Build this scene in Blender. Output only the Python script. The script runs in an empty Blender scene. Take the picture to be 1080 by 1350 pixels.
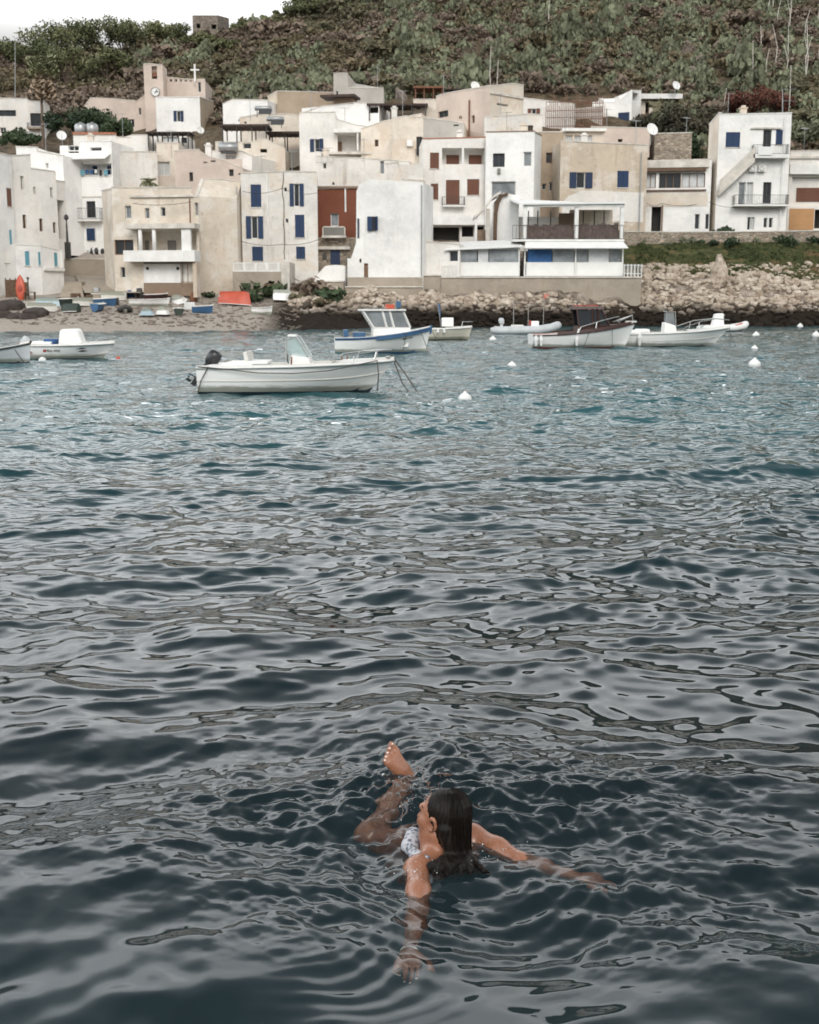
import bpy, bmesh, math, random
import numpy as np
from mathutils import Vector, Matrix
from math import pi, sin, cos
R = math.radians
sc = bpy.context.scene
# ---------------------------------------------------------------- camera
F = 1575.0; CX, CY = 540.0, 675.0          # focal length and centre in photo pixels
H = 2.1; TH = math.atan(277 / F)
ct, st = cos(TH), sin(TH)
cd = bpy.data.cameras.new("camera"); cam = bpy.data.objects.new("camera", cd)
sc.collection.objects.link(cam); sc.camera = cam
cam.location = (0, 0, H); cam.rotation_euler = (pi / 2 - TH, 0, 0)
cd.sensor_fit = 'HORIZONTAL'; cd.sensor_width = 24; cd.lens = 35
cd.clip_start = 0.05; cd.clip_end = 3000
cd.dof.use_dof = True; cd.dof.focus_distance = 5.2; cd.dof.aperture_fstop = 6.3
# ---------------------------------------------------------------- sky and sun
SUN_EL, SUN_AZ = R(38), math.atan2(0.16, -0.9)
w = bpy.data.worlds.new("World"); sc.world = w; w.use_nodes = True
wn, wl = w.node_tree.nodes, w.node_tree.links
bg = wn["Background"]; bg.inputs[1].default_value = 0.098
sky = wn.new("ShaderNodeTexSky"); sky.sky_type = 'NISHITA'; sky.sun_disc = False
sky.sun_elevation = SUN_EL; sky.sun_rotation = SUN_AZ; sky.dust_density = 4
hs = wn.new("ShaderNodeHueSaturation"); hs.inputs['Saturation'].default_value = 0.25
wl.new(sky.outputs[0], hs.inputs['Color'])
tc = wn.new("ShaderNodeTexCoord"); mp = wn.new("ShaderNodeMapping"); mp.inputs['Scale'].default_value = (1.2, 1.2, 3.5)
nz = wn.new("ShaderNodeTexNoise"); nz.inputs['Scale'].default_value = 1.7; nz.inputs['Detail'].default_value = 5
wl.new(tc.outputs['Generated'], mp.inputs[0]); wl.new(mp.outputs[0], nz.inputs['Vector'])
cr = wn.new("ShaderNodeValToRGB")
cr.color_ramp.elements[0].position = 0.3; cr.color_ramp.elements[0].color = (0.60, 0.61, 0.62, 1)
cr.color_ramp.elements[1].position = 0.72; cr.color_ramp.elements[1].color = (0.93, 0.92, 0.905, 1)
wl.new(nz.outputs[0], cr.inputs[0])
sx = wn.new("ShaderNodeSeparateXYZ"); wl.new(tc.outputs['Generated'], sx.inputs[0])
hr = wn.new("ShaderNodeValToRGB")                       # dim in view; bright band added above it to silver the water, darker overhead
e = hr.color_ramp.elements; e[0].position = 0.0; e[0].color = (6.2, 6.1, 6.0, 1); e[1].position = 0.85; e[1].color = (4, 4.4, 4.9, 1)
q = e.new(0.19); q.color = (6.5, 6.45, 6.35, 1)
q = e.new(0.30); q.color = (37, 37.6, 38, 1)
q = e.new(0.45); q.color = (33, 34, 34.8, 1)
q = e.new(0.60); q.color = (12, 12.6, 13.2, 1)
wl.new(sx.outputs['Z'], hr.inputs[0])
az = wn.new("ShaderNodeMapRange"); az.inputs['From Min'].default_value = -.7; az.inputs['From Max'].default_value = .7   # sky brightened on the left to silver the water there
az.inputs['To Min'].default_value = 1.38; az.inputs['To Max'].default_value = .70; wl.new(sx.outputs['X'], az.inputs[0])
ml = wn.new("ShaderNodeMix"); ml.data_type = 'RGBA'; ml.blend_type = 'MULTIPLY'; ml.inputs[0].default_value = 1
wl.new(hr.outputs[0], ml.inputs[6]); wl.new(cr.outputs[0], ml.inputs[7])
mx = wn.new("ShaderNodeMix"); mx.data_type = 'RGBA'; mx.inputs[0].default_value = 0.88
wl.new(hs.outputs[0], mx.inputs[6]); wl.new(ml.outputs[2], mx.inputs[7]); 
vm = wn.new("ShaderNodeVectorMath"); vm.operation = 'SCALE'; wl.new(mx.outputs[2], vm.inputs[0]); wl.new(az.outputs[0], vm.inputs['Scale']); wl.new(vm.outputs[0], bg.inputs[0])
sd = bpy.data.lights.new("sun", 'SUN'); sd.energy = 1.4; sd.angle = R(22); sd.color = (1, 0.94, 0.86)
so = bpy.data.objects.new("sun", sd); sc.collection.objects.link(so)
sv = Vector((sin(SUN_AZ) * cos(SUN_EL), cos(SUN_AZ) * cos(SUN_EL), sin(SUN_EL)))
so.rotation_euler = (-sv).to_track_quat('-Z', 'Y').to_euler(); so.location = sv * 50
sc.view_settings.view_transform = 'Standard'; sc.view_settings.look = 'None'
sc.view_settings.exposure = 0.16; sc.view_settings.gamma = 1
sc.cycles.use_denoising = True; sc.cycles.max_bounces = 8; sc.cycles.transmission_bounces = 6
sc.cycles.caustics_reflective = False
# ---------------------------------------------------------------- helpers: from the photo's pixels to points of the place
def ray(x, y):
    u, v = (x - CX) / F, (CY - y) / F
    return Vector((u, ct + v * st, -st + v * ct))
def P(x, y, Y):
    d = ray(x, y); return Vector((0, 0, H)) + d * (Y / d.y)
def G(x, y, z=0.0):
    d = ray(x, y); return Vector((0, 0, H)) + d * ((z - H) / d.z)
def link(o): sc.collection.objects.link(o); return o
class MB:
    def __init__(s): s.v = []; s.f = []; s.m = []
    def add(s, vs, fs, m=0):
        b = len(s.v); s.v += [Vector(p) for p in vs]; s.f += [[b + i for i in f] for f in fs]; s.m += [m] * len(fs); return s
    def hexa(s, p, m=0):      # p: 8 points, bottom ring then top ring
        return s.add(p, [(3,2,1,0),(4,5,6,7),(0,1,5,4),(1,2,6,5),(2,3,7,6),(3,0,4,7)], m)
    def box(s, c, d, rz=0, m=0, rx=0, ry=0):
        c = Vector(c); x, y, z = d[0]/2, d[1]/2, d[2]/2
        M = Matrix.Rotation(rz,3,'Z') @ Matrix.Rotation(ry,3,'Y') @ Matrix.Rotation(rx,3,'X')
        return s.hexa([c + M @ Vector(q) for q in [(-x,-y,-z),(x,-y,-z),(x,y,-z),(-x,y,-z),(-x,-y,z),(x,-y,z),(x,y,z),(-x,y,z)]], m)
    def tube(s, pts, r, n=6, m=0, cap=True):
        pts = [Vector(p) for p in pts]; k = len(pts); rs = r if isinstance(r, (list, tuple)) else [r] * k
        b = len(s.v); up = Vector((0.13, 0.21, 0.97)); X = None
        for i, p in enumerate(pts):
            t = (pts[min(i+1,k-1)] - pts[max(i-1,0)]).normalized()
            if X is None: X = t.cross(up if abs(t.dot(up)) < .95 else Vector((1,0,0))).normalized()
            else: X = (X - t * X.dot(t)).normalized()
            Yv = t.cross(X)
            for j in range(n):
                a = 2*pi*j/n; s.v.append(p + (X*cos(a) + Yv*sin(a)) * rs[i])
        for i in range(k-1):
            for j in range(n):
                s.f.append([b+i*n+j, b+i*n+(j+1)%n, b+(i+1)*n+(j+1)%n, b+(i+1)*n+j]); s.m.append(m)
        if cap:
            s.f.append([b+j for j in range(n)][::-1]); s.f.append([b+(k-1)*n+j for j in range(n)]); s.m += [m, m]
        return s
    def ball(s, c, r, nu=10, nv=7, m=0, wob=0, seed=0):
        rng = random.Random(seed); c = Vector(c); r = Vector(r) if hasattr(r, '__len__') else Vector((r, r, r)); b = len(s.v)
        s.v.append(c + Vector((0,0,-r.z)))
        for i in range(1, nv):
            a = -pi/2 + pi*i/nv
            for j in range(nu):
                q = 1 + rng.uniform(-wob, wob); t = 2*pi*j/nu
                s.v.append(c + Vector((r.x*cos(a)*cos(t)*q, r.y*cos(a)*sin(t)*q, r.z*sin(a)*q)))
        s.v.append(c + Vector((0,0,r.z))); top = len(s.v)-1
        for j in range(nu):
            s.f.append([b, b+1+(j+1)%nu, b+1+j]); s.m.append(m)
            s.f.append([top, b+1+(nv-2)*nu+j, b+1+(nv-2)*nu+(j+1)%nu]); s.m.append(m)
        for i in range(nv-2):
            for j in range(nu):
                s.f.append([b+1+i*nu+j, b+1+i*nu+(j+1)%nu, b+1+(i+1)*nu+(j+1)%nu, b+1+(i+1)*nu+j]); s.m.append(m)
        return s
    def build(s, name, mat, parent=None, smooth=False, bevel=0, local=False):
        off = parent_origin(parent) if (parent is not None and not local) else Vector((0,0,0))
        me = bpy.data.meshes.new(name); me.from_pydata([tuple(p - off) for p in s.v], [], s.f)
        mats = mat if isinstance(mat, (list, tuple)) else [mat]
        for q in mats: me.materials.append(q)
        if len(mats) > 1: me.polygons.foreach_set('material_index', s.m)
        if smooth: me.polygons.foreach_set('use_smooth', [True] * len(me.polygons))
        me.update(); o = link(bpy.data.objects.new(name, me))
        if parent is not None: o.parent = parent
        if bevel:
            b = o.modifiers.new('bevel', 'BEVEL'); b.width = bevel; b.segments = 2; b.limit_method = 'ANGLE'
        return o
def parent_origin(p):
    t = Vector((0,0,0))
    while p is not None: t += p.location; p = p.parent
    return t
def tag(o, label=None, cat=None, group=None, kind=None):
    for k, v in (('label', label), ('category', cat), ('group', group), ('kind', kind)):
        if v: o[k] = v
    return o
def empty(name, loc, label=None, cat=None, group=None, rz=0):
    o = link(bpy.data.objects.new(name, None)); o.location = loc; o.rotation_euler = (0, 0, rz); o.empty_display_size = .3
    return tag(o, label, cat, group)
def copy_tree(o, parent=None):
    c = o.copy(); link(c); c.parent = parent
    for ch in o.children: copy_tree(ch, c)
    return c
def np_mesh(name, V, Q, mat, parent=None, smooth=False, tris=False):
    V = np.asarray(V, dtype=np.float32); Q = np.asarray(Q, dtype=np.int32); n = 3 if tris else 4
    me = bpy.data.meshes.new(name); me.vertices.add(len(V)); me.vertices.foreach_set('co', V.ravel())
    me.loops.add(len(Q)*n); me.loops.foreach_set('vertex_index', Q.ravel())
    me.polygons.add(len(Q)); me.polygons.foreach_set('loop_start', np.arange(0, len(Q)*n, n, dtype=np.int32))
    me.polygons.foreach_set('loop_total', np.full(len(Q), n, dtype=np.int32))
    if smooth: me.polygons.foreach_set('use_smooth', np.ones(len(Q), dtype=bool))
    me.materials.append(mat); me.update(calc_edges=True); me.validate()
    o = link(bpy.data.objects.new(name, me))
    if parent is not None: o.parent = parent
    return o
def vnoise(x, y, seed=0):
    xi = np.floor(x).astype(np.int64); yi = np.floor(y).astype(np.int64); fx = x - xi; fy = y - yi
    fx = fx*fx*(3-2*fx); fy = fy*fy*(3-2*fy)
    def h(a, b):
        n = (a*374761393 + b*668265263 + seed*1442695041) & 0xffffffff
        n = ((n ^ (n >> 13)) * 1274126177) & 0xffffffff
        return ((n ^ (n >> 16)) & 0xffff) / 65535.0
    a, b, c, d = h(xi, yi), h(xi+1, yi), h(xi, yi+1), h(xi+1, yi+1)
    return (a*(1-fx)+b*fx)*(1-fy) + (c*(1-fx)+d*fx)*fy
def fbm(x, y, o=4, seed=0):
    t = 0; a = .5
    for i in range(o): t = t + a*vnoise(x*2**i, y*2**i, seed+i*17); a *= .5
    return t
# ---------------------------------------------------------------- materials
def _new(name):
    m = bpy.data.materials.new(name); m.use_nodes = True; nt = m.node_tree
    return m, nt.nodes, nt.links, nt.nodes["Principled BSDF"]
def c4(c): return (c[0], c[1], c[2], 1)
def pos(n, l, scale=(1,1,1), obj=False):
    g = n.new("ShaderNodeTexCoord") if obj else n.new("ShaderNodeNewGeometry"); mp = n.new("ShaderNodeMapping"); mp.inputs['Scale'].default_value = scale
    l.new(g.outputs['Object' if obj else 'Position'], mp.inputs[0]); return mp.outputs[0]
def noise(n, l, vec, scale, detail=5, rough=.6):
    t = n.new("ShaderNodeTexNoise"); t.inputs['Scale'].default_value = scale; t.inputs['Detail'].default_value = detail
    t.inputs['Roughness'].default_value = rough; l.new(vec, t.inputs['Vector']); return t.outputs[0]
def ramp(n, l, fac, stops):
    r = n.new("ShaderNodeValToRGB"); el = r.color_ramp.elements
    while len(el) < len(stops): el.new(.5)
    for e, (p, c) in zip(el, stops): e.position = p; e.color = c4(c) if hasattr(c, '__len__') else (c, c, c, 1)
    l.new(fac, r.inputs[0]); return r.outputs[0]
def mix(n, l, fac, a, b, mode='MIX'):
    m = n.new("ShaderNodeMix"); m.data_type = 'RGBA'; m.blend_type = mode
    for s, v in ((0, fac), (6, a), (7, b)):
        if hasattr(v, 'links'): l.new(v, m.inputs[s])
        else: m.inputs[s].default_value = v if s == 0 else c4(v)
    return m.outputs[2]
def bump(n, l, b, h, dist, strength=1):
    k = n.new("ShaderNodeBump"); k.inputs['Distance'].default_value = dist; k.inputs['Strength'].default_value = strength
    l.new(h, k.inputs['Height']); l.new(k.outputs[0], b.inputs['Normal']); return k
def plain(name, c, rough=.6, var=.25, scale=3, bmp=0, metal=0, spec=.5, obj=False):
    m, n, l, b = _new(name); p = pos(n, l, obj=obj); t = noise(n, l, p, scale)
    lo = [v*(1-var) for v in c]; hi = [min(1, v*(1+var*.6)) for v in c]
    l.new(ramp(n, l, t, [(.3, lo), (.7, hi)]), b.inputs['Base Color'])
    b.inputs['Roughness'].default_value = rough; b.inputs['Metallic'].default_value = metal; b.inputs['Specular IOR Level'].default_value = spec
    if bmp: bump(n, l, b, noise(n, l, p, scale*4, 6), bmp)
    return m
def plaster(name, c, stain=(.30,.24,.17), amt=.5, patch=None, wet=.5, scale=1.0):
    m, n, l, b = _new(name); p = pos(n, l)
    big = noise(n, l, p, .28*scale, 6, .65); lo = [v*.8 for v in c]
    col = ramp(n, l, big, [(.35, lo), (.6, c)])
    if patch:
        col = mix(n, l, ramp(n, l, noise(n, l, p, .45*scale, 4, .7), [(.5, 0), (.6, .75)]), col, patch)
    st_ = noise(n, l, pos(n, l, (1.1,1.1,.1)), 1.6, 5, .7)
    col = mix(n, l, mix(n, l, ramp(n, l, noise(n, l, p, .5, 3), [(.42, 0), (.62, 1)]), (0,0,0), ramp(n, l, st_, [(.54, 0), (.8, amt)])), col, stain)
    sp = noise(n, l, p, 2.3, 6, .75)
    col = mix(n, l, ramp(n, l, sp, [(.56, 0), (.75, amt*.8)]), col, stain)
    l.new(col, b.inputs['Base Color']); b.inputs['Roughness'].default_value = .9; b.inputs['Specular IOR Level'].default_value = .2
    bump(n, l, b, noise(n, l, p, 1.6, 7, .7), .09)
    return m
def stonewall(name, c, mort=(.42,.38,.32), s=1.6):
    m, n, l, b = _new(name); p = pos(n, l, (s, s, s*1.6))
    v = n.new("ShaderNodeTexVoronoi"); v.feature = 'DISTANCE_TO_EDGE'; v.inputs['Scale'].default_value = 1.5; l.new(p, v.inputs['Vector'])
    v2 = n.new("ShaderNodeTexVoronoi"); v2.inputs['Scale'].default_value = 1.5; l.new(p, v2.inputs['Vector'])
    bw = n.new("ShaderNodeRGBToBW"); l.new(v2.outputs['Color'], bw.inputs[0])
    stn = ramp(n, l, bw.outputs[0], [(.2, [q*.6 for q in c]), (.55, c), (.85, [min(1, q*1.35) for q in c])])
    col = mix(n, l, ramp(n, l, v.outputs['Distance'], [(.03, 1), (.1, 0)]), stn, mort)
    l.new(mix(n, l, ramp(n, l, noise(n, l, p, .5, 6), [(.45, 0), (.7, .5)]), col, [q*.5 for q in c]), b.inputs['Base Color'])
    b.inputs['Roughness'].default_value = .95; bump(n, l, b, ramp(n, l, v.outputs['Distance'], [(0, 0), (.15, 1)]), .08)
    return m
def louvre(name, c):
    m, n, l, b = _new(name); wv = n.new("ShaderNodeTexWave"); wv.bands_direction = 'Z'; wv.inputs['Scale'].default_value = 2.6
    wv.inputs['Distortion'].default_value = 0; l.new(pos(n, l), wv.inputs['Vector'])
    t = noise(n, l, pos(n, l, (1,1,.3)), 2.0)
    l.new(mix(n, l, wv.outputs['Fac'], ramp(n, l, t, [(.3, [q*.75 for q in c]), (.7, c)]), [q*.8 for q in c]), b.inputs['Base Color'])
    b.inputs['Roughness'].default_value = .5; bump(n, l, b, wv.outputs['Fac'], .03); return m
def glass(name, c=(.03,.035,.04), rough=.12):
    return plain(name, c, rough, .5, .9)
def leafy(name, cols, scale=1.4, rough=.75):
    m, n, l, b = _new(name); oi = n.new("ShaderNodeObjectInfo")
    t = noise(n, l, pos(n, l), scale, 3, .6); t2 = noise(n, l, pos(n, l), .12, 3, .6)
    a = n.new("ShaderNodeMath"); a.operation = 'MULTIPLY_ADD'; l.new(oi.outputs['Random'], a.inputs[0]); a.inputs[1].default_value = .16; l.new(t, a.inputs[2])
    a2 = n.new("ShaderNodeMath"); a2.operation = 'ADD'; l.new(a.outputs[0], a2.inputs[0]); l.new(t2, a2.inputs[1])
    a3 = n.new("ShaderNodeMath"); a3.operation = 'MULTIPLY'; l.new(a2.outputs[0], a3.inputs[0]); a3.inputs[1].default_value = .48
    k = len(cols); l.new(ramp(n, l, a3.outputs[0], [(.34 + .34*i/(k-1), q) for i, q in enumerate(cols)]), b.inputs['Base Color'])
    b.inputs['Roughness'].default_value = rough; b.inputs['Specular IOR Level'].default_value = .25
    return m
M = {}
M['white'] = plaster('white_plaster', (.79,.765,.725), (.36,.29,.22), .45, (.75,.70,.64))
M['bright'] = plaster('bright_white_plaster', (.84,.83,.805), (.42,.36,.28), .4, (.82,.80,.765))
M['cream'] = plaster('cream_plaster', (.72,.65,.56), (.36,.28,.20), .5, (.60,.50,.40))
M['beige'] = plaster('beige_plaster', (.58,.49,.385), (.27,.20,.14), .75, (.66,.60,.53))
M['worn'] = plaster('worn_beige_plaster', (.68,.60,.50), (.29,.21,.15), .85, (.72,.68,.62))
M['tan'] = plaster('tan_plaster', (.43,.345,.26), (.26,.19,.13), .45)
M['pink'] = plaster('pinkish_plaster', (.62,.52,.45), (.42,.33,.27), .3)
M['grey'] = plaster('grey_plaster', (.47,.44,.40), (.25,.22,.19), .5)
M['greywhite'] = plaster('grey_white_plaster', (.74,.71,.665), (.27,.21,.155), .85, (.66,.59,.50))
M['brown'] = plaster('brown_render', (.26,.19,.14), (.14,.10,.07), .5)
M['red'] = plaster('red_render', (.185,.068,.042), (.12,.06,.04), .6)
M['orange'] = plaster('orange_render', (.52,.30,.15), (.35,.2,.12), .3)
M['stone'] = stonewall('rubble_stone', (.36,.29,.22))
M['ruin'] = stonewall('ruin_stone', (.24,.20,.165), (.28,.24,.2), 1.2)
M['conc'] = plaster('quay_concrete', (.38,.33,.27), (.24,.16,.09), .65, (.30,.26,.21))
M['cap'] = plain('coping_render', (.60,.56,.50), .9, .3, 1.2)
M['capw'] = plain('white_trim', (.74,.73,.70), .8, .15, 1.2)
M['blue'] = louvre('blue_shutter_paint', (.013,.042,.115))
M['navy'] = louvre('navy_shutter_paint', (.018,.04,.10))
M['brownsh'] = louvre('brown_shutter_paint', (.17,.065,.035))
M['greysh'] = louvre('grey_shutter_paint', (.24,.23,.21))
M['turq'] = louvre('turquoise_shutter_paint', (.15,.40,.50))
M['woodfr'] = plain('brown_window_wood', (.20,.11,.06), .6)
M['whitefr'] = plain('white_frame_paint', (.70,.70,.68), .5, .1)
M['darkfr'] = plain('dark_frame_paint', (.05,.05,.05), .5)
M['pane'] = glass('dark_window_glass')
M['paneb'] = glass('bluish_window_glass', (.09,.12,.15), .1)
M['paneg'] = glass('grey_window_glass', (.22,.24,.25), .15)
M['panew'] = plain('white_blind', (.52,.53,.53), .5, .2, .8)
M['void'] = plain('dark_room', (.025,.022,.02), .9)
M['wood'] = plain('weathered_wood', (.13,.08,.05), .8, .4, 4)
M['darkwood'] = plain('dark_wood_roof', (.055,.035,.028), .8, .4, 3)
M['metal'] = plain('grey_metal', (.35,.36,.36), .4, .2, 3, metal=.6)
M['iron'] = plain('dark_iron', (.05,.048,.045), .6, .3, 5)
M['rust'] = plain('rusty_iron', (.20,.09,.05), .8, .5, 5)
M['canvas'] = plain('white_canvas', (.74,.74,.72), .8, .08, 1)
M['bluecloth'] = plain('blue_cloth', (.03,.10,.25), .8)
M['browncloth'] = plain('brown_cloth_screen', (.12,.085,.075), .85, .45, 2.5)
M['terra'] = plain('terracotta', (.40,.16,.09), .85, .3, 3)
# ---------------------------------------------------------------- terrain
COLS = [
 (-300, [(84,440),(87,436),(96,413),(101,398),(110,385),(125,335),(145,225),(168,182),(190,150),(215,108),(240,76),(300,80)]),
 (0,    [(84,440),(87,436),(96,413),(101,398),(110,385),(125,335),(145,225),(168,182),(190,150),(215,108),(240,76),(300,80)]),
 (150,  [(84,440),(87,436),(96,412),(104,392),(110,385),(122,360),(128,336),(145,235),(168,190),(190,150),(215,110),(240,74),(300,80)]),
 (290,  [(86,440),(89,435),(98,412),(106,392),(112,385),(122,330),(145,215),(168,165),(190,125),(215,85),(240,52),(300,60)]),
 (400,  [(90,440),(93,434),(96,426),(101,405),(108,380),(113,372),(122,330),(145,225),(168,150),(190,105),(215,60),(245,26),(300,35)]),
 (560,  [(96,440),(101,431),(102.5,412),(105,396),(108,384),(112,368),(122,330),(145,200),(168,135),(190,90),(215,40),(255,-15),(300,-5)]),
 (700,  [(101,440),(103.5,430),(104.6,410),(106.5,396),(108,384),(112,366),(125,320),(145,190),(168,130),(190,80),(215,25),(260,-40),(300,-30)]),
 (850,  [(104,440),(106,429),(107,405),(109,382),(113,354),(116,345),(119.5,326),(120.5,320),(124,315),(128,309),(140,225),(160,160),(190,75),(215,15),(265,-60),(300,-60)]),
 (1080, [(104,440),(107,427),(108,405),(110,385),(114,360),(119.5,326),(120.5,320),(124,315),(128,309),(140,225),(160,150),(190,60),(215,5),(265,-90),(300,-90)]),
 (1500, [(104,440),(107,427),(108,405),(110,385),(114,360),(119.5,326),(120.5,320),(124,315),(128,309),(140,225),(160,150),(190,60),(215,5),(265,-90),(300,-90)])]
YG = np.concatenate([np.arange(70, 130, .5), np.arange(130, 301, 2.0)])
TZ = []
for px, pr in COLS:
    ys = [a for a, b in pr]; zs = [P(540, b, a).z for a, b in pr]
    z = np.interp(YG, ys, zs); m = YG < ys[0]; z[m] = np.maximum(zs[0] - (ys[0]-YG[m])*.16, -3); TZ.append(z)
TZ = np.array(TZ); TP = np.array([c[0] for c in COLS], float)
def terrain(x, Y):
    x = np.asarray(x, float); Y = np.asarray(Y, float); p = np.clip(540 + F*x/Y, -300, 1499)
    i = np.clip(np.searchsorted(TP, p, side='right')-1, 0, len(TP)-2); t = (p-TP[i])/(TP[i+1]-TP[i]); t = t*t*(3-2*t)
    yc = np.clip(Y, YG[0], YG[-1]); j = np.clip(np.searchsorted(YG, yc, side='right')-1, 0, len(YG)-2); s = (yc-YG[j])/(YG[j+1]-YG[j])
    a = TZ[i, j]*(1-s)+TZ[i, j+1]*s; b = TZ[i+1, j]*(1-s)+TZ[i+1, j+1]*s
    return a*(1-t)+b*t
def rockmask(x, Y):
    p = 540 + F*x/Y; m = np.clip((p-345)/60, 0, 1); return m*np.clip((118-Y)/4, 0, 1)
def ground_z(x, Y):
    z = terrain(x, Y); r = rockmask(x, Y)
    z = z + r*((fbm(x*.55, Y*.55, 4, 3)-.47)*1.5 + (fbm(x*2.1, Y*2.1, 3, 9)-.44)*.6)
    z = z + (1-r)*(fbm(x*.4, Y*.4, 3, 5)-.44)*np.where(Y < 125, .22, 1.6)
    return z
def GT(px, py):
    d = ray(px, py); Y = 84.0
    while Y < 300:
        q = Vector((0,0,H)) + d*(Y/d.y)
        if q.z <= float(ground_z(np.array(q.x), np.array(Y))): return q
        Y += .2
    return q
def grid_mesh(name, X, Yv, Z, mat, smooth=True):
    ny, nx = Z.shape; V = np.stack([X, Yv, Z], -1).reshape(-1, 3); i = np.arange(ny*nx).reshape(ny, nx)
    Q = np.stack([i[:-1,:-1], i[:-1,1:], i[1:,1:], i[1:,:-1]], -1).reshape(-1, 4)
    return np_mesh(name, V, Q, mat, None, smooth)
def ground_material():
    m, n, l, b = _new('ground'); p = pos(n, l)
    g = n.new("ShaderNodeNewGeometry"); s = n.new("ShaderNodeSeparateXYZ"); l.new(g.outputs['Position'], s.inputs[0])
    n1 = noise(n, l, p, .9, 8, .7); n2 = noise(n, l, p, .25, 5); n3 = noise(n, l, p, 5, 6, .8)
    rock = ramp(n, l, n1, [(.36, (.06,.045,.035)), (.5, (.22,.18,.145)), (.66, (.42,.37,.31)), (.85, (.6,.54,.47))])
    sand = ramp(n, l, n3, [(.3, (.22,.185,.155)), (.52, (.39,.345,.295)), (.75, (.54,.49,.43))])
    hill = ramp(n, l, n1, [(.35, (.035,.032,.018)), (.5, (.10,.075,.048)), (.7, (.20,.155,.11))])
    grass = ramp(n, l, n1, [(.35, (.03,.035,.012)), (.5, (.065,.075,.028)), (.68, (.19,.13,.07))])
    def step(out, a, w):
        r = n.new("ShaderNodeMapRange"); r.inputs['From Min'].default_value = a-w; r.inputs['From Max'].default_value = a+w; l.new(out, r.inputs[0]); return r.outputs[0]
    def jit(out, amp):
        a = n.new("ShaderNodeMath"); a.operation = 'MULTIPLY_ADD'; l.new(n2, a.inputs[0]); a.inputs[1].default_value = amp; l.new(out, a.inputs[2]); return a.outputs[0]
    # beach on the left of the bay, rock on the right: divide along the line x = -14
    dx = n.new("ShaderNodeMath"); dx.operation = 'MULTIPLY_ADD'; l.new(s.outputs['Y'], dx.inputs[0]); dx.inputs[1].default_value = .115; l.new(s.outputs['X'], dx.inputs[2])
    col = mix(n, l, step(jit(dx.outputs[0], 4), 1.6, 1.2), sand, rock)
    # grass bank to the right, above z 7
    gz = step(jit(s.outputs['Z'], 2.5), 6.4, .5)
    gr = mix(n, l, step(s.outputs['X'], 16, 2), (0,0,0), gz)
    col = mix(n, l, gr, col, grass)
    col = mix(n, l, step(jit(s.outputs['Y'], 6), 139, 5), col, hill)
    # wet weed and the undercut's shade, painted dark along the tide line
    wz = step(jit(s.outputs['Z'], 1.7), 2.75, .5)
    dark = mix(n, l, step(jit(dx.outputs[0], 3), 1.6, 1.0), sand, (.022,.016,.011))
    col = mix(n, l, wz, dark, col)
    l.new(col, b.inputs['Base Color']); b.inputs['Roughness'].default_value = .95; b.inputs['Specular IOR Level'].default_value = .2
    bump(n, l, b, n1, .35); return m
M['ground'] = ground_material()
ys_ = np.concatenate([np.arange(72, 124, .3), np.arange(124, 300, 1.4)]); as_ = np.linspace(-.62, .62, 760)
Yg, Ag = np.meshgrid(ys_, as_, indexing='ij'); Xg = Ag*Yg
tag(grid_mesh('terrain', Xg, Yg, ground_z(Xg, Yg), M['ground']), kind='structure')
tag(MB().add([(-700,-500,-6),(700,-500,-6),(700,900,-6),(-700,900,-6)], [(0,1,2,3)]).build('seabed', plain('dark_seabed', (.006,.020,.026), 1, .3, .2)), kind='structure')
# ---------------------------------------------------------------- facades and houses
K = .92
class Fac:
    def __init__(s, A, B):
        s.A = Vector((A.x, A.y, 0)); d = Vector((B.x-A.x, B.y-A.y, 0)); s.W = d.length; s.U = d.normalized(); s.N = Vector((-s.U.y, s.U.x, 0))
    def uz(s, px, py):
        d = ray(px, py); o = Vector((0,0,H)); t = (s.A-o).dot(s.N)/d.dot(s.N); q = o+d*t; return (q-s.A).dot(s.U), q.z
    def pt(s, u, z, d=0): p = s.A + s.U*u + s.N*d; return Vector((p.x, p.y, z))
    def box(s, mb, u0, u1, z0, z1, d0, d1, m=0):
        return mb.hexa([s.pt(u0,z0,d0), s.pt(u1,z0,d0), s.pt(u1,z0,d1), s.pt(u0,z0,d1), s.pt(u0,z1,d0), s.pt(u1,z1,d0), s.pt(u1,z1,d1), s.pt(u0,z1,d1)], m)
    def pbox(s, mb, x0, y0, x1, y1, d0, d1, m=0):
        u0, z1 = s.uz(x0, (y0+y1)/2)[0], s.uz((x0+x1)/2, y0)[1]; u1, z0 = s.uz(x1, (y0+y1)/2)[0], s.uz((x0+x1)/2, y1)[1]
        return s.box(mb, u0, u1, z0, z1, d0, d1, m)
def rect(f, x0, y0, x1, y1):
    return f.uz(x0, (y0+y1)/2)[0], f.uz((x0+x1)/2, y1)[1], f.uz(x1, (y0+y1)/2)[0], f.uz((x0+x1)/2, y0)[1]
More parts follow.
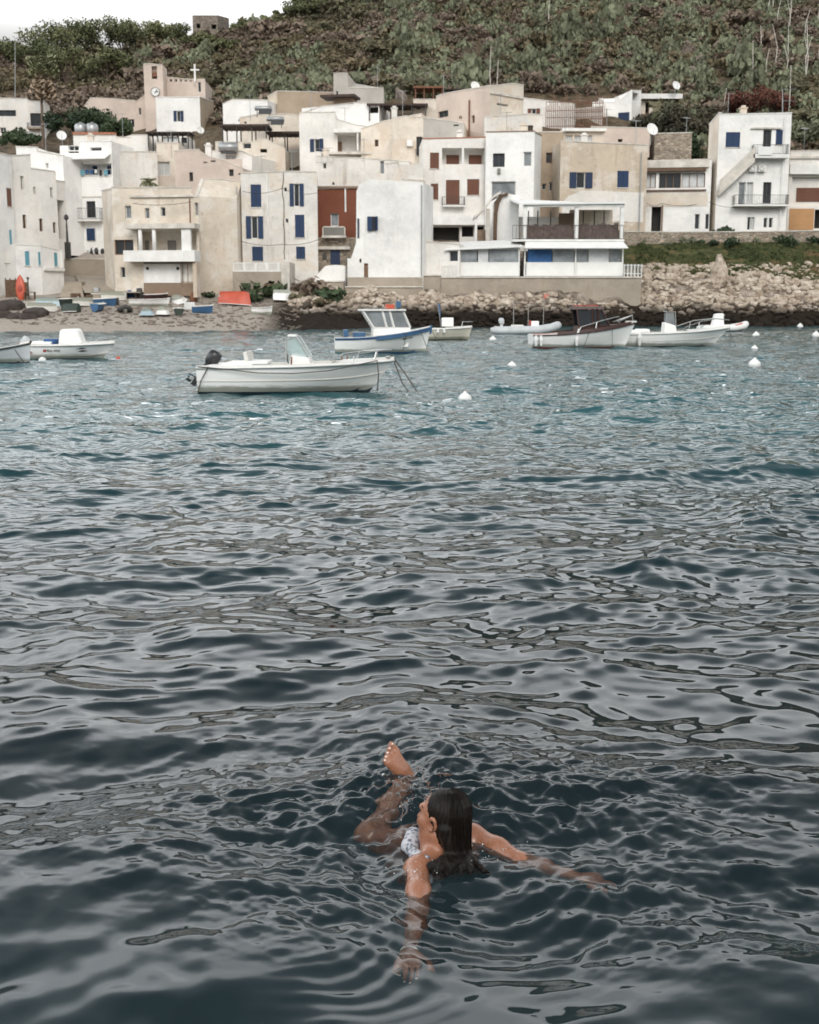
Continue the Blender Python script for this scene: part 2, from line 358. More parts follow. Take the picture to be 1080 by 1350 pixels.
def window(f, root, kind, r, col=None, off=0):
    u0, z0, u1, z1 = r; e = .012; w_, h_ = u1-u0, z1-z0; t = min(.07, w_*.12); d = off + (.1 if off == 0 and kind not in ('shut',) else 0)
    fm = MB(); fr = {'brown': 'woodfr', 'dark': 'darkfr'}.get(col, 'whitefr')
    if kind in ('door', 'garage'):
        o = f.box(fm, u0-e, u1+e, z0-e, z1+e, d+.14, d+.2).build('door', M[col or 'brownsh'], root)
        k = MB(); f.box(k, u1-.2, u1-.15, z0+h_*.45, z0+h_*.5, d+.09, d+.14).build('handle', M['metal'], o); return o
    for a in ((u0-e, u1+e, z0-e, z0+t), (u0-e, u1+e, z1-t, z1+e), (u0-e, u0+t, z0+t, z1-t), (u1-t, u1+e, z0+t, z1-t)): f.box(fm, *a, d+.1, d+.17)
    nm = 1 if w_ < 1.7 else int(w_/.95)
    if kind in ('glass', 'bluish', 'blind'):
        for i in range(nm):
            um = u0+w_*(i+1)/(nm+1); f.box(fm, um-.03, um+.03, z0+t, z1-t, d+.102, d+.168)
    o = fm.build('window', M[fr], root)
    pn = {'bluish': 'paneb', 'blind': 'panew', 'greyglass': 'paneg'}.get(kind, 'pane')
    f.box(MB(), u0-e, u1+e, z0-e, z1+e, d+.18, d+.2).build('pane', M[pn], o)
    if d == 0:
        sb = MB(); f.box(sb, u0-.08, u1+.08, z0-.09, z0-.005, -.07, .09).build('sill', M['cap'], o)
    if kind == 'shut':
        um = (u0+u1)/2
        for a, b in ((u0+.01, um-.012), (um+.012, u1-.01)): f.box(MB(), a, b, z0+.01, z1-.01, d+.03, d+.075).build('shutter', M[col or 'blue'], o)
    if kind == 'open':
        sw = w_*.83
        for a, b in ((u0-sw, u0-.02), (u1+.02, u1+sw)): f.box(MB(), a, b, z0, z1, off-.06, off-.015).build('shutter', M[col or 'blue'], o)
    return o
class House: pass
def house(label, pts, yref, top, ybase, mat, depth=7, wins=(), name='house', cat='house', group=None, coping=True, extra=0.6, mats=None, k=K, capm='cap'):
    hs_ = House(); C = [P(px, yref, Y*k) for px, Y in pts]; tp = sorted(top)
    zb = P((pts[0][0]+pts[-1][0])/2, ybase, C[0].y).z - extra
    root = empty(name, (sum(c.x for c in C)/len(C), sum(c.y for c in C)/len(C), zb), label, cat, group); hs_.root = root; hs_.f = []; hs_.zb = zb
    wall = MB(); tops = []; used = []
    def topy(px): return float(np.interp(px, [a for a, b in tp], [b for a, b in tp]))
    for i in range(len(C)-1):
        f = Fac(C[i], C[i+1]); hs_.f.append(f); pa, pb = pts[i][0], pts[i+1][0]
        prof = [(0, f.uz(pa, topy(pa))[1])] + [f.uz(a, b) for a, b in tp if pa+.5 < a < pb-.5] + [(f.W, f.uz(pb, topy(pb))[1])]
        prof.sort(); R_ = []
        for w_ in wins:
            fi = 0
            if isinstance(w_[0], int): fi = w_[0]; w_ = w_[1:]
            if fi != i: continue
            r = rect(f, *w_[1:5]); r = (max(.03, r[0]), r[1], min(f.W-.03, r[2]), r[3])
            if w_[0] == 'open': q = (r[2]-r[0])*.31; r = (r[0]+q, r[1], r[2]-q, r[3])
            R_.append((w_, r))
        us = sorted(set([0, f.W] + [p[0] for p in prof] + [x for _, r in R_ for x in (r[0], r[2])]))
        zt = min(min(p[1] for p in prof), 1e9); zmax = max([r[3] for _, r in R_] + [zb+.5]); zm = max(zmax+.02, min(zt, zmax+.3))
        zs = sorted(set([zb] + [z for _, r in R_ for z in (r[1], r[3])] + [zm]))
        idx = {}
        def vid(a, b, z):
            if (a, b) not in idx: idx[(a, b)] = len(wall.v); wall.v.append(f.pt(us[a], z))
            return idx[(a, b)]
        mi = i if mats else 0
        for a in range(len(us)-1):
            um = (us[a]+us[a+1])/2
            for b in range(len(zs)-1):
                zc = (zs[b]+zs[b+1])/2
                if any(r[0] < um < r[2] and r[1] < zc < r[3] for _, r in R_): continue
                wall.f.append([vid(a,b,zs[b]), vid(a+1,b,zs[b]), vid(a+1,b+1,zs[b+1]), vid(a,b+1,zs[b+1])]); wall.m.append(mi)
            n_ = len(zs)-1; z0p = float(np.interp(us[a], [p[0] for p in prof], [p[1] for p in prof])); z1p = float(np.interp(us[a+1], [p[0] for p in prof], [p[1] for p in prof]))
            wall.f.append([vid(a,n_,zs[n_]), vid(a+1,n_,zs[n_]), vid(a+1,'t',max(z1p, zm+.01)), vid(a,'t',max(z0p, zm+.01))]); wall.m.append(mi)
        for w_, r in R_:
            dd = {'loggia': 1.4, 'void': 1.0}.get(w_[0], .32)
            if w_[0] == 'loggia' and len(w_) > 5: dd = w_[5]
            a, b, c, d = r; A4 = [f.pt(a,b), f.pt(c,b), f.pt(c,d), f.pt(a,d)]; B4 = [f.pt(a,b,dd), f.pt(c,b,dd), f.pt(c,d,dd), f.pt(a,d,dd)]
            wall.add(A4+B4, [(0,1,5,4),(1,2,6,5),(2,3,7,6),(3,0,4,7)], mi)
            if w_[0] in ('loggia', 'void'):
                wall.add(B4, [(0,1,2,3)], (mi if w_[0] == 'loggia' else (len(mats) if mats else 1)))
            else: window(f, root, w_[0], r, w_[5] if len(w_) > 5 else None)
        tl = [f.pt(u, z) for u, z in prof]; tops += tl if not tops else tl[1:]
        if coping:
            cp = MB()
            for (ua, za), (ub, zb2) in zip(prof[:-1], prof[1:]):
                if ub-ua < .05: continue
                cp.hexa([f.pt(ua,za-.03,-.05), f.pt(ub,zb2-.03,-.05), f.pt(ub,zb2-.03,.25), f.pt(ua,za-.03,.25), f.pt(ua,za+.07,-.05), f.pt(ub,zb2+.07,-.05), f.pt(ub,zb2+.07,.25), f.pt(ua,za+.07,.25)])
            if cp.f: cp.build('coping', M[capm], root)
    # back of the body
    if len(C) == 2: bk = [C[1]+hs_.f[0].N*depth, C[0]+hs_.f[0].N*depth]
    elif len(C) == 3 and hs_.f[0].U.dot(hs_.f[1].U) < .9: bk = [C[0]+(C[2]-C[1])]
    elif len(C) == 3: N_ = (hs_.f[0].N+hs_.f[1].N).normalized(); bk = [C[2]+N_*depth, C[0]+N_*depth]
    else: bk = [Vector((C[-1].x, max(C[-1].y, C[0].y)+depth, 0)), Vector((C[0].x, max(C[-1].y, C[0].y)+depth, 0))]
    ring = [tops[-1]] + [Vector((p.x, p.y, (tops[-1].z if i == 0 and len(bk) > 1 else tops[0].z))) for i, p in enumerate(bk)] + [tops[0]]
    for a, b in zip(ring[:-1], ring[1:]): wall.add([Vector((a.x,a.y,zb)), Vector((b.x,b.y,zb)), b, a], [(0,1,2,3)], 0)
    roof = tops + ring[1:-1]; zr = -.02
    if len(tops) == 2: wall.add([p+Vector((0,0,zr)) for p in roof], [list(range(len(roof)))], 0)
    else:
        cen = sum(roof, Vector((0,0,0)))/len(roof); vs = [p+Vector((0,0,zr)) for p in roof]+[cen]; n_ = len(roof)
        wall.add(vs, [(i, (i+1) % n_, n_) for i in range(n_)], 0)
    ml_ = [M[q] for q in mats] if mats else [M[mat]]
    ml_.append(M['void']); wo = wall.build('wall', ml_, root); hs_.wall = wo
    return hs_
def railing(f, root, x0, y0, x1, y1, d=-1.0, mat='iron', step=.16, ends=True, r=.014, name='railing'):
    u0, z0, u1, z1 = rect(f, x0, y0, x1, y1); m = MB(); n = max(2, int((u1-u0)/step))
    for z in (z1, z0+.06): m.tube([f.pt(u0,z,d), f.pt(u1,z,d)], .022, 4)
    for i in range(n+1): u = u0+(u1-u0)*i/n; m.tube([f.pt(u,z0,d), f.pt(u,z1,d)], r, 4)
    if ends and d < -.2:
        for u in (u0, u1):
            for z in (z1, z0+.06): m.tube([f.pt(u,z,d), f.pt(u,z,0)], .022, 4)
            for q in np.arange(d, 0, step): m.tube([f.pt(u,z0,q), f.pt(u,z1,q)], r, 4)
    return m.build(name, M[mat], root)
def balcony(f, root, x0, y0, x1, y1, d=-1.0, mat='iron', slab='capw', th=.16):
    u0, z0, u1, z1 = rect(f, x0, y0, x1, y1); o = f.box(MB(), u0-.08, u1+.08, z0-th, z0, d-.08, -.003).build('balcony', M[slab], root)
    railing(f, o, x0, y0, x1, y1, d, mat); return o
def slab(f, root, x0, y0, x1, y1, d0, d1, mat='capw', name='slab'):
    return f.pbox(MB(), x0, y0, x1, y1, d0, d1).build(name, M[mat], root)
def dish(px, py, Y, r, label, mat='canvas', az=0.4):
    c = P(px, py, Y*K); o = empty('satellite_dish', (c.x, c.y, c.z-r*2.2), label, 'satellite dish'); m = MB(); n = 16
    Mx = Matrix.Rotation(az, 3, 'Z') @ Matrix.Rotation(R(70), 3, 'X')
    rings = []
    for i in range(5):
        a = i/4; rings.append([c + Mx @ Vector((r*a*cos(2*pi*j/n), r*a*sin(2*pi*j/n), .28*r*a*a)) for j in range(n)])
    vs = [p for q in rings for p in q]; fs = [(i*n+j, i*n+(j+1) % n, (i+1)*n+(j+1) % n, (i+1)*n+j) for i in range(4) for j in range(n)]
    m.add(vs, fs).build('reflector', M[mat], o, True)
    MB().tube([c, c+Vector((0,.25,-r*.4)), Vector((c.x, c.y+.25, c.z-r*2.3))], .04, 6).build('mast', M['metal'], o)
    MB().tube([c+Mx@Vector((0,-r*.9,.2*r)), c+Mx@Vector((0,-.1*r,r*.9))], .02, 5).build('feed_arm', M['metal'], o)
    return o
# ---------------------------------------------------------------- the town (photo pixel, depth)
# far upper left
h = house('long low white house high on the left hillside beside the tall palm', [(-14,186),(37,186)], 155, [(-14,129),(37,130)], 182, 'white', 8,
    [('glass',-2,145,21,153,'dark'), ('glass',0,168,8,176)])
h = house('small white house with a dark balcony door beside the tall palm', [(37,184),(59,184),(66,190)], 155, [(37,133),(58,133),(66,141)], 182, 'white', 8,
    [('glass',40,149,54,166,'dark')])
balcony(h.f[0], h.root, 38, 163, 57, 169, -.8, 'iron', 'tan')
# church
h = house('pinkish church annex with a sloping roofline left of the bell tower', [(111,192),(180,190)], 150, [(111,141),(119,129),(150,130),(180,133)], 185, 'pink', 8,
    [('glass',168,157,177,168)], name='church_annex', cat='church')
h = house('beige church with square holes under its roofline and a cross on top', [(178,189.9),(207,190),(271,190)], 130, [(178,135),(190,126),(207,122),(215,101),(262,106),(271,106)], 180, 'pink', 9,
    [(0,'dark',183,142,186,151)] + [(1,'dark',217+i*6.6,104,220.4+i*6.6,107.6) for i in range(7)] + [(1,'dark',261,108,265,121)], name='church', cat='church')
b = MB(); c = P(257, 96, 189*K); b.box(c, (.22,.2,2.3)); b.box(c+Vector((0,-.02,.4)), (1.2,.18,.2)); b.build('cross', M['capw'], h.root)
t = house('beige church bell tower with an open belfry and a round clock', [(190,187),(215,187)], 110, [(190,84),(198,84),(205,85),(215,85)], 160, 'pink', 3, [('loggia',200,87,207,104,.6)], name='bell_tower', cat='bell tower', extra=2)
f = t.f[0]; u, z = f.uz(205, 121); cf = MB(); n = 24; vs = [f.pt(u,z,-.1)] + [f.pt(u+.62*cos(2*pi*i/n), z+.62*sin(2*pi*i/n), -.1) for i in range(n)] + [f.pt(u+.62*cos(2*pi*i/n), z+.62*sin(2*pi*i/n), 0) for i in range(n)]
cf.add(vs, [(0,1+(i+1)%n,1+i) for i in range(n)] + [(1+i,1+(i+1)%n,1+n+(i+1)%n,1+n+i) for i in range(n)])
cl = cf.build('clock_face', M['canvas'], t.root); rg = MB()
rg.tube([f.pt(u+.6*cos(2*pi*i/n), z+.6*sin(2*pi*i/n), -.14) for i in range(n+1)], .05, 4); rg.build('clock_rim', M['greysh'], cl)
hd = MB(); hd.tube([f.pt(u,z,-.13), f.pt(u+.45,z-.02,-.13)], .045, 4); hd.tube([f.pt(u-.1,z-.2,-.15), f.pt(u+.28,z+.3,-.15)], .04, 4); hd.build('clock_hand', M['iron'], cl)
bl = MB(); c = f.pt(f.uz(203.5,98)[0], f.uz(203.5,98)[1], .3); bl.tube([c+Vector((0,0,.5)), c+Vector((0,0,.3)), c, c-Vector((0,0,.25))], [.1,.25,.32,.42], 10); bl.build('bell', M['rust'], t.root)
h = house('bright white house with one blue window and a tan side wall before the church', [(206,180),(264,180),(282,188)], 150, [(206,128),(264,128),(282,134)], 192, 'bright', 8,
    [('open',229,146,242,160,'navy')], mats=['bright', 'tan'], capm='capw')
# hilltop ruin
house('square brown stone ruin standing on the ridge against the sky', [(254,262),(287,262),(302,272)], 30, [(254,20),(287,20),(302,24)], 60, 'ruin', 8, [('void',259,31,264,37),('void',279,32,285,38)], name='stone_ruin', cat='ruin', coping=False, k=.93)
# left row
h = house('tall white house at the left edge with a wall lamp and narrow brown window', [(-30,103),(19.5,108.5)], 300, [(-30,196),(14,205),(19.5,207)], 398, 'bright', 9,
    [('shut',9,248,15.5,272,'brownsh'), ('shut',12.5,303,16,325,'turq'), ('blind',-4,250,1,272)], k=1)
f = h.f[0]; u, z = f.uz(10,337); l_ = MB().tube([f.pt(u-.5,z-.7,0), f.pt(u-.5,z-.7,-.5), f.pt(u,z-.1,-.6)], .03, 6).build('lamp_bracket', M['iron'], h.root); MB().ball(f.pt(u,z+.15,-.6), (.25,.25,.3)).build('lamp_globe', M['terra'], l_)
h = house('tall white house with three rows of small brown windows behind the blue shuttered annex', [(16,108.8),(76.5,112.6)], 290, [(16,206),(40,204),(41,222),(72,226),(76.5,230)], 395, 'white', 8,
    [('glass',27,232,31.5,250), ('glass',66,247,70,261), ('glass',30,283,35,301,'brown'), ('glass',52,288,57,305,'brown'), ('glass',70,293,74,307,'brown'), ('blind',44,246,47,256)], k=1)
h = house('low white annex with three turquoise shutters next to the orange kayak', [(22,105.8),(55,107.0),(84,109.2)], 360, [(22,322),(55,324),(84,331)], 398, 'bright', 6,
    [(0,'shut',33,331,39,350,'turq'), (0,'shut',50.5,332,56,350,'turq'), (1,'shut',71.5,333,76,351,'turq'), (0,'door',4+22,366,4+26,395,'woodfr')], k=1, capm='capw')
slab(h.f[1], h.root, 57, 353, 83, 357, -.25, .1); slab(h.f[1], h.root, 80, 331, 82, 353, -.22, .02, name='pillar')
m = MB(); f = h.f[0]
for q in (5, 11, 18): u, z = f.uz(q+.5, 385); m.tube([f.pt(u,z-1.2,-.6), f.pt(u,z+1.2,-.6)], .05, 5)
u, z = f.uz(5,392); fence = m; f.box(m, u, u+1.2, z-.4, z+1.5, -.64, -.6); f.box(m, u+1.3, u+2.0, z-.4, z+1.3, -.64, -.6)
tag(m.build('slatted_gate', M['wood']), 'grey slatted wooden gate against the white wall left of the orange kayak', 'gate')
# white wall behind the left row
h = house('plain white house wall behind the tall left row below the palm', [(23,140),(84,137)], 230, [(23,193),(48,194),(49,199),(84,205)], 330, 'bright', 5, [('blind',60,215,64,222)])
h = house('narrow alley house with a long brown door opening left of the street lamp', [(74,135),(88,137)], 290, [(74,238),(88,240)], 365, 'white', 4, [('void',75.5,264,86,315)])
# awning house
h = house('white house with a canvas awning over a balcony full of blue laundry', [(82,140),(150,139)], 260, [(82,199),(104,199),(105,186),(150,186)], 350, 'bright', 6,
    [('loggia',88,216,147,231,1.2), ('glass',104,214,109,222), ('dark',119,194,134,199), ('glass',90,192,104,202), ('glass',114,265,126,287,'dark')], capm='capw')
f = h.f[0]; ft = Fac(f.pt(0,0,1.15), f.pt(f.W,0,1.15))
for a in (116, 136):
    f.pbox(MB(), a-.2, 217, a+6, 228, 1.12, 1.19).build('shutter', M['blue'], h.root)
f.pbox(MB(), 107, 217, 116, 231, 1.1, 1.19).build('blind', M['panew'], h.root)
u0, z0, u1, z1 = rect(f, 103, 203, 146, 211)
MB().hexa([f.pt(u0,z0-.05,-1.5), f.pt(u1,z0-.05,-1.5), f.pt(u1,z1-.05,-.01), f.pt(u0,z1-.05,-.01), f.pt(u0,z0+.03,-1.5), f.pt(u1,z0+.03,-1.5), f.pt(u1,z1+.03,-.01), f.pt(u0,z1+.03,-.01)]).build('awning', M['canvas'], h.root)
balcony(f, h.root, 106, 275, 135.5, 290, -.9)
railing(f, h.root, 88, 224, 147, 232, -.15, 'whitefr', .4, False)
f.pbox(MB(), 82, 258.6, 151, 260.2, -.08, -.005).build('ledge', M['cap'], h.root)
window(f, h.root, 'shut', rect(f, 115, 301, 126, 317), 'blue', -.21)
rng = random.Random(4)
for i in range(9):
    x0 = 89 + i*6.2; wv_ = rng.uniform(2.5, 5)
    o = f.pbox(MB(), x0, 224, x0+wv_, rng.uniform(228, 232), -.26, -.22).build('laundry', M[['bluecloth','canvas','void','turq','bluecloth'][i % 5]])
    tag(o, 'cloth hung out to dry on the balcony rail under the white awning', 'laundry', 'laundry on the awning balcony rail')
h = house('low white rooftop storey with a red ledge and two water tanks', [(97,150),(195,150)], 190, [(97,178),(152,178),(153,181),(172,181),(173,178),(195,178)], 215, 'white', 6, [('bluish',146,192,163,198)])
slab(h.f[0], h.root, 96, 174.5, 152, 177.2, -.15, .6, 'terra', 'ledge')
for i, x in enumerate((106.5, 121.5)):
    c = P(x, 170, 151*K); e_ = empty('water_tank', (c.x, c.y, c.z-.8), ['left', 'right'][i]+' one of two round grey water tanks on the red ledge', 'water tank', 'water tanks on the red ledge')
    MB().tube([c+Vector((0,0,q)) for q in (-.75,-.7,.3,.55,.65)], [.6,.68,.68,.5,.15], 14).build('tank', M['metal'], e_, True)
    MB().tube([c+Vector((0,0,.64)), c+Vector((0,0,.76))], .16, 8).build('lid', M['greysh'], e_)
h = house('big blank beige white wall house right of the awning balcony', [(148,141),(208,142)], 225, [(148,200),(208,200)], 330, 'greywhite', 5)
h = house('small white rooftop room with a black pergola below the white church house', [(199,152),(247,152)], 190, [(199,178.5),(247,178.5)], 215, 'white', 5, [('blind',214,180,236,187),('glass',239,181,247,188.5,'dark')])
def pergola(label, x0, x1, yt, yb, Y, d=3.2, n=4, mat='iron', sides=True, roof=True, th=.22):
    a, b = P(x0, yt, Y*K), P(x1, yt, Y*K); f = Fac(a, b); z0 = P((x0+x1)/2, yb, Y*K).z; e_ = empty('pergola', f.pt(f.W/2, z0, d/2), label, 'pergola')
    for i in range(n):
        u = f.W*i/(n-1); u = min(max(u,.1), f.W-.1)
        for q in ((0, d) if sides else (0,)): MB().tube([f.pt(u,z0-.6,q), f.pt(u,a.z-.01,q)], .075, 5).build('post', M[mat], e_)
    if roof: f.box(MB(), -.2, f.W+.2, a.z, a.z+th, -.2, d+.2).build('roof', M['darkwood'] if mat != 'rust' else M['rust'], e_)
    m = MB()
    for i in range(9): u = f.W*i/8; m.tube([f.pt(u,a.z-.06,-.3), f.pt(u,a.z-.06,d+.3)], .05, 4)
    m.build('beam', M[mat], e_); return e_
pergola('thin black pergola frame on the roof just below the white church house', 194, 249, 175, 188, 148, 2.5, 5, th=.1)
h = house('beige house with a recessed white doorway behind the corner terrace house', [(207,144),(236,144)], 215, [(194,188),(236,188)], 280, 'cream', 5, [('blind',208,213,224,231), ('void',213,248,214,249)])
h = house('pale pink beige house with small dark windows between the church house and blue shutter house', [(231,139),(320,137)], 230, [(231,199),(262,197),(263,203),(300,213),(320,222)], 330, 'pink', 6,
    [('glass',249.5,227,254.5,239,'dark'), ('glass',302,223,308,232,'dark'), ('dark',314.5,228,317,231), ('dark',268,213,273,215),('dark',278,211,284,214)])
h = house('stepped white roof house with a horizontal grey tank on its terrace', [(272,146),(332,144)], 205, [(272,199),(318,199),(332,205)], 245, 'white', 6, [('blind',298,204,311,215)])
c = P(301,194,144*K); e_ = empty('water_tank', c-Vector((0,0,.5)), 'long horizontal grey water tank on a white roof under the brown pergola', 'water tank')
MB().tube([c+Vector((q,0,0)) for q in (-1.05,-.95,.95,1.05)], [.2,.5,.5,.2], 12).build('tank', M['metal'], e_, True); MB().box(c-Vector((0,0,.55)), (1.6,.5,.2)).build('cradle', M['iron'], e_)
pergola('brown timber pergola over a terrace behind the horizontal grey tank', 292, 352, 166.5, 190, 152, 3.5, 4)
pergola('second brown pergola with a lean roof left of the white house with blue open window', 354, 397, 176, 196, 154, 3, 3)
h = house('terrace house under the brown timber pergola', [(284,153),(334,152)], 195, [(284,187),(334,187)], 215, 'cream', 5, [('dark',320,188.5,331,196)])
h = house('grey beige terrace house with a dark porch under the lean pergola', [(332,150),(376,150)], 200, [(332,187),(350,183),(376,196)], 240, 'cream', 5, [('void',343,196,352,201)])
h = house('beige house with an arched top below the tan block and two solar water heaters', [(316,160),(400,159)], 165, [(316,155),(340,151),(380,150),(400,153)], 215, 'cream', 5, [('dark',322,160,325,163)])
def solar(px, py, Y, label):
    c = P(px, py, Y*K); e_ = empty('solar_water_heater', c-Vector((0,0,.5)), label, 'solar heater')
    MB().tube([c+Vector((q,0,.2)) for q in (-1.0,-.92,.92,1.0)], [.1,.27,.27,.1], 12).build('tank', M['metal'], e_, True)
    MB().box(c+Vector((.3,-.6,-.25)), (1.5,1.1,.06), rx=R(35)).build('panel', M['darkfr'], e_)
    MB().tube([c+Vector((-.7,.1,-.1)), c+Vector((-.7,0,-.8))], .04, 4).tube([c+Vector((.7,.1,-.1)), c+Vector((.7,0,-.8))], .04, 4).build('frame', M['iron'], e_)
solar(347,145,157,'solar water heater with a round tank below the left end of the tan block'); solar(363,159,153,'solar water heater with a tilted panel above the lean pergola')
h = house('white gabled house left of the tan block below the cactus slope', [(294,170),(353,168)], 150, [(294,137),(306,131),(353,132)], 195, 'bright', 7, [('void',314,157,316,160)])
h = house('blank tan block house with no windows above the solar heaters', [(353,176),(366,170),(442,172)], 135, [(353,127),(366,120),(442,122)], 180, 'tan', 7, mats=['beige','tan'])
h = house('grey house with an upright chimney tower on the skyline of the village', [(440,170),(506,170)], 125, [(440,96.5),(458.5,96.5),(459,116),(506,116)], 160, 'grey', 6, [('dark',443,120,446,126)])
h = house('white roof terrace house behind with a brown lean roof', [(398,160),(500,158)], 150, [(398,149),(424,140),(470,135),(500,138)], 190, 'bright', 6, [('void',486,140,499,149)])
slab(h.f[0], h.root, 425, 126, 470, 129, -1, 2, 'darkwood', 'lean_roof'); slab(h.f[0], h.root, 440, 129, 466, 137, .0, 2, 'brown', 'dark_porch')
h = house('white house with an open blue shuttered window and a recessed porch', [(395,150),(442,149),(507,149)], 190, [(395,151),(396,148),(442,148),(443,157),(470,165),(507,170)], 245, 'white', 7,
    [(0,'open',409,183,426.5,200,'navy'), (1,'loggia',445,177,493,200,1.3), (1,'glass',462,218,467,228,'brown'), (1,'blind',436,213,446,225)])
f = h.f[1]; slab(f, h.root, 441, 171, 496, 176, -1.0, .1); f.pbox(MB(), 471, 176, 473, 200, -.9, -.7).build('pillar', M['capw'], h.root)
f.pbox(MB(), 474, 183, 492, 200, 1.0, 1.28).build('inner_wall', M['canvas'], h.root); f.pbox(MB(), 444, 185, 450, 200, 1.2, 1.28).build('door', M['woodfr'], h.root)
slab(f, h.root, 425, 203, 497, 206, -2.2, .02, 'cap')
h = house('low white terrace house with a thin metal roof railing above the red house', [(418,142),(470,141),(540,140)], 225, [(418,206),(470,208),(540,213)], 270, 'greywhite', 7,
    [(1,'greyglass',501,212,506.5,229), (0,'void',426,215,430,222), (0,'dark',438,240,441,244), (1,'glass',464,214,468,222,'brown')])
railing(h.f[0], h.root, 418, 196, 440, 215, -.3, 'metal', .5, False)
h = house('peach stained house with a grey shuttered window left of the three storey white house', [(476,147),(556,145)], 190, [(476,170),(505,160),(556,150)], 250, 'cream', 6,
    [('glass',494,184,499,193,'brown'), ('greyglass',501,212,506,228)], name='house')
h = house('grey walled house with tall dark doors and an air conditioner beside the loggia house', [(517,141),(558,141),(612,140)], 200, [(517,156),(535,153),(558,155),(612,162)], 300, 'grey', 6,
    [(0,'glass',549,180,557,205,'dark'), (0,'glass',550,218,556.5,242,'dark'), (1,'void',598,164,605,166)], mats=['cream','grey'])
f = h.f[0]; f.pbox(MB(), 536.5, 185, 544, 193, -.35, -.01).build('air_conditioner', M['capw'], h.root)
railing(f, h.root, 548, 197, 558, 207, -.3, 'iron', .25)
h = house('low white wall house with an arched corner above the sloped white house', [(508,134),(558,133)], 260, [(508,216),(525,214),(530,236),(558,238)], 300, 'greywhite', 5, [('void',525,217,526,218)])
pergola('dark flat roof on posts over the terrace left of the big pinkish house', 486, 562, 139, 152, 158, 3.5, 5)
pergola('rust brown tiled shelter on the slope above the village', 547, 584, 116, 132, 170, 3, 4, 'rust'); pergola('low dark shelter beside the rust brown one above the village', 586, 611, 118, 130, 172, 3, 3, 'iron', th=.1)
h = house('beige terrace house with arched brown door under the dark flat roof', [(545,160),(620,158)], 150, [(545,131),(576,131),(620,133)], 180, 'cream', 5, [('void',549,137,554,144)])
h = house('large pinkish house with a bright gable end and sunlit left side', [(575,150),(646,142),(690,146)], 150, [(575,127),(588,123),(646,113),(660,112),(674,110),(690,112)], 190, 'pink', 7,
    [(0,'glass',578,146,591,154.5,'dark'), (0,'glass',622,152,626,162,'brown'), (1,'dark',655,136.5,670,139.5), (0,'dark',605,153,609,157)], mats=['pink','cream'])
slab(h.f[1], h.root, 646, 124, 690, 127, -.15, -.01, 'cap', 'ledge')
f = h.f[0]; u, z = f.uz(619.5,155); MB().tube([f.pt(u,z-2.5,-.1), f.pt(u,z+1.8,-.1)], .09, 6).build('drainpipe', M['rust'], h.root)
h = house('white roof terrace wall with one brown window above the three storey white house', [(639,141),(715,141)], 170, [(639,154),(700,150),(715,152)], 200, 'greywhite', 4, [('glass',696,165,703,173,'brown')], capm='cap')
h = house('white house with a brown opening beside the rusty scaffolding', [(690,166),(758,165)], 145, [(690,129),(758,137)], 190, 'white', 6, [('void',695,143,713,151), ('open',696,143,712,150,'brownsh')][1:])
# scaffolding
e_ = empty('scaffolding', P(757,160,163*K), 'rusty pole scaffolding round a roof between two white houses', 'scaffolding'); A = P(720,150,164*K); B = P(795,150,163*K); f = Fac(A,B); zt = P(757,133,163*K).z; zb_ = P(757,172,163*K).z
m = MB()
for i in range(16):
    u = f.W*i/15
    for d in (0,.7,1.5): m.tube([f.pt(u+.3*d,zb_,d), f.pt(u+.3*d,zt+.5*((i*7)%3)-.4*d,d)], .035, 4)
m.build('upright', M['rust'], e_); m = MB()
for z in (zb_+.6, zb_+1.6, zb_+2.4, zt): m.tube([f.pt(0,z,0), f.pt(f.W,z,0)], .035, 4); m.tube([f.pt(0,z,1.5), f.pt(f.W,z,1.5)], .05, 4)
m.build('ledger', M['rust'], e_)
h = house('half built grey block house behind the rusty scaffolding', [(724,172),(795,171)], 150, [(724,147),(757,144),(795,140)], 190, 'grey', 6, [('void',760,158,773,165), ('void',728,150,738,160)])
h = house('white house with a stepped top and a blue window beside the hillside trees', [(781,176),(833,174),(845,176)], 145, [(781,135),(789,135),(790,130),(795,130),(796,135),(811,135),(812,128),(816,128),(817,134),(832,119),(845,119)], 190, 'bright', 7,
    [(0,'shut',815,148,830,163,'navy'), (1,'void',834,122,842,133), (1,'dark',838,153,842,158)], capm='capw')
h = house('white porch with a flat roof slab and pillars next to the stepped white house', [(845,178),(868,178)], 145, [(845,134),(868,134)], 190, 'cream', 4, [('void',851,134.5,856,152)], name='porch')
slab(h.f[0], h.root, 843, 125, 898, 131.5, -1, 4); 
for x in (871, 880): f = h.f[0]; f.pbox(MB(), x-1, 131.5, x+1, 160, -.5, -.2).build('pillar', M['capw'], h.root)
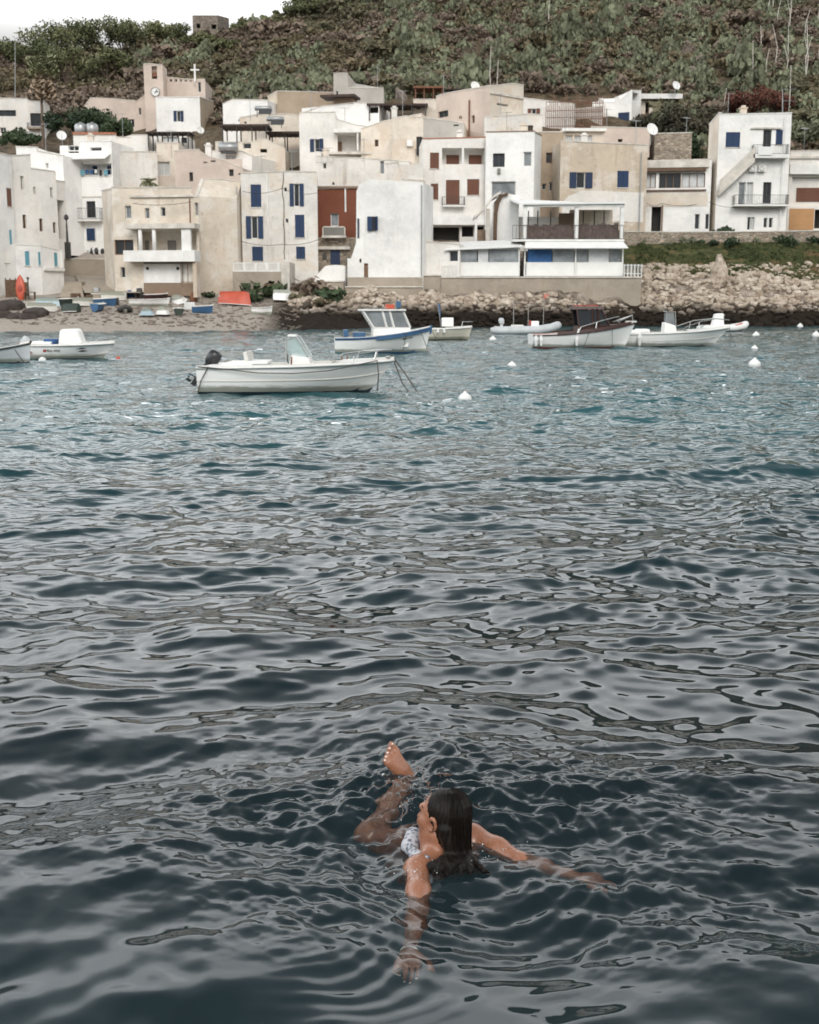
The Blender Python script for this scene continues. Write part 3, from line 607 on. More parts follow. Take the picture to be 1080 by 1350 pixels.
# tan house row
h = house('narrow brown recessed house between the white three storey house and the tan house', [(709,140),(742,140)], 220, [(709,174),(742,174)], 300, 'tan', 5,
    [('glass',720,201,734,215,'brown'), ('dark',714.5,242,720,250), ('glass',724,240,733,252)])
h = house('tan house with blue open shutters and a whitewashed lower half behind the restaurant', [(738,136),(852,137)], 260, [(738,186),(852,191)], 320, 'beige', 7,
    [('open',751,227,781,248,'navy'), ('shut',814,225,829,247,'blue'), ('shut',812,274,826,291,'blue'), ('blind',700,300,701,301)][:3])
f = h.f[0]; u0, z0, u1, z1 = rect(f, 741, 252, 849, 316); 
tp_ = [(741,268),(750,258),(770,251),(849,254)]; m = MB(); pts_ = [f.uz(a,b) for a,b in tp_]
for (a,za),(b2,zb2) in zip(pts_[:-1], pts_[1:]):
    zc = f.uz(741,292)[1]; m.hexa([f.pt(a,zc,-.03), f.pt(b2,zc,-.03), f.pt(b2,zc,-.002), f.pt(a,zc,-.002), f.pt(a,za,-.03), f.pt(b2,zb2,-.03), f.pt(b2,zb2,-.002), f.pt(a,za,-.002)])
m.build('whitewash', M['white'], h.root)
h2 = house('white rooftop pergola room on the tan house', [(742,141),(796,141)], 180, [(742,176),(796,173)], 195, 'cream', 3, [('blind',746,178,755,187),('blind',757,178,768,187),('blind',770,178,781,187)], name='rooftop_room')
slab(h2.f[0], h2.root, 741, 169.5, 799, 173.5, -.5, 2.5)
h = house('pinkish parapet room on the roof behind the tan house', [(779,150),(857,150)], 180, [(779,167),(857,169)], 200, 'pink', 5, [('void',815,183,821,187)])
h = house('roofless block of rough beige stone beside the dark hillside tree', [(863,150),(912,150)], 195, [(863,176),(912,175)], 215, 'stone', 5, name='stone_shed', cat='shed')
h = house('long white house with a wood framed glass veranda and a brown door', [(846,138),(936,137)], 280, [(846,222),(854,212),(936,210)], 325, 'bright', 7,
    [('blind',851,228,865,248,'brown'), ('glass',869,228,898,248,'brown'), ('blind',899,228,930,247,'brown'), ('void',859,272,872,306.5), ('dark',916,282,922.5,302), ('dark',930,282,935,302)], mats=['bright'])
f = h.f[0]; slab(f, h.root, 848, 222, 931, 226, -.5, -.02, 'wood', 'fascia'); slab(f, h.root, 847, 212, 935, 221, -.25, -.02, 'cap', 'fascia'); slab(f, h.root, 848, 250, 931, 252.5, -.12, -.02, 'wood', 'fascia')
f.pbox(MB(), 872.2, 270, 874, 306, -.05, -.005).build('door_jamb', M['woodfr'], h.root); f.pbox(MB(), 848, 254, 933, 272, -.03, -.004).build('render_band', M['cream'], h.root)
h = house('tall white house with blue windows and a diagonal outside staircase', [(932,141),(945,136.5),(1039.5,136.5)], 240, [(932,166),(945,151),(1039.5,149)], 325, 'bright', 8,
    [(1,'shut',957,174,976,194,'blue'), (1,'glass',1006,171,1017,206,'dark'), (1,'shut',1023,171,1032,191,'blue'),
     (1,'greyglass',974,240,983,270), (1,'blind',984.5,240,993,268), (1,'glass',1006,240,1017,268,'dark'), (1,'dark',985.5,286,990,303), (1,'blind',990.5,286,995,303), (1,'dark',1007,287,1012,300), (1,'dark',1014,287,1019,300)], capm='capw', mats=['cream','bright'])
f = h.f[1]; balcony(f, h.root, 966, 258, 1036, 270.5, -1.0); slab(f, h.root, 990, 168, 1030, 170, -.2, -.01, 'cap', 'ledge')
slab(f, h.root, 990, 204.5, 1036, 209.5, -1.0, -.005); railing(f, h.root, 991, 192, 1036, 204.5, -.95)
u0, z0 = f.uz(948,252); u1, z1 = f.uz(992,208)
MB().hexa([f.pt(u0-.2,z0-.5,-1.0), f.pt(u1,z1-.5,-1.0), f.pt(u1,z1-.5,-.01), f.pt(u0-.2,z0-.5,-.01), f.pt(u0-.2,z0+.1,-1.0), f.pt(u1,z1+.1,-1.0), f.pt(u1,z1+.1,-.01), f.pt(u0-.2,z0+.1,-.01)]).build('staircase', M['cap'], h.root)
MB().hexa([f.pt(u0-.2,z0+.1,-1.0), f.pt(u1,z1+.1,-1.0), f.pt(u1,z1+.1,-.9), f.pt(u0-.2,z0+.1,-.9), f.pt(u0-.2,z0+1.0,-1.0), f.pt(u1,z1+1.0,-1.0), f.pt(u1,z1+1.0,-.9), f.pt(u0-.2,z0+1.0,-.9)]).build('stair_parapet', M['cap'], h.root)
for x in (987, 999):
    a_ = f.pbox(MB(), x, 219, x+9.5, 226.5, -.4, -.02).build('air_conditioner', M['capw'], h.root); u, z = f.uz(x+4, 222.7)
    g_ = MB(); g_.tube([f.pt(u+.22*cos(q*.6), z+.22*sin(q*.6), -.42) for q in range(12)], .02, 4); g_.build('fan_grille', M['iron'], a_)
o = f.pbox(MB(), 996, 195, 1014, 206, -1.1, -1.03).build('white_cloth', M['canvas']); tag(o, 'white sheet hanging over the upper balcony rail of the staircase house', 'cloth')
h = house('flat roofed house at the right edge with brown garage shutter and orange wall panel', [(1039,139),(1120,139)], 260, [(1039,199),(1120,198)], 325, 'white', 7,
    [('loggia',1044,233,1115,272,.5), ('void',1074,276,1085,301)])
f = h.f[0]; slab(f, h.root, 1040, 217, 1120, 230, -.45, -.005); slab(f, h.root, 1040, 206, 1120, 209, -.2, -.005, 'cap', 'ledge')
f.pbox(MB(), 1052, 247, 1110, 265, .38, .49).build('shutter', M['brownsh'], h.root); f.pbox(MB(), 1040.5, 275, 1073, 303, -.06, -.005).build('wall_panel', M['orange'], h.root)
# stone wall right
def wall_run(label, pts, topY, mat, thick=.45, cap=True, base=3, name='stone_wall', k=1):
    C = [P(px, yt, Y*k) for px, Y, yt in pts]; e_ = empty(name, C[0]-Vector((0,0,1)), label, 'wall'); m = MB(); c2 = MB()
    for a, b in zip(C[:-1], C[1:]):
        f = Fac(a, b); m.hexa([f.pt(0,a.z-base), f.pt(f.W,b.z-base), f.pt(f.W,b.z-base,thick), f.pt(0,a.z-base,thick), f.pt(0,a.z), f.pt(f.W,b.z), f.pt(f.W,b.z,thick), f.pt(0,a.z,thick)])
        c2.hexa([f.pt(0,a.z+.003,-.06), f.pt(f.W,b.z+.003,-.06), f.pt(f.W,b.z+.003,thick+.06), f.pt(0,a.z+.003,thick+.06), f.pt(0,a.z+.1,-.06), f.pt(f.W,b.z+.1,-.06), f.pt(f.W,b.z+.1,thick+.06), f.pt(0,a.z+.1,thick+.06)])
    m.build('masonry', M[mat], e_)
    if cap: c2.build('coping', M['cap'], e_)
    return e_
wall_run('long rubble stone wall above the green bank on the right', [(822,120,306),(900,120.5,306.5),(985,121,306),(1120,121,304)], 0, 'stone')
# three storey white house
h = house('three storey house with brown shutters and a recessed loggia', [(557,134),(640,134.3)], 240, [(557,183),(640,181)], 345, 'white', 8,
    [('shut',567,201,579,222,'brownsh'), ('loggia',583,195,639,216.5,1.5), ('shut',568,242,578,263,'brownsh'), ('shut',588,237,606,269,'brownsh'), ('shut',616,236,632,257,'brownsh'), ('void',569,299,606,319), ('void',609,298,625,312), ('void',628,298,638,312)], capm='terra')
f = h.f[0]
for a in (590, 620): f.pbox(MB(), a, 202, a+17, 216.5, 1.42, 1.49).build('door', M['brownsh'], h.root)
f.pbox(MB(), 609, 195, 612, 216.5, -.01, .2).build('pillar', M['capw'], h.root); railing(f, h.root, 583, 260, 612, 271, -.7); slab(f, h.root, 583, 271, 612, 273, -.75, -.005)
slab(f, h.root, 566, 284, 640, 297, -.8, -.005, 'capw', 'lower_slab')
h = house('bright white corner block with a wide grey window joined to the loggia house', [(640,133),(704,132.5),(713,137)], 240, [(640,174),(704,173),(713,178)], 345, 'bright', 8,
    [(0,'glass',650,202,665.5,220,'dark'), (0,'greyglass',690.5,200,701,219), (0,'greyglass',648,239,680,263)], capm='brown')
f = h.f[0]; f.pbox(MB(), 656, 222, 660, 229, -.25, -.005).build('meter_box', M['greysh'], h.root)
# blue shutter house
h = house('tall stained white house with many blue shutters and a crack down its middle', [(319,121),(419,121.5)], 300, [(319,228),(380,226),(419,226.5)], 375, 'greywhite', 8,
    [('shut',330.5,243,344.5,273,'blue'), ('open',382,242,400.5,272,'blue'), ('open',324.5,285,347,314.5,'blue'), ('shut',389,283,401.5,313,'blue'), ('shut',332.5,325,347,344,'blue'), ('shut',390.5,325,402.5,341.5,'blue'), ('void',375,247,378,252), ('void',377,288,380,293)])
f = h.f[0]; m = MB(); rr = random.Random(2); pl = [f.uz(372.5+rr.uniform(-1,1.3)+(q*.25), 228+q*9.5) for q in range(13)]
m.tube([f.pt(u,z,-.03) for u, z in pl], .035, 4); m.build('drainpipe', M['wood'], h.root)
# red house
h = house('narrow dark red house with a small balcony squeezed between two white houses', [(417,124),(471,124)], 300, [(417,249),(471,248)], 380, 'red', 6,
    [('greyglass',436,281,446.5,298), ('glass',436,330,448.5,348,'navy')])
f = h.f[0]; f.pbox(MB(), 417.3, 313, 470, 372, -.12, -.005).build('stone_base', M['stone'], h.root)
o = f.pbox(MB(), 436, 330, 448.5, 349, -.2, -.13).build('door', M['navy'], h.root); f.pbox(MB(), 417, 325, 462, 329, -.5, -.005).build('door_canopy', M['cap'], h.root)
f.pbox(MB(), 426, 334, 430.5, 341, -.3, -.13).build('wall_lamp', M['iron'], h.root)
o = f.pbox(MB(), 425, 311, 457, 314, -.9, -.13).build('balcony', M['cap'], h.root); u0, z0, u1, z1 = rect(f, 426, 299, 456, 311); m = MB()
for a in ((u0,u1,z1-.1,z1),(u0,u0+.1,z0,z1),(u1-.1,u1,z0,z1)): f.box(m, *a, -.9, -.8)
m.build('railing', M['cap'], o); f.box(MB(), u0+.1, u1-.1, z0, z1-.1, -.87, -.83).build('railing_panel', M['greysh'], o)
u, z = f.uz(455.5,262); MB().tube([f.pt(u,z-1.2,-.06), f.pt(u,z+1.1,-.06)], .08, 6).build('drainpipe', M['capw'], h.root)
slab(h.f[0], h.root, 415, 245.5, 472, 248, -.2, .4, 'brown', 'eaves')
# white step in front
o = MB(); A = P(416,372,119*K); B = P(455,372,119*K); f = Fac(A,B); pr = [(416,366),(421,359),(429,350.5),(441,349),(454,350),(455,352)]
for (a,ya),(b2,yb) in zip(pr[:-1], pr[1:]):
    (ua,za),(ub,zb2) = f.uz(a,ya), f.uz(b2,yb); zc = f.uz(430,376)[1]-1
    o.hexa([f.pt(ua,zc,0), f.pt(ub,zc,0), f.pt(ub,zc,2.2), f.pt(ua,zc,2.2), f.pt(ua,za,0), f.pt(ub,zb2,0), f.pt(ub,zb2,2.2), f.pt(ua,za,2.2)])
tag(o.build('white_porch', M['bright']), 'low whitewashed porch with a sloped side in front of the red house door', 'porch')
# sloped white house
h = house('bright white house with a sloping buttress and one open blue window', [(458,117),(558,117),(571,123)], 340, [(458,372),(463,345),(469.5,320),(470,252),(474,243),(488,236.5),(520,238),(557,241),(571,246)], 378, 'bright', 8,
    [(0,'door',480,347,485.5,378,'woodfr'), (0,'void',474,341,476.5,346)], coping=False)
f = h.f[0]; u0, z0, u1, z1 = rect(f, 484.5, 285.5, 491, 304); window(f, h.root, 'dark', (u0+.05,z0,u1+.35,z1), 'dark', -.21)
f.box(MB(), u0, u0+.42, z0, z1, -.26, -.21).build('shutter', M['blue'], h.root); m = MB(); m.hexa([f.pt(u1+.25,z0,-.1), f.pt(u1+.32,z0,-.1), f.pt(u1+.5,z0,-.5), f.pt(u1+.43,z0,-.5), f.pt(u1+.25,z1,-.1), f.pt(u1+.32,z1,-.1), f.pt(u1+.5,z1,-.5), f.pt(u1+.43,z1,-.5)]).build('shutter', M['blue'], h.root)
window(f, h.root, 'shut', rect(f, 471.3, 288, 473.7, 314), 'navy', -.1)
f.pbox(MB(), 458.5, 365.5, 557.5, 384, -.06, -.004).build('base_band', M['conc'], h.root)
# beige terrace house
h = house('worn beige house with a pillared terrace over a white garage door', [(137,119),(150,113.5),(263,112.5)], 320, [(137,250),(150,247),(172,247),(252,247),(253,259),(263,260)], 392, 'worn', 8,
    [(1,'greyglass',165,271,173,288), (1,'greyglass',191,274,197,288), (1,'dark',212,273,218,285), (1,'greyglass',257,267,262.8,284), (1,'glass',151,316,176,336,'brown'), (1,'dark',159,352,165,366),
     (1,'loggia',181,304,259,331,1.3), (1,'dark',0,0,1,1)][:-1])
f = h.f[1]; slab(f, h.root, 173, 296, 264, 302.5, -1.6, -.005, 'cap'); slab(f, h.root, 172, 331, 264.5, 345.5, -1.7, -.005, 'capw', 'terrace_parapet'); f.pbox(MB(), 172, 257.5, 255, 260, -.2, -.005).build('ledge', M['cap'], h.root)
for a in (190, 208): 
    u, z = f.uz(a+2, 316); ua, zt = f.uz(a, 302); _, zb3 = f.uz(a, 332); MB().tube([f.pt(u,zb3,-1.3), f.pt(u,zt,-1.3)], .17, 10).build('pillar', M['capw'], h.root, True)
f.pbox(MB(), 246, 303, 258, 331, -1.4, -1.1).build('pillar', M['capw'], h.root)
f.pbox(MB(), 215, 316, 226, 331, 1.2, 1.28).build('door', M['greysh'], h.root); f.pbox(MB(), 185, 316, 190, 331, 1.2, 1.28).build('door', M['greysh'], h.root)
o = f.pbox(MB(), 192, 348, 242, 373, -.5, -.1).build('garage_door', M['capw'], h.root)
for a in (197, 237): u, z = f.uz(a, 354); MB().tube([f.pt(u,z,-.52), f.pt(u,z,-.48)], .14, 10).build('vent_hole', M['void'], o)
f.pbox(MB(), 174, 345.6, 191.8, 385, -.3, -.005).build('wall_pier', M['worn'], h.root); f.pbox(MB(), 261, 345.6, 266, 392, -1.4, -.4).build('wall_pier', M['beige'], h.root)
f.pbox(MB(), 192, 373, 263, 390, -.45, -.1).build('stone_base', M['brown'], h.root)
railing(f, h.root, 243, 348, 261, 373, -.9, 'rust', .45, False, .03, 'gate')
f.pbox(MB(), 243, 347, 260.5, 373, -.3, -.1).build('white_panel', M['greywhite'], h.root)
u, z = f.uz(176,360)
# stained blank wall
h = house('tall stained beige blank wall house left of the blue shutter house', [(262,118),(270,120),(320,122)], 300, [(262,259),(270,237),(285,236),(320,240)], 395, 'worn', 6,
    [(1,'dark',266+5,313,274,322), (1,'dark',287,352,300,362)], mats=['worn','cream'])
f = h.f[1]; m = MB(); u0, z0 = f.uz(271,345); u1, z1 = f.uz(290,363); m.hexa([f.pt(u0,z0-2,-.8), f.pt(u1,z1-2,-.8), f.pt(u1,z1-2,-.01), f.pt(u0,z0-2,-.01), f.pt(u0,z0,-.8), f.pt(u1,z1,-.8), f.pt(u1,z1,-.01), f.pt(u0,z0,-.01)]).build('staircase', M['conc'], h.root)
# terrace with lattice in front of the blue shutter house
A, B = P(307,365,114*K), P(382,365,114*K); f = Fac(A,B); e_ = empty('lattice_terrace', f.pt(f.W/2, A.z, 0), 'raised stone terrace with a pierced white lattice parapet below the blue shutters', 'terrace')
f.pbox(MB(), 307, 358, 382, 388, 0, 5).build('masonry', M['conc'], e_); u0, z0, u1, z1 = rect(f, 307, 346, 382, 358)
m = MB(); f.box(m, u0, u1, z0, z0+.1, .02, .14); f.box(m, u0, u1, z1-.1, z1, .02, .14); nn = 5
for i in range(nn+1): u = u0+(u1-u0)*i/nn; f.box(m, max(u0, u-.12), min(u1, u+.12), z0+.1, z1-.1, .02, .14)
m.build('parapet', M['capw'], e_); m = MB(); stp = .2; hh_ = z1-z0-.2
for i in range(int((u1-u0)/stp)):
    u = u0+i*stp
    m.tube([f.pt(u,z0+.1,.08), f.pt(min(u+hh_,u1),z0+.1+min(hh_,u1-u),.08)], .035, 4, cap=False); m.tube([f.pt(u,z1-.1,.08), f.pt(min(u+hh_,u1),z1-.1-min(hh_,u1-u),.08)], .035, 4, cap=False)
m.build('lattice', M['capw'], e_); f.pbox(MB(), 371, 345, 382, 384, -.1, 5.1).build('pier', M['cap'], e_)
f.pbox(MB(), 350, 374, 373, 377, -1.0, -.02).build('bench_slab', M['wood'], e_)
# quay wall in front of restaurant
def quay(label, x0, x1, yt, yb, Y, mat='conc', d=12):
    A, B = P(x0,yt,Y), P(x1,yt,Y); f = Fac(A,B); zb_ = P((x0+x1)/2,yb,Y).z-1.2; e_ = empty('quay_wall', f.pt(f.W/2,zb_,0), label, 'quay wall')
    f.box(MB(), 0, f.W, zb_, A.z-.12, 0, d).build('masonry', M[mat], e_); f.box(MB(), -.02, f.W+.02, A.z-.117, A.z, -.1, d).build('coping', M['cap'], e_); return f
quay('long stained concrete quay wall carrying the white seaside restaurant', 582, 846, 364.5, 388, 107.6)
quay('short block of grey quay wall right of the sloped white house', 557, 583, 362, 384, 107.9)
quay('low concrete footing wall in front of the sloped white house', 455, 557.5, 377, 387, 106.5, 'conc', 1.0)
quay('low concrete wall below the whitewashed porch', 405, 453, 370, 385, 107.5, 'conc', 2)
# restaurant
YR = 109.0
A, B = P(604,350,YR), P(823,350,YR); f = Fac(A,B); e_ = empty('restaurant', f.pt(f.W*.6, P(700,364,YR).z, 2), 'white seaside restaurant with glazed verandas and an upper railed dining terrace', 'restaurant')
def RB(x0,y0,x1,y1,d0,d1,name,mat): return f.pbox(MB(), x0,y0,x1,y1,d0,d1).build(name, M[mat], e_)
RB(606,347,685,362.5,.02,.08,'panel','canvas'); RB(694,347,757.5,362.5,.02,.08,'panel','canvas'); RB(760,347,820,362.5,.02,.08,'panel','canvas')
for a in (604,683.5,691,758,820): RB(a,326 if a<690 else 327,a+1.9,364,-.05,.12,'post','whitefr')
for (a,b2,mt) in ((606.2,629,'paneg'),(630.5,644,'panew'),(645,683,'paneg'),(696,728,'bluecloth'),(729,757,'paneg'),(761,775,'paneg'),(776.5,803,'panew'),(804.5,819,'paneg')):
    w0 = RB(a,328.5,b2,346,.1,.13,'window',mt)
m = MB()
for a,b2 in ((606,683.5),(693,820)): f.pbox(m, a,345.6,b2,347,.0,.12); f.pbox(m, a,327,b2,328.6,.0,.14); f.pbox(m, a,362.6,b2,364,-.02,.12)
m.build('frame', M['whitefr'], e_)
RB(608,329,682,362,3.0,3.1,'inner_wall','greysh'); RB(694,329,820,362,3.0,3.1,'inner_wall','grey')
# left canopy roof
u0, z0 = f.uz(590,329); u1, _ = f.uz(688,326); zt1 = f.uz(640,318)[1]; zt2 = f.uz(640,326)[1]
MB().hexa([f.pt(u0-.3,z0-.1,-.5), f.pt(u1,zt2,-.5), f.pt(u1,zt1+.2,3.4), f.pt(u0+1.4,zt1,3.4), f.pt(u0-.3,z0,-.5), f.pt(u1,zt2+.12,-.5), f.pt(u1,zt1+.32,3.4), f.pt(u0+1.4,zt1+.12,3.4)]).build('canopy', M['canvas'], e_)
# awning over right enclosure
u0, z0, u1, z1 = rect(f, 691, 318.5, 826, 328)
MB().hexa([f.pt(u0,z0,-1.0), f.pt(u1,z0,-1.0), f.pt(u1-.3,z1-.08,-.01), f.pt(u0+.1,z1-.08,-.01), f.pt(u0,z0+.06,-1.0), f.pt(u1,z0+.06,-1.0), f.pt(u1-.3,z1,-.01), f.pt(u0+.1,z1,-.01)]).build('awning', M['canvas'], e_)
RB(676,315.5,823,318.3,-.1,7,'terrace_floor','capw')
for a in (690,758,818): RB(a,268,a+5,315.5,.0,.35,'post','capw')
for a in (700,712.5,730,774,789,802): RB(a,275,a+1.2,315.5,2.6,2.8,'post','iron')
RB(695,268,822,272.5,-.1,.25,'beam','capw')
u0, z0, u1, z1 = rect(f, 676, 261, 824, 268)
MB().hexa([f.pt(u0+.6,z1-.6,-.3), f.pt(u1,z0-.05,-.3), f.pt(u1-.1,z0+.3,6), f.pt(u0+.1,z1+.3,6), f.pt(u0+.6,z1-.48,-.3), f.pt(u1,z0+.12,-.3), f.pt(u1-.1,z0+.45,6), f.pt(u0+.1,z1+.45,6)]).build('roof', M['canvas'], e_)
RB(680,280,760,316,5.5,5.6,'back_wall','greywhite'); RB(762,270,822,316,5.8,5.9,'back_wall','beige'); RB(745,276,765,298,4.5,4.6,'menu_board','brown')
ro = railing(f, e_, 676, 297, 822, 315.5, -.05, 'iron', .3, False, .016)
tb = MB(); rr = random.Random(7)
for i in range(22):
    x = 697+i*5.6; 
    if 755 < x < 762: continue
    u, z = f.uz(x, 314); z += .25; hh = rr.uniform(.85, 1.15)
    s_ = empty('restaurant_chair', f.pt(u, z-.25, 1.2), 'brown covered dining chair behind the railing of the upper restaurant terrace', 'chair', 'chairs on the restaurant terrace')
    f.box(MB(), u-.21, u+.21, z, z+.25, .98, 1.42).build('seat', M['browncloth'], s_); bk = MB(); f.box(bk, u-.2, u+.2, z+.25, z+hh, .95, 1.05).build('backrest', M['browncloth'], s_)
RB(694.5,303,820.5,315.2,.32,.36,'screen','browncloth')
# curved white gable beside it
hg = house('white gable with a curved brown edge rising left of the restaurant terrace', [(655,124),(684,124)], 290, [(655,262),(660,256),(664,254),(684,258)], 335, 'bright', 6, name='gable_house', coping=False)
fg = hg.f[0]; m = MB(); pl = [(651.5,322),(651.8,300),(652.5,282),(655,268),(660,258),(668,256)]
for q in (0, 1.6): m.tube([fg.pt(*fg.uz(a+q,b2), -.2) for a, b2 in pl], .14, 6)
m.build('curved_gutter', M['wood'], hg.root); m = MB(); pl = [(626,286),(634,279),(643,270),(650,260),(660,254)]
for a, b2 in zip(pl[:-1], pl[1:]):
    (ua,za),(ub,zb2) = fg.uz(*a), fg.uz(*b2); m.hexa([fg.pt(ua,za-.12,-.6), fg.pt(ub,zb2-.12,-.6), fg.pt(ub,zb2-.12,4), fg.pt(ua,za-.12,4), fg.pt(ua,za+.12,-.6), fg.pt(ub,zb2+.12,-.6), fg.pt(ub,zb2+.12,4), fg.pt(ua,za+.12,4)])
m.build('lean_roof', M['cap'], hg.root); fg.pbox(MB(), 626,286,629,322,-.3,.0).build('post', M['capw'], hg.root); fg.pbox(MB(), 641,275,646,322,-.1,.3).build('pillar', M['cap'], hg.root); fg.pbox(MB(),630,302,641,318,1.0,1.2).build('inner_wall', M['brown'], hg.root)
h = house('plain white low wall house linking the sloped white house to the restaurant', [(556,119),(606,118)], 340, [(556,318),(606,322)], 372, 'white', 3, [('dark',592,330,604,345)])
def fence(label, x0, y0, x1, y1, Y, mat='whitefr', n=6):
    A, B = P(x0,y1,Y), P(x1,y1,Y); f = Fac(A,B); e2 = empty('fence', f.pt(f.W/2,A.z,0), label, 'fence'); zt = P(x0,y0,Y).z; m = MB()
    for z in (A.z+.15, zt-.1): m.tube([f.pt(0,z), f.pt(f.W,z)], .035, 4)
    k_ = int(f.W/.14)
    for i in range(k_): u = f.W*i/k_; m.tube([f.pt(u,A.z+.1), f.pt(u,zt-.05)], .015, 4)
    m.build('rail_panel', M[mat], e2)
    for i in range(n): u = f.W*i/(n-1); MB().tube([f.pt(u,A.z-.3), f.pt(u,zt)], .05, 5).build('post', M[mat], e2)
fence('grey metal fence left of the glazed restaurant veranda', 583, 350, 603, 364, 107.8)
fence('grey metal fence at the right end of the restaurant quay', 823, 348, 846, 363, 107.8)
# left: ramp, walls, stairs
wall_run('brown stone retaining wall at the top of the ramp below the street lamp', [(84,118,342),(140,119,342)], 0, 'conc', .5, True, 3)
wall_run('crusty low white sea wall along the beach at the left edge', [(-40,96.5,399),(84,100,399)], 0, 'greywhite', .8, True, 1.6, 'sea_wall')
o = MB(); A, B, C_, D_ = P(96,378,104), P(186,384,103), P(139,361,119), P(100,361,119)
tag(o.add([P(112,386,103), P(186,386,103), P(142,362,119), P(98,362,119)], [(0,1,2,3)]).build('ramp', M['conc']), kind='structure')
st_e = empty('stone_steps', P(92,385,103), 'worn whitish stone steps climbing beside the low white annex', 'steps')
for i in range(8):
    c = P(97+i*.3, 394-i*3.2, 102.5+i*1.1); MB().box(c-Vector((0,0,.5)), (2.2-i*.1, 1.4, 1.0), m=0).build('step', M['conc'], st_e)
wall_run('short low concrete wall between the ramp and the stored dinghies', [(120,103,388),(155,103,388)], 0, 'conc', .4, True, 1)
# street lamp
c = P(90,341,118*1.0); e2 = empty('street_lamp', c, 'dark street lamp post on the retaining wall at the top of the ramp', 'street lamp'); zt = P(90,290,118).z
MB().tube([c, c+Vector((0,0,1.6)), Vector((c.x,c.y,zt))], [.22,.13,.06], 8).build('pole', M['iron'], e2); MB().box((c.x,c.y,c.z+.8), (.5,.4,1.5)).build('box', M['iron'], e2)
MB().tube([(c.x,c.y,zt), (c.x,c.y,zt+.15), (c.x,c.y,zt+.4), (c.x,c.y,zt+.55)], [.1,.24,.2,.05], 8).build('lantern', M['iron'], e2)
fl = random.Random(3); 
for i in range(6):
    c = P(118+i*3.3, 331, 120); m = MB(); q = fl.uniform(.25,.4); m.ball(c, q, 7, 5, wob=.3, seed=i); e2 = m.build('potted_plant', M['iron'] if i % 2 else M['canvas']); tag(e2, 'small dark and white flowering pot plant on the retaining wall top', 'plant', 'pot plants on the retaining wall')
# dishes
dish(81,179,150,.55,'round satellite dish beside the tree left of the red ledge'); dish(626,114,150,.55,'satellite dish on the ridge of the large pinkish house'); dish(891,113,176,.58,'satellite dish standing on the white porch roof by the hillside trees')
dish(859,171,146,.68,'large satellite dish on the tan house roof beside the stone shed'); dish(264,172,176,.5,'small satellite dish on the tan side of the white church house','capw')
# antenna mast, right: frame, and utility poles
for lab, px, y0, y1, Y in (('slim pale pole at the left edge above the low white house', 20, 55, 130, 185), ('thin antenna mast on the roof of the staircase house', 1032, 118, 150, 138)):
    a, b2 = P(px,y0,Y*K), P(px,y1,Y*K); e2 = empty('pole', b2, lab, 'pole'); MB().tube([b2,a],[.06,.035],6).build('shaft', M['metal'], e2)
    if px > 900:
        m = MB(); m.tube([a, a+Vector((1.4,0,.05))], .03, 4); m.tube([a-Vector((0,0,1.1)), a+Vector((1.2,0,-1.1))], .03, 4); m.build('aerial', M['metal'], e2)

# roof aerials, chimneys and cables
rr = random.Random(17)
for i, (px, py, Y, hp_) in enumerate([(60,186,139,1.8),(162,176,149,2.2),(226,196,140,1.9),(330,150,158,2.2),(385,222,122,1.6),(410,146,150,2.2),(455,166,149,2.0),(498,112,169,2.4),(531,150,142,2.4),(585,121,150,1.8),(660,152,141,2.2),(668,172,133,1.8),(745,186,137,2.2),(800,168,150,2.0),(838,187,138,2.2),(905,175,150,1.7),(960,149,137,2.0),(1060,197,139,2.2),(345,227,122,1.5),(480,206,142,1.8)]):
    c = P(px, py, Y*K+1.0); e2 = empty('roof_aerial', c, 'thin metal television aerial standing on a village roof', 'aerial', 'television aerials on the roofs'); MB().tube([c-Vector((0,0,1.0)), c+Vector((0,0,hp_))], .028, 4).build('mast', M['metal'], e2)
    m = MB(); a = rr.uniform(-.6,.6)
    for k in range(5): d = Vector((cos(a), sin(a), 0)); q = c+Vector((0,0,hp_-.1))+d*(k*.22-.45); m.tube([q-Vector((-d.y,d.x,0))*.28, q+Vector((-d.y,d.x,0))*.28], .014, 3)
    m.tube([c+Vector((0,0,hp_-.1))-d*.5, c+Vector((0,0,hp_-.1))+d*.5], .018, 3); m.build('antenna_bars', M['metal'], e2)
for i, (px, py, Y) in enumerate([(120,186,141),(275,199,139),(430,205,142),(606,182,134),(690,173,133),(770,186,137),(980,150,138),(520,150,146)]):
    c = P(px, py, Y*K+1.6); m = MB(); m.box(c+Vector((0,0,-.2)), (.6,.6,1.4)); m.box(c+Vector((0,0,.56)), (.76,.76,.1)); m.box(c+Vector((0,0,.72)), (.4,.4,.2)); tag(m.build('chimney_stack', M['white' if i % 2 else 'cream']), 'small plastered roof vent stack with a flat cap on a village roof', 'vent stack', 'plastered vent stacks on the roofs')
def cable(pts, Y, label, sag=.25, r=.022, d=-.12):
    m = MB(); P3 = [P(a, b, Y*K+d) for a, b in pts]; out = []
    for a, b in zip(P3[:-1], P3[1:]):
        for k in range(8): t = k/8; out.append(a.lerp(b, t)-Vector((0,0,sag*4*t*(1-t))))
    m.tube(out+[P3[-1]], r, 4); tag(m.build('cable', M['iron']), label, 'cable')
cable([(850,266),(872,268),(934,266)], 137.3, 'dark cable sagging along the wall of the glass veranda house', .3); cable([(934,266),(985,272),(1036,271)], 136, 'dark cable running under the lower balcony of the staircase house', .3)
cable([(320,252),(372,248),(418,254)], 120.6, 'dark cable sagging across the blue shutter house', .3); cable([(318,318),(372,322),(419,316)], 120.6, 'lower cable crossing the blue shutter house', .2); cable([(175,268),(252,266)], 112, 'dark cable along the top of the worn beige house', .2)
cable([(20,262),(76,272)], 119, 'dark cable along the tall white left row', .15) if False else None
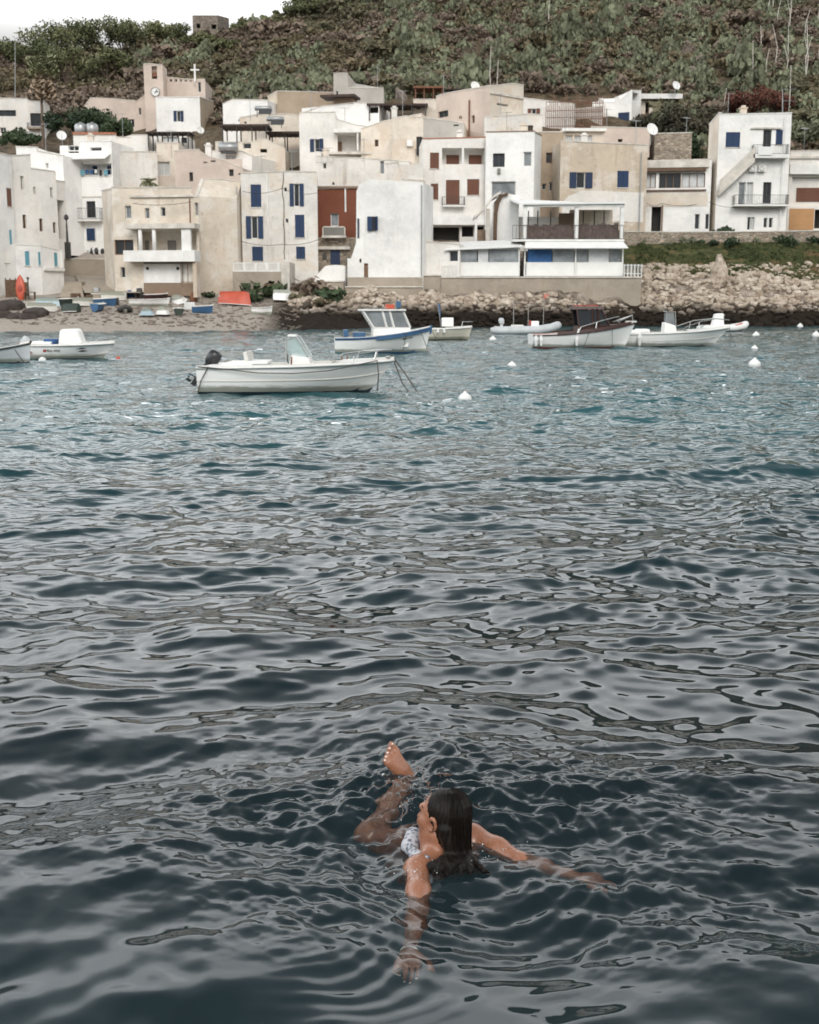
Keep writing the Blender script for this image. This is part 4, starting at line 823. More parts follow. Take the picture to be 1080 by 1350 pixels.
for hx, Y, x, y0, y1, mt in ((0,121.2,352,230,356,'capw'),(0,134.2,641.5,184,300,'metal'),(0,136.7,846,200,305,'metal'),(0,136.2,1036,152,300,'capw'),(0,112.3,250,262,296,'rust'),(0,120.5,312,246,300,'metal'),(0,139.8,147,262,330,'metal'),(0,117,556,244,364,'metal')):
    a, b = P(x, y0, Y*K-.08), P(x+.0, y1, Y*K-.08); b.x = a.x; tag(MB().tube([a, b], .06, 6).build('downpipe', M[mt]), 'thin vertical rainwater pipe fixed to a house front', 'downpipe', 'rainwater pipes on the house fronts')
# ---------------------------------------------------------------- vegetation
M['scrub'] = leafy('scrub_leaves', [(0.065,0.056,0.034), (0.114,0.097,0.057), (0.168,0.137,0.084), (0.233,0.178,0.119)])
M['olive'] = leafy('olive_green_leaves', [(0.059,0.056,0.035), (0.100,0.092,0.056), (0.147,0.133,0.081), (0.210,0.189,0.120)])
M['mauve'] = leafy('dry_mauve_scrub', [(0.099,0.076,0.058), (0.153,0.118,0.089), (0.213,0.165,0.126), (0.285,0.223,0.173)])
M['pinef'] = leafy('pine_needles', [(0.038,0.048,0.023), (0.090,0.104,0.050), (0.161,0.167,0.083), (0.227,0.222,0.125)])
M['cactus'] = leafy('cactus_pads', [(0.066,0.072,0.045), (0.122,0.131,0.082), (0.198,0.215,0.136), (0.315,0.329,0.217)], 3)
M['darkgreen'] = leafy('dark_green_leaves', [(.015,.024,.015), (.030,.048,.026), (.053,.078,.039), (.083,.112,.057)])
M['redleaf'] = leafy('red_brown_leaves', [(.045,.018,.013), (.090,.034,.024), (.135,.055,.038), (.14,.09,.055)])
M['palmleaf'] = leafy('palm_leaves', [(.10,.12,.06), (.18,.20,.11), (.28,.29,.17), (.36,.35,.22)], 3); M['straw'] = leafy('dead_palm_straw', [(.16,.12,.08), (.27,.20,.14), (.36,.28,.20), (.42,.34,.25)], 3)
M['darkolive'] = leafy('dark_olive_leaves', [(.020,.020,.014), (.040,.038,.025), (.070,.062,.040), (.11,.09,.06)])
M['bark'] = plain('bark', (.15,.11,.085), .9, .4, 3)
M['rockd'] = plain('hill_rock', (.25,.205,.17), .95, .55, 1.6, .3)
def leaves(n, lumps, size, seed, flat=1.0):
    rg = np.random.default_rng(seed); L = np.array(lumps, float); wts = (L[:,3]**2); wts /= wts.sum()
    k = rg.choice(len(L), n, p=wts); d = rg.normal(size=(n,3)); d /= np.linalg.norm(d, axis=1)[:,None]
    r = L[k,3]*(rg.uniform(.45, 1.08, n)); p = L[k,:3] + d*np.stack([r, r, r*flat], 1)
    nn = d + rg.normal(scale=.7, size=(n,3)); nn /= np.linalg.norm(nn, axis=1)[:,None]
    a = np.cross(nn, rg.normal(size=(n,3))); a /= np.linalg.norm(a, axis=1)[:,None]; b = np.cross(nn, a); s = (size*rg.uniform(.6, 1.4, n))[:,None]
    a = a*s; b = b*s*.6
    return np.stack([p-a, p-b*1.0, p+a, p+b], 1).reshape(-1, 3)
def lump_set(seed, R_, h, n, rl, zlo=.25):
    r = random.Random(seed); out = []
    for i in range(n):
        a = r.uniform(0, 2*pi); q = R_*math.sqrt(r.random())*.8; z = h*(zlo + (1-zlo)*r.random()*(1-.5*(q/R_)**2)); out.append((q*cos(a), q*sin(a), z, rl*r.uniform(.7, 1.25)))
    return out
TPL = {}
for i in range(6): TPL['shrub', i] = leaves(230, lump_set(i, 1.0, .85, 8, .42), .17, i, .8)
for i in range(3):     # prickly pear: stacked flat pads
    r = random.Random(50+i); vs = []
    for k in range(85):
        a = r.uniform(0, 2*pi); q = r.uniform(0, .8); c = np.array([q*cos(a), q*sin(a), r.uniform(.1, 1.5)*(1-.4*q)]); s = r.uniform(.12, .19)
        t = r.uniform(0, pi); lean = r.uniform(-.5, .5); u_ = np.array([cos(t), sin(t), 0]); v_ = np.array([-sin(t)*lean, cos(t)*lean, 1.0]); v_ /= np.linalg.norm(v_)
        for (p0, p1, p2, p3) in ((( -.55,-1),(.55,-1),(1,-.1),(-1,-.1)), ((-1,-.1),(1,-.1),(.75,.8),(-.75,.8))):
            for pp in (p0, p1, p2, p3): vs.append(c + u_*pp[0]*s*.8 + v_*pp[1]*s*1.15)
    TPL['cactus', i] = np.array(vs)
def quads(V): return np.arange(len(V)).reshape(-1, 4)
MESH = {}
def tpl_mesh(kind, i, mat):
    k = (kind, i, mat)
    if k not in MESH:
        V = TPL[kind, i].astype(np.float32); me = bpy.data.meshes.new(kind); n = len(V)//4; me.vertices.add(len(V)); me.vertices.foreach_set('co', V.ravel())
        me.loops.add(n*4); me.loops.foreach_set('vertex_index', np.arange(n*4, dtype=np.int32)); me.polygons.add(n)
        me.polygons.foreach_set('loop_start', np.arange(0, n*4, 4, dtype=np.int32)); me.polygons.foreach_set('loop_total', np.full(n, 4, dtype=np.int32))
        me.materials.append(M[mat]); me.update(calc_edges=True); MESH[k] = me
    return MESH[k]
def put(kind, i, mat, name, loc, s, label, cat, group, rz=0):
    o = link(bpy.data.objects.new(name, tpl_mesh(kind, i, mat))); o.location = loc; o.scale = (s[0], s[1], s[2]) if hasattr(s, '__len__') else (s, s, s); o.rotation_euler.z = rz
    return tag(o, label, cat, group)
def miny(p): return float(np.interp(p, [0,110,112,290,292,620,640,850,862,930,940,1080], [178,180,184,184,168,168,168,172,142,142,139,139]))
rg = random.Random(11); SPOT = []
for _ in range(7000):
    p = rg.uniform(-60, 1140); Y = rg.uniform(136, 268)
    if Y < miny(p): continue
    x = (p-540)/F*Y; SPOT.append((p, x, Y))
xs = np.array([s[1] for s in SPOT]); Ys = np.array([s[2] for s in SPOT]); zs = ground_z(xs, Ys); dens = fbm(xs*.07, Ys*.07, 3, 21)
acc = {'scrub': [], 'olive': [], 'mauve': [], 'cactus': []}; big = []
for (p, x, Y), z, dn in zip(SPOT, zs, dens):
    dn2 = float(fbm(np.array(x*.05+9), np.array(Y*.05), 3, 31)); s = rg.uniform(.8, 2.0); r = rg.random()
    cact = (dn2 > .47 and p > 200) or (p > 480 and rg.random() < .55)
    kind = 'cactus' if cact and r < .42 else ('mauve' if dn < .36 or r > .84 else ('olive' if dn > .50 else 'scrub'))
    if rg.random() < .042: big.append((p, x, Y, z, kind, s)); continue
    if len(acc[kind]) > 1500: continue
    T = TPL['cactus' if kind == 'cactus' else 'shrub', rg.randrange(3 if kind == 'cactus' else 6)]; a = rg.uniform(0, 6.28); c_, s_ = cos(a), sin(a)
    if kind != 'cactus': T = T.reshape(-1,4,3)[:110 if Y > 190 else 150].reshape(-1,3)
    sc3 = s*rg.uniform(.8, 1.2); V = np.empty_like(T); V[:,0] = (T[:,0]*c_-T[:,1]*s_)*s+x; V[:,1] = (T[:,0]*s_+T[:,1]*c_)*s+Y; V[:,2] = T[:,2]*sc3*.9+z-.25; acc[kind].append(V)
for k, L in acc.items():
    V = np.concatenate(L); o = np_mesh({'scrub':'hillside_scrub','olive':'hillside_bushes','mauve':'dry_scrub','cactus':'prickly_pear_patch'}[k], V, quads(V), M[k]); tag(o, kind='stuff')
KN = {'scrub': ('rounded brown green shrub on the hillside above the village', 'shrub', 'brown green shrubs on the hillside'), 'olive': ('olive green leafy bush on the hillside above the village', 'bush', 'olive green bushes on the hillside'),
      'mauve': ('dry mauve brown bush on the hillside above the village', 'dry bush', 'dry bushes on the hillside'), 'cactus': ('pale green prickly pear cactus on the hillside above the village', 'cactus', 'prickly pears on the hillside')}
for p, x, Y, z, kind, s in big[:260]:
    lb, ct_, gp = KN[kind]; s *= 1.75
    zone = next(b for a, b in ((112,'the low white hillside house'),(290,'the church'),(440,'the blank tan block house'),(600,'the grey chimney tower house'),(780,'the rusty scaffolding'),(930,'the white porch'),(9999,'the staircase house')) if p < a)
    lb = lb.replace('on the hillside above the village', ('high on the slope above ' if Y > 212 else 'halfway up the slope above ' if Y > 180 else 'low on the slope just behind ')+zone)
    put('cactus' if kind == 'cactus' else 'shrub', rg.randrange(3 if kind == 'cactus' else 6), kind, {'scrub':'shrub','olive':'bush','mauve':'dry_bush','cactus':'prickly_pear'}[kind], (x, Y, z-.2), (s, s, s*rg.uniform(.8,1.05)), lb, ct_, gp, rg.uniform(0, 6))
def tree(px, ytop, Y, wpx, label, cat='tree', name='tree', mat='pinef', group=None, crown=.6, seed=0, n=1500, flat=.6, lean=0, leafs=.22, yb=None):
    r = random.Random(seed*7+1); x = (px-540)/F*Y; zb = float(ground_z(np.array(x), np.array(Y))) if yb is None else P(px, yb, Y).z; top = P(px, ytop, Y); x = top.x; w_ = wpx/F*Y/2; Hh = max(top.z-zb, 2.0)
    e_ = empty(name, (x, Y, zb-.2), label, cat, group); ch = Hh*crown; c0 = Hh-ch; lumps = []
    for i in range(14):
        a = r.uniform(0, 2*pi); q = w_*math.sqrt(r.random())*.75; lumps.append((q*cos(a)+lean, q*sin(a), c0+ch*(.3+.5*r.random()*(1-.5*(q/w_)**2)), min(w_, ch)*r.uniform(.22,.40)))
    V = leaves(n, lumps, leafs, seed, flat if flat else 1); V[:,2] += .2
    np_mesh('crown', V, quads(V), M[mat], e_)
    m = MB(); o_ = Vector((x, Y, zb)); t = [o_+Vector((0,0,-.5)), o_+Vector((lean*.3,0,c0*.5)), o_+Vector((lean*.6,0,c0*.9))]
    m.tube(t, [.04*Hh, .03*Hh, .024*Hh], 7)
    for i in range(5): l_ = lumps[i]; m.tube([t[-1]-Vector((0,0,.15*Hh*r.random())), o_+Vector((l_[0]*.5, l_[1]*.5, (c0+l_[2])/2)), o_+Vector(l_[:3])], [.018*Hh, .012*Hh, .006*Hh], 5)
    m.build('trunk', M['bark'], e_); return e_
PINES = [(4,52,232,44),(34,46,226,62),(66,30,236,66),(96,24,240,62),(128,22,243,60),(160,20,244,56),(192,20,243,60),(222,27,240,48),(85,55,210,50),(140,62,215,46),(240,44,236,34),
         (318,28,244,30),(340,36,240,34),(362,24,243,36),(384,14,246,40),(405,2,247,40),(418,-12,248,60),(432,-16,250,62),(452,-24,252,60),(402,-4,246,52),(512,-34,252,60),(470,8,240,40),(494,-14,250,50),(524,-20,250,50),(556,-26,250,50),(600,-36,250,50),(275,44,230,40),(300,50,225,36)]
_nw = ['first','second','third','fourth','fifth','sixth','seventh','eighth','ninth','tenth','eleventh','twelfth','thirteenth','fourteenth','fifteenth','sixteenth','seventeenth','eighteenth','nineteenth']
ORD = {}; _l = sorted([i for i, q in enumerate(PINES) if q[0] < 245], key=lambda i: PINES[i][0]); _r = sorted([i for i, q in enumerate(PINES) if q[0] >= 245], key=lambda i: PINES[i][0])
for k, i in enumerate(_l): ORD[i] = _nw[k]+' dark olive pine from the left edge on the ridge left of the stone ruin'
for k, i in enumerate(_r): ORD[i] = _nw[k]+' dark olive pine right of the stone ruin on the ridge'
for i, (px, yt, Y, w_) in enumerate(PINES):
    tree(px, yt, Y, w_*1.35, ORD[i], 'pine tree', 'pine_tree', 'pinef',
         'pines on the ridge left of the ruin' if px < 245 else 'pines on the ridge right of the ruin', .85, i, 2300, .8, leafs=.24)
tree(88,146,158,62,'round dark green tree left behind the two water tanks','tree','tree','darkgreen',None,.85,41,2200,.9,yb=186); tree(118,138,160,76,'tallest dark green tree just behind the two water tanks','tree','tree','darkgreen',None,.85,42,2400,.9,yb=186)
tree(150,156,157,50,'dark green tree under the sloping church annex','tree','tree','darkgreen',None,.85,43,1800,.9,yb=190); tree(24,170,150,70,'dark bushes in the garden below the low white hillside house','garden bush','bush','darkgreen',None,.9,44,1600,.8,yb=200)
tree(872,146,152,84,'dark olive tree between the white porch and the big satellite dish','tree','tree','darkolive',None,.95,61,4200,1.0,yb=205); tree(912,134,150,96,'broad dark olive tree above the roofless stone block','tree','tree','darkolive',None,.95,62,5000,1.0,yb=205); tree(900,168,141,52,'tall dark cypress like tree between the stone shed and the staircase house','tree','tree','darkgreen',None,.9,45,2200,1.2,yb=225); tree(893,150,160,70,'brown green tree beside the white porch on the hillside','tree','tree','scrub',None,.85,46,2200,.9,yb=200)
tree(930,112,170,60,'dark green tree left of the red leaved tree','tree','tree','darkgreen',None,.85,47,2200,.9,yb=165); tree(918,152,155,60,'dense brown green tree behind the staircase house left corner','tree','tree','scrub',None,.9,51,2200,.9,yb=210)
tree(998,112,158,112,'red brown leaved tree behind the tall staircase house','tree','tree','redleaf',None,.85,48,3000,.75,yb=165); tree(1030,120,160,40,'smaller red brown tree right behind the staircase house antenna','tree','tree','redleaf',None,.85,49,1400,.75,yb=165)
tree(1062,150,142,60,'grey green bush above the right edge house','bush','bush','cactus',None,.9,50,1800,.9,yb=200); tree(960,148,168,50,'dark bush under the red leaved tree','bush','bush','darkgreen',None,.85,52,1200,.9,yb=175)
# palm
def palm(px, ytop, ybase, Y, label, frond=1.6, skirt=True, seed=0, n=34):
    r = random.Random(seed); b_, t = P(px+2, ybase, Y), P(px, ytop, Y); e_ = empty('palm_tree', b_, label, 'palm tree'); Hh = t.z-b_.z
    MB().tube([b_-Vector((0,0,1)), b_+Vector((.05,0,Hh*.5)), t], [.016*Hh+.1, .012*Hh+.06, .012*Hh+.04], 8).build('trunk', M['bark'], e_)
    V = []
    def fr(el, az, L, drop, wd):
        dr = np.array([cos(az), sin(az), 0]); pts_ = []; p = np.array([t.x, t.y, t.z]); a = el
        for k in range(7): pts_.append(p.copy()); p = p + (dr*cos(a) + np.array([0,0,sin(a)]))*L/6; a -= drop
        sd_ = np.array([-sin(az), cos(az), 0])
        for k in range(6):
            for s_ in (-1, 1):
                w1 = wd*L*(.25+.7*sin(pi*(k+.3)/7)); q = pts_[k]*.45+pts_[k+1]*.55; V.extend([pts_[k], q, q+sd_*s_*w1-np.array([0,0,w1*.5]), q+sd_*s_*w1*.8-np.array([0,0,w1*.7])-dr*.1*L])
    for i in range(n): fr(r.uniform(-.2, 1.25), r.uniform(0, 6.28), frond*r.uniform(.8, 1.1), .3, .28)
    V = np.array(V)-np.array(b_); np_mesh('crown', V, quads(V), M['palmleaf'], e_)
    if skirt:
        V = []
        for i in range(70): fr(r.uniform(-1.5, -.9), r.uniform(0, 6.28), frond*r.uniform(1.1, 1.9), .08, .14)
        V = np.array(V)-np.array(b_); np_mesh('dead_skirt', V, quads(V), M['straw'], e_)
palm(55, 84, 186, 164, 'tall palm with a hanging skirt of dead fronds beside the small white hillside house', 2.6, True, 1, 60)
palm(197, 241, 262, 122, 'small palm on the roof terrace of the worn beige house', 1.1, False, 2, 24)
for i in range(26):
    p = rg.choice([rg.uniform(985,1080), rg.uniform(560,1080), rg.uniform(940,1080)]); Y = rg.uniform(155, 215); x = (p-540)/F*Y; z = float(ground_z(np.array(x), np.array(Y))); hh = rg.uniform(3.5, 7.5)
    o = MB().tube([(x,Y,z-.3),(x+rg.uniform(-.3,.3),Y,z+hh*.5),(x+rg.uniform(-.7,.7),Y,z+hh)], [.07,.055,.03], 5).build('dry_stalk', M['mauve2'] if 'mauve2' in M else M['cap']); tag(o, 'thin pale dead agave stalk standing on the hillside on the right', 'dry stalk', 'dead agave stalks on the hillside')
# ---------------------------------------------------------------- rocks
def rock_tpl(seed, sub=2, rough=.35):
    bm = bmesh.new(); bmesh.ops.create_icosphere(bm, subdivisions=sub, radius=1); r = random.Random(seed); dirs = [Vector((r.gauss(0,1), r.gauss(0,1), r.gauss(0,1))).normalized() for _ in range(14)]; cut = [r.uniform(.55,.95) for _ in dirs]
    for v in bm.verts:
        for d, c in zip(dirs, cut):
            k = v.co.dot(d)
            if k > c: v.co -= d*(k-c)
        v.co *= 1+r.uniform(-.05,.05)
    me = bpy.data.meshes.new('rock'); bm.to_mesh(me); bm.free(); return me
def rockmat(name, cols, dk):
    m, n, l, b = _new(name); p = pos(n, l); n1 = noise(n, l, p, 1.1, 8, .75); col = ramp(n, l, n1, [(.3+.13*i, c) for i, c in enumerate(cols)])
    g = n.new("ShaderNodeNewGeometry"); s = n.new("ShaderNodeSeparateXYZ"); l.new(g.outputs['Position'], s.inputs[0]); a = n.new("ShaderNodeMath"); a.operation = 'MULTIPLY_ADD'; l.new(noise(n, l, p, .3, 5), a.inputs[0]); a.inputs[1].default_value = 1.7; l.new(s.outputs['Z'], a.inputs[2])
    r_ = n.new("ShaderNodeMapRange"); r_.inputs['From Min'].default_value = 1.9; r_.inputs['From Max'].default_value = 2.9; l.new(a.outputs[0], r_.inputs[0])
    l.new(mix(n, l, r_.outputs[0], (.020,.015,.011), col), b.inputs['Base Color']); b.inputs['Roughness'].default_value = .95; b.inputs['Specular IOR Level'].default_value = .2  # near-black foot by height: weed plus painted shade of the undercut
    bump(n, l, b, noise(n, l, p, 3.5, 7, .75), .12); return m
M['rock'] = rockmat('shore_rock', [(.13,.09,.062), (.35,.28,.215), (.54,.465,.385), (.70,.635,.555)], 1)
M['drock'] = plain('dark_weed_rock', (.055,.042,.036), .9, .5, 2, .1)
RM = [rock_tpl(i) for i in range(6)]
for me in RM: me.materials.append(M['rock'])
rg = random.Random(5); nb = 0
GR = 'pale limestone boulders along the rocky shore'
TV = [np.array([v.co[:] for v in me.vertices]) for me in RM]; TF = [np.array([f.vertices[:] for f in me.polygons]) for me in RM]; SV = []; SF = []; off_ = 0
for k in range(8000):
    p = rg.uniform(385, 1180) if rg.random() < .55 else rg.uniform(820, 1180); Y = rg.uniform(100, 117 if p > 830 else 107.5)
    x = (p-540)/F*Y; z = float(ground_z(np.array(x), np.array(Y)))
    if z < -.2 or (p > 840 and z > 5.5) or (p < 840 and Y > 107 and p > 455) : continue
    s = rg.uniform(.09, .36) if k > 190 else rg.uniform(.34, .74)
    if k > 190:
        i = rg.randrange(6); a = rg.uniform(0, 6.28); c_, s_ = cos(a), sin(a); T = TV[i]*np.array([s*rg.uniform(.8,1.5), s, s*rg.uniform(.5,.9)])
        V = np.stack([T[:,0]*c_-T[:,1]*s_+x, T[:,0]*s_+T[:,1]*c_+Y, T[:,2]+z+s*.1], 1); SV.append(V); SF.append(TF[i]+off_); off_ += len(V); continue
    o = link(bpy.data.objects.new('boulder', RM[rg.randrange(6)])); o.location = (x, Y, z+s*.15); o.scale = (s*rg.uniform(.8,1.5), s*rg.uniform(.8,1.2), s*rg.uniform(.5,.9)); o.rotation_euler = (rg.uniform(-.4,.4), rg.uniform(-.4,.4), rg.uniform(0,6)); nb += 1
    tag(o, 'pale boulder '+next(b for a, b in ((470,'left of the sloped white house'),(590,'below the sloped white house'),(700,'below the left restaurant quay'),(850,'below the right restaurant quay'),(960,'on the shore left of the pointed rock'),(9999,'on the shore right of the pointed rock')) if p < a)+(', at the tide line' if z < 1.6 else ', higher up'), 'boulder', GR)
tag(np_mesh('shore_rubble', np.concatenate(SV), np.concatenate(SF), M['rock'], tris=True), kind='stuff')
for i, (px, py, s) in enumerate([(14,408,1.5),(4,418,1.1),(26,404,.9),(46,416,1.3),(34,420,.9),(57,412,.8),(22,420,.9),(8,401,.7)]):
    q = GT(px, py); me = RM[i % 6].copy(); me.materials.clear(); me.materials.append(M['drock']); o = link(bpy.data.objects.new('dark_rock', me)); o.location = q; o.scale = (s, s*.8, s*.55); o.rotation_euler.z = i
    tag(o, _nw[i]+' of the dark weedy rocks at the left end of the beach', 'rock', 'dark rocks at the left end of the beach')
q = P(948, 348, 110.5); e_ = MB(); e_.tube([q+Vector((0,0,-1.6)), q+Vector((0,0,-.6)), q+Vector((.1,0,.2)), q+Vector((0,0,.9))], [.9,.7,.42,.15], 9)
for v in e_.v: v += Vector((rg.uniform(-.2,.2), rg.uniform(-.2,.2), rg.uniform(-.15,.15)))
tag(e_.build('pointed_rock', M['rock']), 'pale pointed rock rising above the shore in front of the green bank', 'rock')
for i, (px, py, s) in enumerate([(520,108,2.2),(536,96,1.8),(508,126,2.0),(548,118,1.5),(562,106,1.4),(528,128,1.8),(496,108,1.3),(645,62,1.6),(665,52,1.5),(690,46,1.3),(660,92,1.2),(905,70,2.2),(925,84,1.8),(890,80,1.6),(945,64,1.5),(870,88,1.4),(915,98,1.6)]):
    q = GT(px, py); me = RM[i % 6].copy(); me.materials.clear(); me.materials.append(M['rockd']); o = link(bpy.data.objects.new('rock_outcrop', me)); o.location = q; o.scale = (s*1.0, s*.8, s*.55); o.rotation_euler = (.3*i, .2*i, i)
    tag(o, ('grey rock outcrop beside the grey chimney tower house' if px < 600 else 'grey rock outcrop high above the large pinkish house' if px < 750 else 'grey rock outcrop on the slope above the white porch'), 'rock', 'rock outcrops on the hillside')
# bank plants: right
GP = [(905,322,.8),(957,318,1.5),(962,326,1.1),(997,320,.6),(1032,322,1.0),(1044,326,.8),(880,324,.5),(925,323,.6),(940,324,.7),(850,322,.6),(1075,322,.9),(832,320,.6)]
for i, (px, py, s) in enumerate(GP):
    q = GT(px, py); put('shrub', i % 6, 'darkgreen' if i % 3 else 'cactus', 'bush', q-Vector((0,0,.1)), (s,s,s*1.0), 'dark green bush on the grassy bank below the long rubble wall', 'bush', 'bushes on the grassy bank', i)
for i, (px, py, s, mt) in enumerate([(345,392,1.5,'darkgreen'),(360,386,1.3,'darkgreen'),(332,398,.9,'darkgreen'),(375,386,1.0,'darkgreen'),(389,396,.7,'olive'),(405,390,1.4,'mauve'),(416,386,1.0,'mauve'),(437,400,1.3,'darkgreen'),(424,402,.7,'scrub'),(300,372,1.0,'darkgreen'),(322,382,.8,'olive'),(286,384,.8,'darkgreen'),(275,392,.6,'darkgreen'),(291,378,.7,'olive'),(382,374,.7,'darkgreen')]):
    q = GT(px, py); s *= 1.35; put('shrub', i % 6, mt, 'bush', q-Vector((0,0,.15)), (s,s,s*.8), {'darkgreen':'dark green bush below the lattice terrace at the back of the beach','mauve':'dry brown bush on the rocks below the whitewashed porch','olive':'small olive green bush at the back of the beach','scrub':'small brown green bush beside the dry bushes on the rocks'}[mt], 'bush', 'bushes behind the beach: '+mt.replace('darkgreen','dark green').replace('mauve','dry brown').replace('scrub','brown green'), i)
V = []
rr = np.random.default_rng(3); pxs = rr.uniform(835,1150,5200); Yb = rr.uniform(112.5,120,5200); xb = (pxs-540)/F*Yb; zb_ = ground_z(xb,Yb); kp = fbm(xb*.5, Yb*.5, 3, 77) > .38
xb, Yb, zb_ = xb[kp], Yb[kp], zb_[kp]
for t in range(3):
    a = rr.uniform(0,6.28,len(xb)); h_ = rr.uniform(.12,.42,len(xb)); w_ = .13; ox = rr.uniform(-.2,.2,len(xb))
    P0 = np.stack([xb+ox-np.cos(a)*w_, Yb-np.sin(a)*w_, zb_-.05],1); P1 = np.stack([xb+ox+np.cos(a)*w_, Yb+np.sin(a)*w_, zb_-.05],1); P2 = P1+np.stack([ox*.5,ox*0,h_],1); P3 = P0+np.stack([-ox*.5,ox*0,h_*.8],1); V.append(np.stack([P0,P1,P2,P3],1).reshape(-1,3))
V = np.concatenate(V); M['grass'] = leafy('bank_grass', [(.020,.026,.010),(.042,.055,.020),(.075,.085,.032),(.17,.11,.06)], .8); tag(np_mesh('grass', V, quads(V), M['grass']), kind='stuff')
# ---------------------------------------------------------------- boats
def gel(name, c, rough=.3, dirt=(.35,.32,.26)):
    m, n, l, b = _new(name); p = pos(n, l, obj=True); t = noise(n, l, pos(n, l, (.6,.6,3), True), 2.2, 6, .7)
    l.new(mix(n, l, ramp(n, l, t, [(.5, 0), (.8, .4)]), c, dirt), b.inputs['Base Color']); b.inputs['Roughness'].default_value = rough
    tcx = n.new("ShaderNodeTexCoord"); sz = n.new("ShaderNodeSeparateXYZ"); l.new(tcx.outputs['Object'], sz.inputs[0]); az_ = n.new("ShaderNodeMath"); az_.operation = 'MULTIPLY_ADD'; l.new(t, az_.inputs[0]); az_.inputs[1].default_value = -.30; l.new(sz.outputs['Z'], az_.inputs[2])
    lk = b.inputs['Base Color'].links[0].from_socket; l.new(mix(n, l, ramp(n, l, az_.outputs[0], [(0, .75), (.09, 0)]), lk, (.16,.17,.12)), b.inputs['Base Color'])   # weed and scum along the waterline
    return m
M['hull'] = gel('white_gelcoat', (.84,.84,.82), .3, (.55,.52,.45)); M['hullg'] = gel('grey_white_gelcoat', (.55,.58,.60)); M['cream2'] = gel('cream_gelcoat', (.62,.58,.49)); M['boot'] = plain('dark_antifouling', (.018,.03,.042), .5, .3, 2)
M['bootred'] = plain('red_antifouling', (.16,.03,.025), .6); M['inner'] = gel('deck_gelcoat', (.62,.61,.57), .6); M['pblue'] = plain('blue_boat_paint', (.04,.11,.22), .4, .2, 2); M['orangeb'] = plain('orange_hull', (.46,.075,.035), .45, .2, 2)
M['rubgrey'] = plain('grey_inflatable', (.48,.50,.51), .55, .15, 2); M['black'] = plain('black_cowl', (.018,.018,.020), .35, .2, 3); M['clear'] = plain('tinted_windscreen', (.22,.30,.29), .08, .2, 1); M['mahog'] = plain('mahogany_cabin', (.045,.018,.014), .45, .35, 3)
M['rope'] = plain('mooring_rope', (.09,.08,.07), .9); M['tube'] = plain('stainless_tube', (.62,.62,.60), .25, .1, 3, metal=.8); M['redv'] = plain('red_upholstery', (.35,.06,.04), .6); M['dirtyw'] = gel('dirty_white_hull', (.52,.50,.45), .6, (.22,.19,.15)); M['greenb'] = plain('dark_green_tarp', (.03,.045,.035), .7); M['ltblue'] = gel('pale_blue_hull', (.38,.50,.56), .5)
_m, _n, _l, _b = _new('clear_windscreen'); _b.inputs['Base Color'].default_value = (.45,.58,.57,1); _b.inputs['Roughness'].default_value = .05; _b.inputs['Alpha'].default_value = .45; M['screen'] = _m
def hull_mesh(L, B, fs, fb, draft, rake=.12, boxy=.25, tr=.85, n=22, lv=8, full=.45, bw=.07, bz=.05):
    S = []
    for i in range(n+1):
        t = i/n; b = B/2*(tr+(1-tr)*sin(min(t/full,1)*pi/2)) if t < full else B/2*max(.02, 1-((t-full)/(1-full))**2.3)
        sh = fs+(fb-fs)*t**2; kl = -draft*(1-max(0,(t-.7)/.3)**2*.9); ex = boxy+.75*t**2.2; row = []
        for j in range(lv+1):
            s = j/lv; s_ = s**1.3; z = kl+(sh-kl)*s_; y = b*(s_**ex if j else 0); x = t*(L-rake*L*(1-s_)); row.append(Vector((x-L/2, y, z)))
        jj = min(range(1, lv), key=lambda j: abs(row[j].z-bz)); 
        if abs(row[jj].z-bz) < .12: row[jj].z = bz
        S.append(row)
    return S
